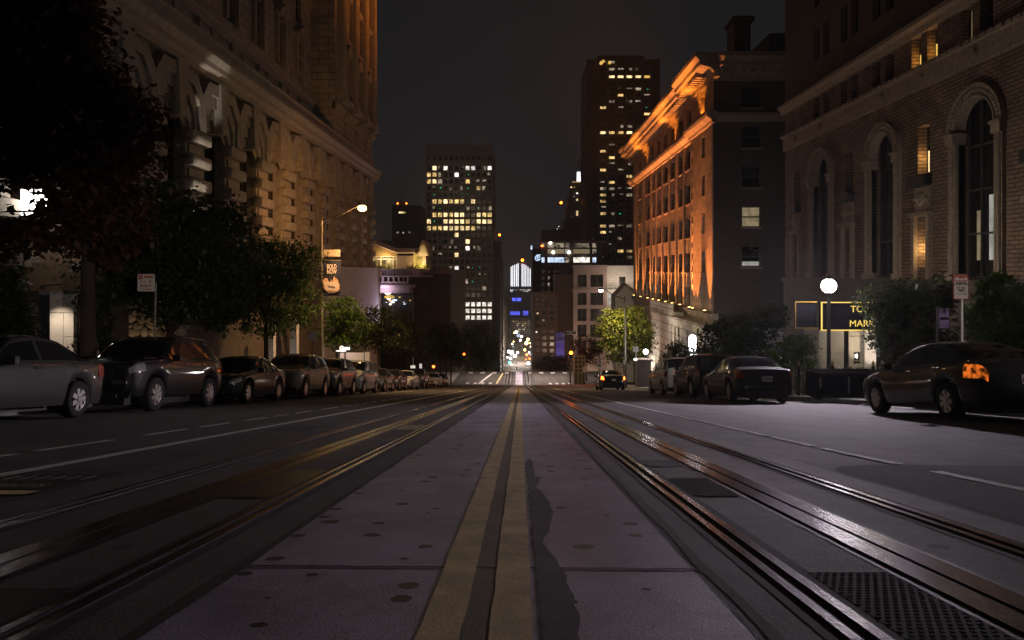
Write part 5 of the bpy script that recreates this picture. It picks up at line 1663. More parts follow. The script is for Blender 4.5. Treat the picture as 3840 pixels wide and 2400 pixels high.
for t in tops: 
    for y, w in colsO: ubox(bm, OO, Y1, ON, y - w - .12, y + w + .12, 0, .14, t - 2.33, t - 2.16)
obj('string_course', bm, M['orange_stone'], OH)
for q in range(3):                                        # quoins of the corner pavilion
    bm = bmesh.new()
    for k in range(28):
        z = -3.2 + .65 * k; w = .75 if k % 2 else .45
        if q == 0: ubox(bm, OO, Y1, ON, 78.0 - w, 78.06, .44, .56, z, z + .66)
        elif q == 1: ubox(bm, OO, Y1, ON, 69.0, 69.0 + w, .44, .56, z, z + .66)
        else: ubox(bm, OO, Y1, ON, oy1 - 3.5 - w, oy1 - 3.5, -.01, .12, z, z + .66)
    obj('quoin', bm, M['orange_stone'], OH)
for y in (116.6, 110.3, 104.2, 100, 95.8, 91.4, 87.3, 83.1):
    bm = bmesh.new(); ubox(bm, OO, Y1, ON, y - .42, y + .42, -.01, .16, -3.29, 14.94); obj('pilaster', bm, M['orange_stone'], OH)
bm = bmesh.new()
ubox(bm, OO, Y1, ON, 82, 96, .35, 1.7, -4.3, -3.9); ubox(bm, OO, Y1, ON, 82, 96, 1.5, 1.7, -3.1, -2.95)
for k in range(28): ubox(bm, OO, Y1, ON, 82 + .5 * k, 82.22 + .5 * k, 1.52, 1.68, -3.9, -3.1)
obj('balcony', bm, M['granite_white'], OH)
bm = bmesh.new()
ph_ = [(70 + 3.2 * k, 71 + 3.2 * k, -10.2, -5.4) for k in (1.2, 2.4, 3.0, 3.6)]
PD = OO + ON * 1.75
wall(bm, PD, Y1, ON, 67.5, 94.5, -24, -4.32, ph_, .5)
wall(bm, Vector((0, 67.5, 0)), X1, -Y1, WR - 1.75, 30, -16, -4.32)
ubox(bm, PD, Y1, ON, 67.5, 94.5, -1.75, .12, -4.9, -4.32)
prism(bm, [(WR - 1.75, -19.4), (WR - 3.7, -19.4), (WR - 2.6, -11.2), (WR - 1.75, -9.0)], 'y', 92.4, 94.4)
obj('podium', bm, M['granite_white'], OH)
for h in ph_: window(OH, PD, Y1, ON, *h, .45, 'deepglass', (1, 3), .1)
# orange flood lamps along the ledge
for i, (y, pw) in enumerate(((116.6, 520), (110.3, 420), (104.2, 520), (100, 480), (95.8, 520), (91.4, 480), (87.3, 600), (83.1, 560), (76.6, 700), (75.2, 620), (70.2, 640))):
    off = .45 if y < 78 else 0
    lx = WR - off - .55
    t = thing('flood_lamp', 'small orange flood lamp in the row along the ledge of the buff stone building', 'lamp', (lx, y, -3.3), 'orange flood lamps on the ledge')
    b = bmesh.new(); box(b, lx - .16, lx + .16, y - .14, y + .14, -3.29, -3.05, .03); obj('housing', b, M['bronze'], t)
    b = bmesh.new(); box(b, lx - .12, lx + .12, y - .1, y + .1, -3.045, -3.03); obj('lens', b, M['up_lamp'], t)
    light('lamp_beam', 'SPOT', (lx, y, -2.98), pw * 40, (1, .32, .07), (WR - off - .1, y, 7.0), .05, 52, 1.0, t)
for a, c in ((79.0, 97.5), (98.5, 117)):
    t = thing('light_strip', 'hidden orange light strip on the ledge under the deep cornice, %s half' % ('nearer' if a < 90 else 'farther'), 'lamp', (WR - .45, (a + c) / 2, 16.1))
    b = bmesh.new(); box(b, WR - .74, WR - .58, a, c, 16.11, 16.2); obj('housing', b, M['bronze'], t)
    light('strip_light', 'AREA', (WR - .66, (a + c) / 2, 16.3), 12500, (1, .29, .025), (WR - 2.2, (a + c) / 2, 20), .12, size_y=18, parent=t, spread=105)
t = thing('light_strip', 'hidden orange light strip under the cornice of the near corner pavilion', 'lamp', (WR - .9, 73.6, 16.1))
b = bmesh.new(); box(b, WR - 1.19, WR - 1.03, 70, 77.4, 16.11, 16.2); obj('housing', b, M['bronze'], t)
light('strip_light', 'AREA', (WR - 1.12, 73.6, 16.3), 5000, (1, .29, .025), (WR - 2.6, 73.6, 20), .12, size_y=7, parent=t, spread=105)
# added area light washing the lower half of the street wall, no fixture
light('street_wall_fill', 'AREA', (WR - 2.3, 96, 1.0), 650, (1, .30, .15), (WR, 96, 6), 1.0, size_y=34, parent=OH)

# pale gabled stair wing beyond it
SW = thing('stair_wing', 'pale plaster wing with a sloping parapet at the far end of the flood-lit building', 'building', (PX(2390, 124), 124, gz(120)))
sx_ = lambda p: PX(p, 124); sz_ = lambda p: PZ(p, 124)
bm = bmesh.new()
prism(bm, [(sx_(2308), -19.5), (sx_(2308), sz_(1110)), (sx_(2344), sz_(1072)), (sx_(2466), sz_(1168)), (sx_(2466), -19.5)], 'y', 124, 130)
obj('wall', bm, M['white_stone'], SW)
bm = bmesh.new()
prism(bm, [(sx_(2344), sz_(1072)), (sx_(2347), sz_(1062)), (sx_(2468), sz_(1160)), (sx_(2466), sz_(1170))], 'y', 123.6, 130)
obj('parapet', bm, M['orange_stone'], SW)
light('wing_fill', 'SPOT', (sx_(2385), 119.5, sz_(1190)), 2600, (1, .80, .6), (sx_(2385), 124, sz_(1130)), .2, 120, .8, SW)  # added fill to brighten the wing, no fixture there

# ------------------------------------------------------------------ right: brown brick hotel with arched windows
BR = thing('brick_hotel', 'brown brick hotel with tall arched windows and terracotta bands, on the right', 'building', (WR, 30, gz(30)))
by0, by1 = 4.0, 51.6
archY = [22.2, 29.9, 37.6, 45.3]
midY = [26.1, 33.9, 41.6, 49.4, 18.2]
AH = 1.3
holes = [(y - AH, y + AH, .4, 8.0) for y in archY]
hm_u = [(y - .5, y + .5, 5.3, 7.6) for y in midY]; hm_l = [(y - .5, y + .5, .9, 3.1) for y in midY]
hp = []
for k in range(-2, 8):
    for d in (-.67, .67):
        y = 18.45 + 3.85 * k + d
        if by0 + 1 < y < by1 - 1: hp.append((y - .42, y + .42, 10.5, 12.0))
hup = []
for r in range(8):
    for k in range(-2, 8):
        for d in (-.67, .67):
            y = 18.45 + 3.85 * k + d
            if by0 + 1 < y < by1 - 1: hup.append((y - .42, y + .42, 14.2 + 3.5 * r, 16.3 + 3.5 * r))
bm = bmesh.new()
wall(bm, OO, Y1, ON, by0, by1, .3, 12.0, holes + hm_u + hm_l + hp, .6)
for y in archY:                                           # spandrels close the square openings to arches
    zs = 8.0 - AH
    for s in (-1, 1):
        pts = [(y + s * AH, zs), (y + s * AH, 8.0), (y, 8.0)] + [(y + s * AH * math.sin(t), zs + AH * math.cos(t)) for t in [math.pi / 2 * k / 10 for k in range(1, 10)]]
        prism(bm, pts, 'x', WR + .004, WR + .3)
obj('brick_wall', bm, M['brick'], BR)
bm = bmesh.new()
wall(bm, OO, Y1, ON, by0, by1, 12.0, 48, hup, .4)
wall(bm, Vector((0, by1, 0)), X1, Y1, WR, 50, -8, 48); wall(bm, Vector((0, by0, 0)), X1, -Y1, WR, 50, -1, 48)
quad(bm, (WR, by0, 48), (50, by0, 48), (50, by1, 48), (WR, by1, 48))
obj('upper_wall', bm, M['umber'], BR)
b = bmesh.new()
for h in hup: ubox(b, OO, Y1, ON, h[0], h[1], -.38, -.3, h[2], h[3])
tag(obj('upper_windows', b, M['deepglass'], BR), kind='stuff')
b = bmesh.new()
ubox(b, OO, Y1, ON, by0, by1, 0, .12, -12, .3); ubox(b, OO, Y1, ON, by0, by1, .12, .28, .06, .32)
obj('stone_base', b, mat('dark base stone', (.10, .078, .06), .9, scale=2, amt=.25, bump=.3), BR)
for y in archY:
    O2 = OO
    lit = abs(y - 29.9) < .1
    window(BR, OO, Y1, ON, y - AH, y + AH, .45, 7.95, .5, 'deepglass', (3, 4), .1)
    if lit:
        b = bmesh.new(); ubox(b, OO, Y1, ON, y - .85, y - .05, -.47, -.45, 1.2, 3.9); obj('lit_pane', b, M['w_grey'], BR)
        b = bmesh.new(); ubox(b, OO, Y1, ON, y + .5, y + .75, -.47, -.45, 1.2, 3.3); obj('lit_pane', b, M['w_curtain'], BR)
    b = bmesh.new()
    zs = 8.0 - AH
    def ring(r0, r1, n0, n1, k=20):
        for i in range(k):
            t0, t1 = math.pi * i / k, math.pi * (i + 1) / k
            prism(b, [(y + r * math.cos(t), zs + r * math.sin(t)) for r, t in ((r0, t0), (r1, t0), (r1, t1), (r0, t1))], 'x', WR - n1, WR - n0)
    ring(AH, AH + .42, -.3, .16); ring(AH + .42, AH + .52, -.05, .24); ring(AH - .02, AH + .06, -.3, .22)
    for i in range(26):
        t0 = math.pi * (i + .5) / 26
        sphere(b, (WR - .17, y + (AH + .24) * math.cos(t0), zs + (AH + .24) * math.sin(t0)), .085, 6, 5)
    for s in (-1, 1):
        a, c = sorted((y + s * AH, y + s * (AH + .46)))
        ubox(b, OO, Y1, ON, a, c, -.3, .16, .32, zs - .5)
        for q in (.15, .31): cyl(b, (WR - .2, y + s * (AH + q), .5), (WR - .2, y + s * (AH + q), zs - .5), .075, .075, 8)
        ubox(b, OO, Y1, ON, a - .05, c + .05, -.3, .3, zs - .5, zs - .12); ubox(b, OO, Y1, ON, a - .1, c + .1, -.3, .36, zs - .12, zs)
        ubox(b, OO, Y1, ON, a - .06, c + .06, -.3, .3, .32, .62)
    obj('arch_surround', b, M['terracotta'], BR)
for y in midY:
    lit = abs(y - 33.9) < .1
    window(BR, OO, Y1, ON, y - .5, y + .5, 5.3, 7.6, .5, 'deepglass', (1, 2), .08)
    window(BR, OO, Y1, ON, y - .5, y + .5, .9, 3.1, .5, 'deepglass', (1, 2), .08)
    if lit:
        b = bmesh.new(); ubox(b, OO, Y1, ON, y - .42, y + .3, -.44, -.40, 5.45, 6.45); obj('lit_pane', b, M['w_bright'], BR)
        b = bmesh.new(); ubox(b, OO, Y1, ON, y - .42, y + .3, -.44, -.40, 1.0, 2.1); obj('lit_pane', b, M['w_bright'], BR)
        light('window_light', 'POINT', (WR + .35, y + .1, 6.1), 24, (1, .62, .18), size=.1, parent=BR)
        light('window_light', 'POINT', (WR + .32, y + .1, 1.8), 34, (1, .66, .25), size=.1, parent=BR)
    b = bmesh.new()
    ubox(b, OO, Y1, ON, y - .72, y + .72, .0, .42, 4.75, 5.25)
    obj('flower_box', b, M['black'], BR)
    b = bmesh.new()
    ubox(b, OO, Y1, ON, y - .62, y + .62, 0, .10, 3.55, 4.7); ubox(b, OO, Y1, ON, y - .8, y + .8, 0, .32, 3.3, 3.52)
    lathe(b, [(.05, -.14), (.26, -.1), (.34, 0), (.26, .06), (.05, .08)], (WR - .16, y, 4.15), 'x', 12)
    for s in (-1, 1): ubox(b, OO, Y1, ON, y + s * .62 - .12, y + s * .62 + .12, 0, .2, .35, 3.3); sphere(b, (WR - .14, y + s * .42, 4.1), .14, 8, 6)
    obj('carved_panel', b, M['terracotta'], BR)
for i, h in enumerate(hp):
    yc = (h[0] + h[1]) / 2
    m = 'deepglass'
    window(BR, OO, Y1, ON, *h, .45, m, (1, 2), .07)
    if abs(yc - 33.2) < .4 or abs(yc - 34.5) < .4:
        b = bmesh.new(); ubox(b, OO, Y1, ON, h[0] + .05, h[1] - .08, -.40, -.37, 10.55, 11.2 if yc > 34 else 11.3); obj('lit_pane', b, M['w_gold'], BR)
        light('window_light', 'POINT', (WR + .3, yc, 10.9), 10, (1, .55, .12), size=.08, parent=BR)
    if abs(yc - 30.6) < .45:
        b = bmesh.new(); ubox(b, OO, Y1, ON, h[0] + .3, h[1] - .2, -.40, -.37, 10.55, 11.9); obj('lit_pane', b, M['w_curtain'], BR)
bm = bmesh.new()
course(bm, OO, Y1, ON, by0, by1 + .1, [(-.1, 9.35), (.12, 9.35), (.12, 10.2), (.2, 10.22), (.28, 10.4), (-.1, 10.4)])
course(bm, OO, Y1, ON, by0, by1 + .3, [(-.1, 11.95), (.15, 11.95), (.25, 12.2), (.45, 12.35), (.45, 12.55), (-.1, 12.55)])
for k in range(90): ubox(bm, OO, Y1, ON, 5 + .52 * k, 5.26 + .52 * k, .28, .36, 10.24, 10.38)
for y in midY + archY: lathe(bm, [(.02, -.16), (.2, -.14), (.24, 0)], (WR - .1, y, 9.8), 'x', 10)
obj('band', bm, M['terracotta'], BR)

# lit stone porch in front of the brick hotel
PO_ = thing('stone_porch', 'pale stone porch wall with one bright corner pier, behind the dark tree', 'wall', (PX(3190, 33), 33, gz(33)))
q = lambda px: PX(px, 33); r_ = lambda py: PZ(py, 33)
bm = bmesh.new()
wall(bm, Vector((0, 33, 0)), X1, -Y1, q(3080), q(3232), gz(33), r_(1236), [(q(3201), q(3232) - .06, r_(1366), r_(1318))], .25)
box(bm, q(3080), q(3232), 33.26, 35, gz(33), r_(1240))
for py in (1262, 1318, 1352): box(bm, q(3080), q(3230), 32.97, 33, r_(py + 2), r_(py))
obj('wall', bm, mat('pale porch stone', (.40, .35, .28), .85, scale=2, amt=.15, bump=.2), PO_)
bm = bmesh.new(); box(bm, q(3233), q(3275), 32.75, 34.5, gz(33), r_(1236)); obj('pier', bm, M['white_stone'], PO_)
b = bmesh.new(); box(b, q(3203), q(3230), 33.1, 33.16, r_(1364), r_(1320)); obj('window', b, M['darkglass'], PO_)
flood('small flood lamp at the foot of the bright porch pier', (q(3262), 31.9, gz(32) + 1.5), (q(3258), 32.8, r_(1300)), 150, (1, .84, .66), 100)
light('porch_wash', 'POINT', (q(3195), 31.6, r_(1275)), 22, (1, .82, .6), size=.2, parent=PO_)

# ------------------------------------------------------------------ hotel sign box with gold lettering
SB = thing('hotel_sign', 'dark two-sided hotel sign with gold edge and gold letters beside the bright white lamp', 'sign', (PX(3160, 28.5), 28.5, PZ(1240, 28.5)))
g = lambda px: PX(px, 28.5); h_ = lambda py: PZ(py, 28.5)
bm = bmesh.new(); box(bm, g(3082), g(3330), 28.5, 28.8, h_(1238), h_(1132)); obj('panel', bm, M['sign_dark'], SB)
bm = bmesh.new()
box(bm, g(3078), g(3334), 28.42, 28.5, h_(1136), h_(1132)); box(bm, g(3078), g(3334), 28.42, 28.5, h_(1240), h_(1236)); box(bm, g(3078), g(3082), 28.43, 28.49, h_(1236), h_(1136))
obj('edge', bm, M['gold_letter'], SB)
bm = bmesh.new(); bx = [(2996, 3078)]
box(bm, g(2997), g(3076), 28.9, 29.05, h_(1232), h_(1134)); obj('side_panel', bm, M['sign_dark'], SB)
bm = bmesh.new()
for a, c, d, e_ in ((2994, 3078, 1136, 1132), (2994, 3078, 1235, 1231), (2994, 2998, 1231, 1136)): box(bm, g(a), g(c), 28.84, 28.9, h_(d), h_(e_))
obj('side_edge', bm, mat('dull gold', (.30, .17, .04), .4, .6), SB)
text('lettering', 'TOP', .36, M['gold_letter'], (g(3223), 28.48, h_(1160)), SB, sx=1.05)
text('lettering', 'MARK', .36, M['gold_letter'], (g(3232), 28.48, h_(1214)), SB, sx=1.05)
bm = bmesh.new(); cyl(bm, (g(3180), 28.65, gz(28.5)), (g(3180), 28.65, h_(1239)), .09, .09, 10); obj('post', bm, M['black'], SB)

# =================================================================== STREET FURNITURE AND LAMPS
def street_lamp(label, px_, y, top, arm_to, lit_m, power, color, name='street_lamp', aim=None, aim_k=1.0, cone=150, down=1.0, acol=None, dy=0.0):
    hy = y + dy
    x = px_
    t = thing(name, label, 'street lamp', (x, y, gz(y) + .15))
    b = bmesh.new(); cyl(b, (x, y, gz(y) + .15), (x, y, top), .115, .075, 12); cyl(b, (x, y, gz(y) + .15), (x, y, gz(y) + .95), .19, .16, 12)
    obj('pole', b, M['post'], t, True, angle=40)
    s = 1 if arm_to[0] > x else -1
    b = bmesh.new(); tube(b, [(x, y, top - .25), (x + .55 * (arm_to[0] - x), y + dy * .55, top + .12), (arm_to[0], hy, arm_to[1] + .1)], [.05, .045, .035], 8)
    obj('arm', b, M['post'], t, True, angle=50)
    hx = arm_to[0]
    b = bmesh.new(); lathe(b, [(.02, .16), (.14, .13), (.21, .04), (.23, -.02)], (hx + s * .2, hy, arm_to[1]), seg=14)
    obj('lamp_head', b, M['post'], t)
    b = bmesh.new(); sphere(b, (hx + s * .2, hy, arm_to[1] - .08), .30 if lit_m == 'sodium' else .2, 14, 9, .75)  # amber lens enlarged to stand for the lamp's bloom
    obj('lens', b, M[lit_m], t, True)
    lp = (hx + s * .2, hy, arm_to[1] - .38)
    light('lamp_light', 'SPOT', lp, power * down, color, (lp[0] + .6, y - 1.0, gz(y)), .12, 138, .9, t)
    if aim: light('lamp_light', 'SPOT', lp, power * aim_k, acol or color, aim, .12, cone, 1.0, t)
    return t
SL_Y = 52.0
st = street_lamp('tall street lamp glowing amber in front of the arcade, with banner and sign blade', PX(1207, SL_Y), SL_Y, PZ(812, SL_Y), (PX(1366, SL_Y), PZ(784, SL_Y)), 'sodium', 2300, (1, .58, .25), aim=(-19, 70, 5), aim_k=1.5, cone=150, down=3.2, acol=(1, .47, .16), dy=-1.6)
lx = PX(1207, SL_Y)
b = bmesh.new(); box(b, PX(1213, SL_Y), PX(1276, SL_Y), SL_Y - .03, SL_Y + .03, PZ(962, SL_Y), PZ(936, SL_Y)); box(b, lx, PX(1213, SL_Y), SL_Y - .02, SL_Y + .02, PZ(951, SL_Y), PZ(947, SL_Y)); obj('sign_blade', b, mat('tan sign back', (.30, .235, .16), .6), st)
bn = thing('street_banner', 'dark street banner reading BOLD NOW hanging from the amber street lamp', 'banner', (PX(1244, SL_Y), SL_Y, PZ(1112, SL_Y)))
u = lambda px: PX(px, SL_Y); v = lambda py: PZ(py, SL_Y)
b = bmesh.new()
for k in range(10):
    pass
nx, nz = 8, 14
vs = [[b.verts.new((u(1212) + (u(1279) - u(1212)) * i / nx, SL_Y - .10 + .035 * math.sin(i * .9 + j * .25), v(978) + (v(1110) - v(978)) * j / nz)) for i in range(nx + 1)] for j in range(nz + 1)]
for j in range(nz):
    for i in range(nx): b.faces.new((vs[j][i], vs[j + 1][i], vs[j + 1][i + 1], vs[j][i + 1]))
bc = obj('cloth', b, M['navy'], bn, True)
text('lettering', 'BOLD\nNOW', .46, M['banner_text'], (u(1246), SL_Y - .16, v(1010)), bn, sx=.58, spacing=.80, bold=.012)
b = bmesh.new()                                            # printed picture: raised hands over a hand-lettered sheet
prism(b, [(u(1213), v(1052)), (u(1217), v(1046)), (u(1222), v(1042)), (u(1230), v(1044)), (u(1235), v(1056)), (u(1241), v(1060)), (u(1243), v(1046)), (u(1247), v(1058)), (u(1252), v(1046)), (u(1255), v(1034)), (u(1258), v(1041)), (u(1266), v(1046)), (u(1272), v(1058)), (u(1276), v(1070)), (u(1275), v(1086)), (u(1268), v(1094)), (u(1226), v(1092)), (u(1216), v(1080))], 'y', SL_Y - .165, SL_Y - .155)
obj('printed_picture', b, M['skin_print'], bn)
b = bmesh.new(); prism(b, [(u(1216), v(1059)), (u(1265), v(1056)), (u(1272), v(1072)), (u(1266), v(1090)), (u(1224), v(1088))], 'y', SL_Y - .172, SL_Y - .166); obj('printed_sheet', b, M['banner_text'], bn)
text('lettering', 'OPHOBIA', .15, M['ink'], (u(1246), SL_Y - .177, v(1076)), bn, rot=(R(90), R(8), 0), sx=.8, bold=.006)
text('lettering', 'SAN FRANCISCO', .105, M['banner_text'], (u(1246), SL_Y - .16, v(1097)), bn, sx=.7)
b = bmesh.new(); cyl(b, (lx, SL_Y - .1, v(977)), (u(1280), SL_Y - .1, v(977)), .022, .022, 6); cyl(b, (lx, SL_Y - .1, v(1111)), (u(1280), SL_Y - .1, v(1111)), .022, .022, 6)
obj('rod', b, M['post'], bn)

R_Y = 63
street_lamp('tall street lamp with a small warm head over the round trimmed tree', PX(2344, R_Y), R_Y, PZ(1112, R_Y), (PX(2262, R_Y), PZ(1086, R_Y)), 'lamp_small', 1500, (1, .82, .42), aim=(9.8, 67, -4.5), aim_k=3.4, cone=80)
light('lamp_light', 'SPOT', (PX(2262, R_Y), R_Y + .4, PZ(1094, R_Y)), 15000, (1, .84, .6), (8.5, 112, -13.2), .12, 46, .7, bpy.data.objects['street_lamp.001'])
# bright white lamp in front of the brick hotel
wy = 28.2
wl = thing('post_lamp', 'dazzling white post lamp in front of the brick hotel', 'street lamp', (PX(3108, wy), wy, gz(wy) + .15))
wx_, wz_ = PX(3108, wy), PZ(1072, wy)
b = bmesh.new(); cyl(b, (wx_, wy, gz(wy) + .15), (wx_, wy, wz_ - .22), .085, .06, 12); cyl(b, (wx_, wy, gz(wy) + .15), (wx_, wy, gz(wy) + .8), .15, .12, 12); lathe(b, [(.06, 0), (.16, .05), (.12, .12)], (wx_, wy, wz_ - .32), seg=12)
obj('pole', b, M['black'], wl)
b = bmesh.new(); sphere(b, (wx_, wy, wz_), .29, 18, 12); obj('globe', b, M['lamp_white'], wl, True)
b = bmesh.new(); lathe(b, [(.14, .26), (.10, .32), (.02, .42)], (wx_, wy, wz_), seg=12); obj('cap', b, M['black'], wl)
light('lamp_light', 'SPOT', (wx_ - .3, wy - .32, wz_ + .02), 5800, (.95, .82, .98), (0, 9.5, gz(9.5)), .22, 84, .8, wl)
light('lamp_light', 'POINT', (wx_ - .3, wy - .32, wz_ + .02), 40, (1, .93, .9), size=.22, parent=wl)
# pair of tall cool lanterns at the white podium
cyy_ = 60
cl = thing('lantern', 'tall cool white lantern column glowing beside the pale granite podium', 'lantern', (PX(2597, cyy_), cyy_, gz(cyy_) + .15))
cx_ = PX(2597, cyy_)
b = bmesh.new(); cyl(b, (cx_, cyy_, gz(cyy_) + .15), (cx_, cyy_, PZ(1352, cyy_)), .12, .12, 10); cyl(b, (cx_, cyy_, PZ(1326, cyy_)), (cx_, cyy_, PZ(1320, cyy_)), .3, .3, 12); obj('post', b, M['black'], cl)
b = bmesh.new(); lathe(b, [(.05, 0), (.26, .12), (.32, .5), (.32, 1.0), (.26, 1.32), (.05, 1.45)], (cx_, cyy_, PZ(1320, cyy_)), seg=14); obj('glass', b, M['lamp_cool'], cl, True)
b = bmesh.new(); lathe(b, [(.04, 0), (.24, .1), (.27, .3), (.22, .5), (.04, .6)], (cx_, cyy_, PZ(1354, cyy_)), seg=14); obj('lower_glass', b, M['lamp_cool'], cl, True)
light('lantern_light', 'POINT', (cx_ - .6, cyy_ + .2, PZ(1300, cyy_)), 200, (.92, .92, 1.0), size=.3, parent=cl)
gl = thing('gate_pier', 'dark stone gate pier with a round white globe lamp on top', 'gate pier', (PX(2420, 62), 62, gz(62) + .15))
gx = PX(2412, 62)
b = bmesh.new(); box(b, gx - .6, gx + .6, 61.5, 62.6, gz(62) + .1, PZ(1352, 62)); box(b, gx - .72, gx + .72, 61.4, 62.7, PZ(1352, 62), PZ(1345, 62)); obj('pier', b, M['umber'], gl)
b = bmesh.new(); cyl(b, (gx + .22, 62, PZ(1345, 62)), (gx + .22, 62, PZ(1330, 62)), .05, .05, 8); obj('stem', b, M['black'], gl)
b = bmesh.new(); sphere(b, (gx + .22, 62, PZ(1319, 62)), .22, 14, 9); obj('globe', b, M['lamp_cool'], gl, True)
light('globe_light', 'POINT', (gx + .22, 61.5, PZ(1316, 62)), 130, (1, .95, .9), size=.22, parent=gl)
sm = thing('wall_lamp', 'small yellow lamp on the left edge of the dark gate pier', 'lamp', (PX(2383, 61.4), 61.4, PZ(1352, 61.4)))
b = bmesh.new(); sphere(b, P(2383, 1348, 61.4), .12, 10, 7); obj('bulb', b, M['lamp_small'], sm, True)
b = bmesh.new(); cyl(b, P(2383, 1353, 61.4), (PX(2383, 61.4), 61.4, gz(61.4)), .04, .05, 8); obj('stem', b, M['black'], sm)
light('podium_up', 'SPOT', (WR - 4.4, 90.5, -12.3), 1700, (1, .88, .7), (WR - 1.7, 92.5, -9), .2, 110, .7)
light('podium_wash', 'POINT', (WR - 5.5, 80.5, -6.0), 520, (1, .84, .66), size=.4)

# ------------------------------------------------------------------ posts with signs
def post(b, x, y, top, r=.028): cyl(b, (x, y, gz(y) + .1), (x, y, top), r, r, 8)
def panel(b, x, y, z, w, h, r=.03, t=.006):
    pts = []
    for cx0, cz0, a0 in ((x + w / 2 - r, z + h / 2 - r, 0), (x - w / 2 + r, z + h / 2 - r, 90), (x - w / 2 + r, z - h / 2 + r, 180), (x + w / 2 - r, z - h / 2 + r, 270)):
        for k in range(5): t0 = R(a0 + 22.5 * k); pts.append((cx0 + r * math.cos(t0), cz0 + r * math.sin(t0)))
    prism(b, pts, 'y', y - t, y + t)
ny = 20.0
s1 = thing('parking_sign', 'white square NO PARKING sign with red lettering on a slim post by the black car', 'sign', (PX(578, ny), ny, gz(ny) + .15))
b = bmesh.new(); cyl(b, (PX(573, ny), ny + .03, gz(ny) + .1), (PX(582, ny), ny + .03, PZ(1060, ny)), .026, .026, 8); obj('post', b, M['post'], s1)
x, z, w, h = PX(548, ny), PZ(1060, ny), PX(580, ny) - PX(516, ny), PZ(1028, ny) - PZ(1093, ny)
b = bmesh.new(); panel(b, x, ny, z, w, h); obj('panel', b, M['sign_white'], s1)
yy = ny - .008
b = bmesh.new(); box(b, x - w * .46, x - w * .18, yy - .002, yy, z + h * .20, z + h * .46); obj('red_block', b, M['sign_red'], s1)
text('lettering', 'NO', .115, M['sign_white'], (x - w * .32, yy - .004, z + h * .33), s1, sx=.8)
text('lettering', 'PARKING', .10, M['sign_red'], (x + w * .16, yy - .002, z + h * .33), s1, sx=.62, bold=.003)
text('lettering', '7    -   8', .115, M['sign_red'], (x - w * .04, yy - .002, z + h * .06), s1, sx=.8, bold=.002)
text('lettering', 'AM         AM', .05, M['sign_red'], (x + w * .10, yy - .002, z + h * .04), s1)
text('lettering', 'MONDAY', .085, M['sign_red'], (x, yy - .002, z - h * .18), s1, sx=.85, bold=.002)
text('lettering', 'STREET SWEEPING', .05, M['sign_red'], (x, yy - .002, z - h * .38), s1, sx=.8)
ny2 = 37.2
s2 = thing('parking_sign', 'small white parking sign in front of the amber street lamp pole', 'sign', (PX(1172, ny2), ny2, gz(ny2) + .15))
b = bmesh.new(); post(b, PX(1172, ny2), ny2 + .03, PZ(1250, ny2)); obj('post', b, M['post'], s2)
x, z, w, h = PX(1170, ny2), PZ(1261, ny2), PX(1187, ny2) - PX(1154, ny2), PZ(1243, ny2) - PZ(1278, ny2)
b = bmesh.new(); panel(b, x, ny2, z, w, h); obj('panel', b, M['sign_white'], s2)
b = bmesh.new(); box(b, x - w * .45, x - w * .15, ny2 - .01, ny2 - .007, z + h * .2, z + h * .44); obj('red_block', b, M['sign_red'], s2)
text('lettering', 'PARKING', .08, M['sign_red'], (x + w * .15, ny2 - .009, z + h * .32), s2, sx=.7)
text('lettering', '7 - 8', .10, M['sign_red'], (x, ny2 - .009, z + h * .02), s2)
text('lettering', 'MONDAY', .07, M['sign_red'], (x, ny2 - .009, z - h * .25), s2)
ry = 17.2
s3 = thing('loading_sign', 'tall white passenger loading sign with a red top on a steel post', 'sign', (PX(3611, ry), ry, gz(ry) + .15))
b = bmesh.new(); post(b, PX(3611, ry), ry + .03, PZ(1120, ry), .026); obj('post', b, M['galv'], s3)
x, z, w, h = PX(3603, ry), PZ(1077, ry), PX(3631, ry) - PX(3575, ry), PZ(1031, ry) - PZ(1122, ry)
b = bmesh.new(); panel(b, x, ry, z, w, h); obj('border', b, M['sign_red'], s3)
b = bmesh.new(); panel(b, x, ry - .007, z, w * .92, h * .95, .025, .004); obj('panel', b, M['sign_white'], s3)
yy = ry - .012
b = bmesh.new(); box(b, x - w * .45, x + w * .45, yy - .002, yy, z + h * .26, z + h * .46)
obj('red_block', b, M['sign_red'], s3)
b = bmesh.new()
prism(b, [(x - w * .42, z + h * .29), (x - w * .42, z + h * .36), (x - w * .34, z + h * .41), (x - w * .2, z + h * .41), (x - w * .05, z + h * .33), (x + w * .04, z + h * .40), (x + w * .16, z + h * .33), (x + w * .2, z + h * .40), (x + w * .34, z + h * .40), (x + w * .42, z + h * .34), (x + w * .42, z + h * .29)], 'y', yy - .005, yy - .003)
obj('pictogram', b, M['sign_white'], s3)
for s_, z_, sz in (('PASSENGER', .19, .062), ('LOADING ONLY', .12, .062), ('AT ALL', -.02, .085), ('TIMES', -.14, .085)):
    text('lettering', s_, sz, M['ink'] if z_ != 0.19 else M['ink'], (x, yy - .003, z + h * z_), s3, sx=.78, bold=.001)
b = bmesh.new(); box(b, x - w * .3, x + w * .25, yy - .003, yy - .001, z - h * .29, z - h * .27); prism(b, [(x + w * .22, z - h * .25), (x + w * .34, z - h * .28), (x + w * .22, z - h * .31)], 'y', yy - .003, yy - .001); obj('arrow', b, M['ink'], s3)

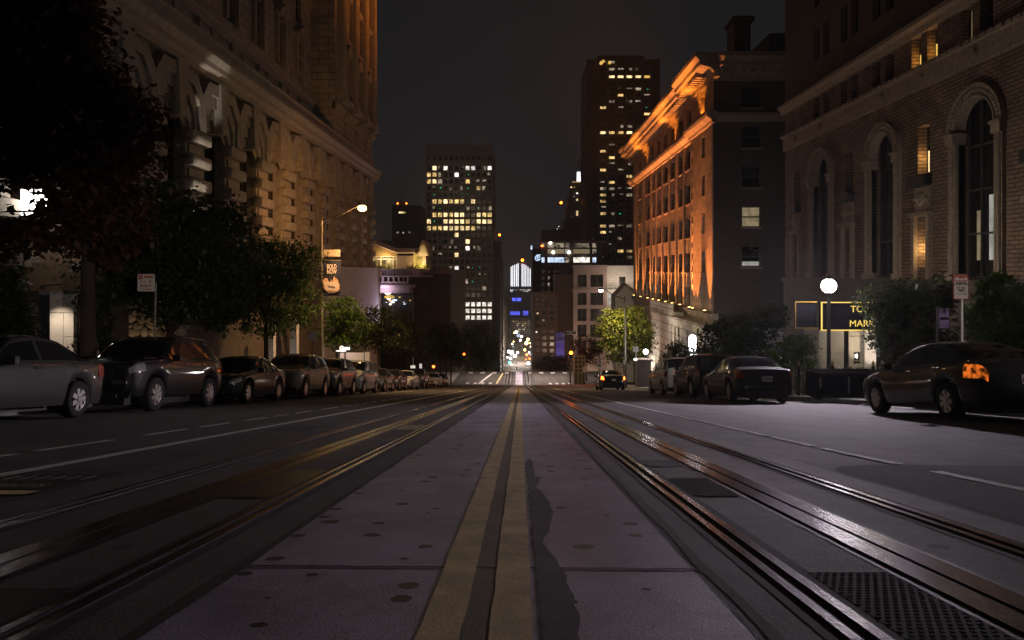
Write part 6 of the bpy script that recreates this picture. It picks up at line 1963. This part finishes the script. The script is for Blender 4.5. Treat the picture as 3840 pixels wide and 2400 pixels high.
cy_ = 104
def far_sign(label, px, py, w, h, y, m, foot=True):
    t = thing('traffic_sign', label, 'sign', (PX(px, y), y, gz(y)))
    b = bmesh.new(); post(b, PX(px, y), y + .08, PZ(py, y), .04); obj('post', b, M['post'], t)
    b = bmesh.new(); panel(b, PX(px, y), y, PZ(py, y), w * y / F, h * y / F, .05, .02); obj('panel', b, M[m], t)
    return t
s4 = far_sign('square no left turn sign at the far corner of the crossing', 2195, 1385, 17, 20, 118, 'sign_white')
b = bmesh.new()
c = P(2195, 1385, 117.9)
for k in range(24):
    a0, a1 = 2 * math.pi * k / 24, 2 * math.pi * (k + 1) / 24
    prism(b, [(c.x + r * math.cos(t), c.z + r * math.sin(t)) for r, t in ((.24, a0), (.32, a0), (.32, a1), (.24, a1))], 'y', c.y - .02, c.y)
prism(b, [(c.x - .21, c.z + .16), (c.x - .16, c.z + .21), (c.x + .21, c.z - .16), (c.x + .16, c.z - .21)], 'y', c.y - .025, c.y - .005)
obj('red_ring', b, M['sign_red'], s4)
b = bmesh.new(); prism(b, [(c.x + .08, c.z - .17), (c.x + .14, c.z - .17), (c.x + .14, c.z + .06), (c.x - .05, c.z + .06), (c.x - .05, c.z + .14), (c.x - .19, c.z + .03), (c.x - .05, c.z - .08), (c.x - .05, c.z), (c.x + .08, c.z)], 'y', c.y - .015, c.y - .003); obj('arrow', b, M['ink'], s4)
s5 = far_sign('white transit stop sign with a small black vehicle symbol', 2249, 1372, 18, 23, 61, 'sign_white')
b = bmesh.new(); c = P(2247, 1370, 60.95); box(b, c.x - .12, c.x + .09, c.y - .01, c.y, c.z - .08, c.z + .07); box(b, c.x + .12, c.x + .155, c.y - .01, c.y, c.z - .06, c.z + .11); obj('symbol', b, M['ink'], s5)
far_sign('white square sign beside the dark gate pier', 2384, 1309, 20, 20, 61.2, 'sign_white')
far_sign('small grey sign under the round trimmed tree', 2341, 1358, 9, 17, 61, 'sign_white')

# Powell street name mast, signals
pm = thing('street_name_sign', 'white framed street name sign reading Powell on a slim mast', 'sign', (PX(2138, 119), 119, gz(119)))
b = bmesh.new(); cyl(b, (PX(2137, 119), 119, gz(119)), (PX(2137, 119), 119, PZ(1206, 119)), .07, .045, 8); obj('mast', b, M['post'], pm)
b = bmesh.new(); box(b, PX(2117, 119), PX(2160, 119), 118.8, 118.86, PZ(1254, 119), PZ(1241, 119)); obj('frame', b, M['sign_white'], pm)
b = bmesh.new(); box(b, PX(2118.5, 119), PX(2158.5, 119), 118.77, 118.8, PZ(1252.5, 119), PZ(1242.5, 119)); obj('panel', b, M['ink'], pm)
text('lettering', 'Powell', .36, M['sign_white'], (PX(2138.5, 119), 118.76, PZ(1247.5, 119)), pm, sx=1.25)
def signal(label, px, py, y, lit, m, power, color):
    x, z = PX(px, y), PZ(py, y)
    t = thing('traffic_signal', label, 'traffic light', (x, y, gz(y)))
    b = bmesh.new(); cyl(b, (x, y + .25, gz(y)), (x, y + .25, z + .3), .07, .06, 8); obj('pole', b, M['post'], t)
    b = bmesh.new(); box(b, x - .26, x + .26, y - .12, y + .14, z - .58, z + .58, .03); obj('housing', b, M['black'], t)
    for k, dz in enumerate((.33, 0, -.33)):
        b = bmesh.new(); cyl(b, (x, y - .123, z + dz), (x, y - .15, z + dz), .24 if k == lit else .125, .2 if k == lit else .11, 14); obj('lens', b, M[m] if k == lit else M['darkglass'], t)  # lit lens enlarged to stand for its bloom
        b = bmesh.new(); lathe(b, [(.20, 0), (.20, .16)], (0, 0, 0), seg=14); bmesh.ops.rotate(b, verts=b.verts, matrix=Matrix.Rotation(R(90), 3, 'X'), cent=(0, 0, 0)); bmesh.ops.translate(b, verts=b.verts, vec=(x, y - .12, z + dz)); obj('hood', b, M['black'], t)
    light('signal_light', 'SPOT', (x, y - .2, z + (.33, 0, -.33)[lit]), power, color, (x - 1, y - 8, z - 2), .12, 165, .5, t)
    return t
signal('traffic signal glowing fiery red at the right corner of the crossing', 2141, 1331, 108, 0, 'red_signal', 2200, (1, .12, .01))
signal('traffic signal on the left corner of the crossing with a small amber light', 1740, 1334, 146, 0, 'tail_on', 60, (1, .3, .04))
signal('small red traffic signal among the tree trunks on the left', 1626, 1367, 121, 2, 'tail_on', 10, (1, .1, .02))
signal('small traffic signal showing green down the lower street', 1911, 1362, 330, 2, 'green_signal', 5, (.1, 1, .8)) if False else None

bt = thing('signal_booth', 'yellow framed lattice booth with small panes at the right corner of the crossing', 'booth', (PX(2175, 121), 121, gz(121)))
b = bmesh.new()
X_ = [PX(v_, 121) for v_ in (2154, 2168, 2182, 2194)]; Z_ = [PZ(v_, 121) for v_ in (1398, 1382, 1366, 1350, 1336)]
for xx in X_:
    for y in (121, 122.4): box(b, xx - .05, xx + .05, y - .05, y + .05, gz(121), Z_[-1])
for zz in Z_:
    box(b, X_[0] + .052, X_[-1] - .052, 120.96, 121.04, zz - .04, zz + .04); box(b, X_[0] + .052, X_[-1] - .052, 122.36, 122.44, zz - .04, zz + .04)
obj('frame', b, mat('yellow booth frame', (.45, .30, .09), .6), bt)
b = bmesh.new(); box(b, X_[0] + .06, X_[-1] - .06, 121.1, 122.3, gz(121), Z_[-1] - .1); obj('panel', b, M['umber'], bt)

# club entrance sign on the left, small lit kiosks between the parked cars and the trees
gs = thing('club_sign', 'white lit fitness sign with an orange stroke over a dark awning', 'sign', (PX(1290, 52), 52, PZ(1315, 52)))
text('lettering', 'Gym', .38, M['white_letter'], (PX(1294, 52), 51.9, PZ(1305, 52)), gs, sx=1.0, bold=.012)
b = bmesh.new(); prism(b, [(PX(1272, 52), PZ(1311, 52)), (PX(1277, 52), PZ(1311, 52)), (PX(1281, 52), PZ(1297, 52)), (PX(1278, 52), PZ(1297, 52))], 'y', 51.9, 51.95); obj('stroke', b, M['orange_letter'], gs)
b = bmesh.new(); box(b, PX(1262, 52), PX(1298, 52), 51.92, 51.96, PZ(1317, 52), PZ(1314, 52)); obj('light_bar', b, M['white_letter'], gs)
b = bmesh.new(); box(b, PX(1258, 52), PX(1364, 52), 52, 53.5, PZ(1322, 52), PZ(1318.5, 52)); box(b, PX(1262, 52), PX(1304, 52), 52, 52.2, PZ(1318.5, 52), PZ(1297, 52)); obj('awning', b, M['black'], gs)
b = bmesh.new(); cyl(b, P(1296, 1283, 52), P(1324, 1308, 52.5), .03, .03, 6); cyl(b, (PX(1350, 52), 53.4, PZ(1322, 52)), (PX(1350, 52), 53.4, gz(52)), .05, .05, 8); obj('stay', b, M['galv'], gs)
en = thing('entrance_wall', 'pale lit entrance wall under the fitness sign', 'wall', (PX(1310, 54), 54, gz(54)))
b = bmesh.new(); box(b, PX(1275, 54), PX(1290, 54), 54, 54.4, gz(54), PZ(1322, 54)); box(b, PX(1296, 54), PX(1385, 54), 54.1, 54.5, gz(54), PZ(1322, 54)); obj('wall', b, M['white_stone'], en)
light('entrance_light', 'POINT', (PX(1284, 53), 52.9, PZ(1326, 53)), 34, (1, .93, .95), size=.15, parent=en)
for px, py, w, h, lab in ((1548, 1381, 17, 20, 'small white light box above the white cars'), (1577, 1378, 9, 26, 'narrow white light box above the second white car')):
    t = thing('light_box', lab, 'light box', (PX(px, 86), 86, gz(86)))
    b = bmesh.new(); box(b, PX(px - w / 2, 86), PX(px + w / 2, 86), 86, 86.15, PZ(py + h / 2, 86), PZ(py - h / 2, 86)); obj('face', b, M['w_white'], t)
    b = bmesh.new(); cyl(b, (PX(px, 86), 86.08, gz(86)), (PX(px, 86), 86.08, PZ(py + h / 2, 86)), .08, .08, 8); obj('leg', b, M['black'], t)
# pale boulders of light between the left trees: garden wall pieces
gw = thing('garden_wall', 'pale garden wall glimpsed between the tree trunks behind the blue sedan', 'wall', (PX(1060, 48), 48, gz(48)))
b = bmesh.new(); box(b, PX(1005, 48), PX(1025, 48), 48, 48.5, gz(48), PZ(1200, 48)); box(b, PX(1088, 48), PX(1112, 48), 48, 48.5, gz(48), PZ(1200, 48)); obj('pier', b, M['white_stone'], gw)
light('garden_light', 'POINT', (PX(1060, 47), 46.6, gz(47) + 2.2), 16, (1, .9, .8), size=.1, parent=gw)

# purple poster on the right, hedge planter, fence
pp = thing('lit_poster', 'small dim violet poster hanging among the dark trees on the right', 'poster', (PX(3540, 20), 20, PZ(1230, 20)))
b = bmesh.new(); box(b, PX(3523, 20), PX(3559, 20), 20, 20.03, PZ(1231, 20), PZ(1156, 20)); obj('panel', b, emis('violet poster', (.36, .22, .42), .16, contrast=.7, nscale=3), pp)
b = bmesh.new(); prism(b, [(PX(3536, 20), PZ(1156, 20)), (PX(3546, 20), PZ(1156, 20)), (PX(3541, 20), PZ(1180, 20))], 'y', 19.985, 19.995); box(b, PX(3524, 20), PX(3558, 20), 19.985, 19.995, PZ(1200, 20), PZ(1189, 20)); obj('print', b, M['navy'], pp)
b = bmesh.new(); cyl(b, (PX(3523, 20) - .06, 20.02, gz(20)), (PX(3523, 20) - .06, 20.02, PZ(1150, 20)), .04, .04, 8); obj('post', b, M['black'], pp)
fx0, fx1, fy = PX(2990, 28), PX(3520, 25), 26.5
fn = thing('iron_fence', 'low black iron fence with brass finials in front of the stone porch', 'fence', (12.5, fy, gz(fy)))
b = bmesh.new()
zb, zt = gz(fy) + .15, gz(fy) + 1.25
for k in range(46):
    xx = 10.3 + .13 * k; box(b, xx - .012, xx + .012, fy - .012, fy + .012, zb, zt - .06)
box(b, 10.2, 16.3, fy - .02, fy + .02, zt - .18, zt - .14); box(b, 10.2, 16.3, fy - .021, fy + .021, zb + .12, zb + .16)
obj('railing', b, M['black'], fn)
for xx in (10.25, 11.5, 13.0, 14.6, 16.2):
    b = bmesh.new(); box(b, xx - .045, xx + .045, fy - .045, fy + .045, zb - .05, zt); obj('fence_post', b, M['black'], fn)
    b = bmesh.new(); lathe(b, [(.05, 0), (.03, .03), (.055, .09), (.03, .14), (.008, .2)], (xx, fy, zt), seg=10); obj('finial', b, mat('brass', (.55, .36, .11), .3, 1.0) if 'brass' not in bpy.data.materials else bpy.data.materials['brass'], fn)
up = thing('utility_cabinet', 'black utility cabinet standing on the pavement past the driveway', 'cabinet', (10.6, 23.4, gz(23.4) + .15))
b = bmesh.new(); box(b, 9.62, 11.7, 23.3, 24.3, gz(23.4) + .1, PZ(1404, 23.4), .03); box(b, 9.55, 11.8, 23.22, 24.4, PZ(1404, 23.4), PZ(1398, 23.4), .01); obj('case', b, mat('matt black cabinet', (.004, .004, .004), .95, spec=.0), up)
b = bmesh.new(); box(b, 10.62, 10.66, 23.285, 23.3, gz(23.4) + .3, PZ(1412, 23.4)); box(b, 9.7, 9.74, 23.28, 23.3, gz(23.4) + .5, gz(23.4) + .8); obj('door_edge', b, M['galv'], up)

# =================================================================== TREES AND PLANTS
def leaves(blobs, n, size, seed, spread=.16, droop=.0):
    rnd = random.Random(seed)
    vs, fs = [], []
    wsum = sum(b[3] * b[4] * b[5] for b in blobs)
    for (cx0, cy0, cz0, rx, ry_, rz) in blobs:
        m = int(n * rx * ry_ * rz / wsum)
        ncl = max(6, m // 26)
        for c in range(ncl):
            while True:
                p = Vector((rnd.uniform(-1, 1), rnd.uniform(-1, 1), rnd.uniform(-1, 1)))
                l = p.length
                if l <= 1 and (l > .55 or rnd.random() < .35): break
            q = Vector((cx0 + p.x * rx, cy0 + p.y * ry_, cz0 + p.z * rz))
            cs = rnd.uniform(.6, 1.5) * spread * max(rx, rz)
            for k in range(rnd.randint(16, 36)):
                o = q + Vector((rnd.gauss(0, cs), rnd.gauss(0, cs), rnd.gauss(0, cs * .62)))
                a = rnd.uniform(0, 6.283); t = rnd.gauss(.25, .55)
                u_ = Vector((math.cos(a) * math.cos(t), math.sin(a) * math.cos(t), -math.sin(t) - droop)).normalized()
                w_ = u_.cross(Vector((rnd.uniform(-.5, .5), rnd.uniform(-.5, .5), 1))).normalized()
                s = size * rnd.uniform(.6, 1.35)
                i = len(vs)
                vs += [o, o + u_ * s * .45 + w_ * s * .3, o + u_ * s, o + u_ * s * .45 - w_ * s * .3]
                fs.append((i, i + 1, i + 2, i + 3))
    me = bpy.data.meshes.new('crown')
    me.from_pydata([tuple(v_) for v_ in vs], [], fs)
    me.update()
    return me

def tree(label, base, blobs, n, size, m, seed, trunk_r=.13, name='street_tree', group=None, cat='tree', limbs=6, spread=.16, droop=0.0, fork=None):
    """blobs: crown masses as (dx, dy, z above base, rx, ry, rz) round the base"""
    t = thing(name, label, cat, base, group)
    me = leaves(blobs, n, size, seed, spread, droop)
    me.materials.append(M[m])
    o = bpy.data.objects.new('crown', me); COL.objects.link(o); o.parent = t
    rnd = random.Random(seed + 1)
    b = bmesh.new()
    zc = max(bb[2] for bb in blobs); zl = min(bb[2] - bb[5] for bb in blobs)
    fk = fork or max(.6, zl + .25 * (zc - zl))
    p1 = Vector((rnd.uniform(-.1, .1), rnd.uniform(-.1, .1), fk))
    tube(b, [(0, 0, -.2), (p1.x * .4, p1.y * .4, fk * .5), p1], [trunk_r * 1.25, trunk_r * .95, trunk_r * .8], 9)
    for k in range(limbs):
        bb = blobs[k % len(blobs)]
        e_ = Vector((bb[0] + rnd.uniform(-.7, .7) * bb[3], bb[1] + rnd.uniform(-.7, .7) * bb[4], bb[2] + rnd.uniform(-.2, .8) * bb[5]))
        mid = p1.lerp(e_, .5) + Vector((rnd.uniform(-.2, .2), rnd.uniform(-.2, .2), .15 * bb[5]))
        tube(b, [p1, mid, e_], [trunk_r * .6, trunk_r * .36, trunk_r * .1], 7)
        for q_ in range(3):
            e2 = mid.lerp(e_, rnd.random()) + Vector((rnd.uniform(-.5, .5) * bb[3], rnd.uniform(-.5, .5) * bb[4], rnd.uniform(0, .5) * bb[5]))
            tube(b, [mid, e2], [trunk_r * .25, trunk_r * .05], 5)
    obj('trunk', b, M['bark'], t, True, True)
    return t
def ground_at(x, y): return gz(y) + .15

def pxtree(label, px, y, blobs_px, n, size, m, seed, **kw):
    """crown masses given where the photograph shows them: (px, py, rx, ry) in photo pixels at distance y"""
    x = PX(px, y); z0 = ground_at(x, y)
    bl = []
    for (a, c, rx, rz) in blobs_px:
        k = y / F
        bl.append((PX(a, y) - x, 0, PZ(c, y) - z0, rx * k, max(.9 * rx * k, .5), rz * k))
    return tree(label, (x, y, z0), bl, n, size, m, seed, **kw)

pxtree('big dark tree with reddish leaves filling the upper left corner', 330, 20.5, [(120, 250, 260, 300), (330, 470, 230, 230), (60, 590, 190, 110), (340, 750, 180, 140), (150, 20, 200, 150), (120, 890, 220, 60), (390, 880, 150, 110)], 27000, .26, 'leaf_red', 11, trunk_r=.2, limbs=9)
pxtree('dark green tree rising behind the black car on the left', 640, 25, [(560, 830, 190, 160), (760, 930, 200, 180), (470, 1010, 170, 120), (700, 1080, 210, 120), (850, 1130, 120, 110)], 20000, .22, 'leaf_dark', 12, trunk_r=.15, limbs=8, fork=2.2)
pxtree('feathery tree left of the amber street lamp, lit along its right edge', 1000, 44, [(1010, 990, 130, 120), (1130, 1000, 75, 115), (900, 1080, 100, 110), (1080, 1140, 120, 90), (990, 1210, 90, 50)], 15000, .20, 'leaf', 13, trunk_r=.14, limbs=9, droop=.3)
pxtree('lower green tree right of the banner, lit by the amber street lamp', 1262, 56, [(1285, 1170, 70, 60), (1330, 1225, 55, 55), (1250, 1235, 60, 50), (1290, 1280, 70, 35)], 8000, .2, 'leaf', 14, droop=.3)
pxtree('dark tree in front of the pale podium, left of the terrace pavilion', 1420, 62, [(1420, 1210, 75, 70), (1380, 1270, 60, 50), (1470, 1260, 60, 60)], 6000, .24, 'leaf_dark', 15)
pxtree('dark tree below the terrace pavilion above the small parked cars', 1530, 72, [(1520, 1240, 70, 65), (1560, 1290, 60, 50), (1490, 1300, 50, 40)], 5000, .28, 'leaf_dark', 16)
for i, (px, y) in enumerate(((1652, 104), (1672, 108), (1690, 111))):
    pxtree('slim dark street tree before the crossing, %s of the three close trunks' % ('leftmost', 'middle one', 'rightmost')[i], px, y, [(px - 20 + 12 * i, 1290, 50, 55), (px - 10, 1240, 40, 40)], 3000, .34, 'leaf_dark', 20 + i, group='three slim trees before the crossing', fork=3.0)
pxtree('large dark tree beyond the crossing on the left, below the brown office tower', 1820, 156, [(1800, 1270, 75, 75), (1740, 1290, 70, 70), (1830, 1330, 55, 60), (1670, 1300, 60, 60), (1770, 1350, 90, 40)], 9000, .5, 'leaf_dark', 24, trunk_r=.3, limbs=8)
pxtree('thin young tree with bright leaves by the left corner signal', 1752, 145, [(1752, 1290, 8, 24), (1757, 1330, 7, 18)], 700, .3, 'leaf_lime', 25, trunk_r=.08, limbs=4)
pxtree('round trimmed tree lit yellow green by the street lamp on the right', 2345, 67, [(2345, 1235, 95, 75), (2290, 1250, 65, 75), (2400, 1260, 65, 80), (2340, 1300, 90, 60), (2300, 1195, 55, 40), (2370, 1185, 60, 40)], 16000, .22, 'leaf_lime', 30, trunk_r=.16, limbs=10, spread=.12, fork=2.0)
pxtree('dark tree with a red glow left of the round trimmed tree', 2200, 126, [(2195, 1300, 55, 45), (2220, 1340, 45, 35), (2175, 1345, 40, 30)], 4000, .34, 'leaf_red', 31)  # reddish leaf colour puts the signal's red glow into the crown
pxtree('low dark bush beyond the crossing under the violet portal', 2060, 160, [(2060, 1365, 60, 28), (2110, 1360, 45, 26)], 3000, .5, 'leaf_dark', 32, name='bush', cat='bush', fork=.7)
pxtree('dark shrub in front of the pale granite podium', 2545, 57, [(2540, 1325, 50, 45), (2520, 1375, 35, 30), (2570, 1360, 40, 40)], 4000, .2, 'leaf_dark', 33, name='shrub', cat='shrub')
pxtree('wide dark tree between the tall lantern and the leafy bright shrub', 2740, 42, [(2700, 1290, 100, 80), (2800, 1320, 100, 80), (2660, 1350, 70, 50), (2850, 1250, 70, 60), (2900, 1190, 70, 50), (2760, 1230, 90, 50)], 12000, .2, 'leaf_dark', 34, trunk_r=.14)
pxtree('bright leafy shrub lit by the dazzling post lamp', 2990, 29.6, [(2925, 1320, 42, 45), (3000, 1290, 50, 40), (3020, 1340, 45, 42), (2960, 1365, 45, 28)], 2600, .16, 'leaf', 35, name='shrub', cat='shrub', trunk_r=.06, spread=.2)
pxtree('dark maple tree covering the right end of the hotel sign', 3350, 24, [(3330, 1130, 100, 75), (3420, 1200, 130, 110), (3340, 1255, 85, 65), (3480, 1290, 110, 80), (3340, 1330, 45, 60), (3500, 1100, 90, 70)], 11000, .15, 'leaf_dark', 36, trunk_r=.13, limbs=9)
pxtree('leafy green tree at the right edge behind the loading sign', 3740, 20, [(3760, 1120, 95, 95), (3690, 1210, 80, 80), (3800, 1240, 90, 80), (3740, 1290, 90, 50)], 8000, .14, 'leaf', 37, trunk_r=.09, limbs=8)
pxtree('conical dark cypress in front of the stone gateway at the left edge', 40, 22.5, [(30, 1000, 28, 60), (35, 1080, 45, 70), (40, 1170, 65, 80), (45, 1250, 75, 60)], 5000, .14, 'leaf_dark', 38, name='cypress', trunk_r=.08)
pxtree('dark shrub between the lit pillar and the rubble wall', 375, 27, [(375, 1150, 25, 45), (370, 1220, 40, 50), (350, 1280, 60, 35)], 3000, .13, 'leaf_dark', 39, name='shrub', cat='shrub', trunk_r=.05)
hd = thing('hedge', 'low clipped hedge behind the black iron fence', 'hedge', (13.2, 27.4, gz(27.4) + .15))
me = leaves([(-2.2 + .9 * k, 0, .5, .6, .5, .55) for k in range(6)], 5200, .1, 61, .2); me.materials.append(M['hedge'])
o = bpy.data.objects.new('foliage', me); COL.objects.link(o); o.parent = hd
for c_, r_, lab in ((230, 615, 'left planter of glowing flowers on the terrace balustrade'), (960, 625, 'right planter of glowing yellow flowers under the arched gable')):
    t = thing('flower_planter', lab, 'planter', (tx(cx(c_)), Yt - .6, tz(cyy(640))))
    me = leaves([(-1.2 + .8 * k, 0, .25, .55, .4, .3) for k in range(4)], 500, .22, int(c_), .3); me.materials.append(M['leaf_lime'])
    o = bpy.data.objects.new('flowers', me); COL.objects.link(o); o.parent = t
    b = bmesh.new(); box(b, -1.6, 1.6, -.25, .25, -.35, 0); o = obj('box', b, M['white_stone'], t, local=True)

# =================================================================== THE LOWER STREET: far cars and lamps
def far_car(label, px, y, facing, m, lit):
    x = PX(px, y)
    return car('sedan', label, 'car', x, y, facing, paint('far dark', (.03, .03, .035)), tail='tail_on' if facing > 0 else 'tailglass', head='head_on' if facing < 0 else 'lampglass', detail=False, plate='', name='moving_car', scale=1.05, slope=math.atan((gz(y + 1) - gz(y - 1)) / 2))
far_car('nearest car climbing the lower street with bright white headlamps', 1938, 500, -1, None, 1)
far_car('car behind it on the lower street, headlamps glaring', 1938, 560, -1, None, 1)
far_car('white-lit car waiting left of the climbing cars on the lower street', 1922, 620, -1, None, 1)
far_car('car going down the lower street with red tail lamps', 1979, 600, 1, None, 1)
far_car('farthest car on the lower street with red tail lamps', 1972, 720, 1, None, 1)
for i, (px, py, y, m, r) in enumerate(((1936, 1245, 700, 'lamp_small', 1.2), (1929, 1249, 690, 'sodium', .6), (1980, 1273, 640, 'sodium', 1.1), (1974, 1287, 600, 'sodium', 1.3), (1944, 1258, 660, 'w_blue', 1.6), (1956, 1262, 640, 'lamp_cool', .9), (1919, 1322, 560, 'lamp_cool', 1.5), (1908, 1318, 540, 'lamp_cool', 1.0), (1976, 1330, 560, 'tail_on', .9), (1984, 1322, 560, 'lamp_cool', .6), (1981, 1362, 520, 'lamp_cool', 1.0), (1995, 1363, 500, 'w_blue', 1.2), (1911, 1360, 520, 'green_signal', .8), (1917, 1366, 500, 'sodium', .7), (1926, 1281, 640, 'sodium', .4), (1990, 1300, 560, 'w_white', .8), (1924, 1300, 560, 'w_blue', .5), (1915, 1345, 540, 'lamp_cool', .8), (1986, 1345, 540, 'tail_on', .7), (1932, 1335, 560, 'lamp_cool', 1.1), (1941, 1322, 580, 'lamp_cool', .8), (1968, 1312, 600, 'sodium', .8), (1987, 1287, 640, 'sodium', .5), (1951, 1276, 640, 'lamp_small', .8), (1921, 1290, 640, 'lamp_cool', .6), (1972, 1348, 540, 'tail_on', .5), (1990, 1330, 560, 'w_blue', .7), (1903, 1340, 520, 'lamp_small', .5))):
    col = {'lamp_small': 'warm white', 'sodium': 'amber', 'w_blue': 'bluish', 'lamp_cool': 'cool white', 'tail_on': 'red', 'green_signal': 'green', 'w_white': 'white'}[m]
    side = 'left' if px < 1950 else 'right'
    x, z = PX(px, y), PZ(py, y)
    lab = 'tiny %s lamp far down the %s side of the lower street' % (col, side)
    t = thing('far_lamp', lab, 'lamp', (x, y, gz(y)), 'lamps far down the lower street')
    b = bmesh.new(); sphere(b, (x, y, z), r * 1.05, 10, 7); obj('globe', b, M[m], t, True)
    if z > gz(y) + .8:
        b = bmesh.new(); cyl(b, (x, y, gz(y)), (x, y, z), .1, .08, 6); obj('pole', b, M['far_dark'], t)
light('valley_fill', 'POINT', (PX(1950, 560), 560, gz(560) + 9), 55000, (1, .75, .55), size=1.0)  # added fill over the lower street, not a lamp of its own
light('crossing_fill', 'SPOT', (1.5, 131, gz(128) + 9), 13000, (1, .80, .68), (1.5, 130.5, gz(128)), .3, 150, .7)  # added fill over the crossing, no lamp hangs here

for (x, y, z, w) in ((-34, 345, -20, 9000), (-30, 330, 40, 15000), (48, 330, -30, 4000), (11.5, 196, -26, 5000), (30, 180, -14, 3500)):
    light('facade_fill', 'POINT', (x, y, z), w, (1, .72, .5), size=1.0)  # added fills without fixtures, to brighten the towers and far facades

for px, y in ((1938, 500), (1938, 560), (1922, 620)):
    light('headlamp_beam', 'SPOT', (PX(px, y), y - 3.2, gz(y) + 1.0), 26000, (1, .95, .92), (PX(px, y), y - 24, gz(y - 24)), .3, 60, .8)
# night air: a thin even haze that lets the lamps glow a little
bm = bmesh.new(); box(bm, -1520, 1520, -75, 3020, -84, 131)
hm = bpy.data.materials.new('haze'); hm.use_nodes = True
ht = hm.node_tree; ht.nodes.clear()
ho = ht.nodes.new("ShaderNodeOutputMaterial"); hv = ht.nodes.new("ShaderNodeVolumePrincipled")
hv.inputs["Color"].default_value = (.85, .85, .88, 1); hv.inputs["Density"].default_value = 0.0002
hv.inputs["Anisotropy"].default_value = 0.55
ht.links.new(hv.outputs[0], ho.inputs["Volume"])
tag(obj('haze', bm, hm), kind='stuff')
sc.cycles.volume_bounces = 0
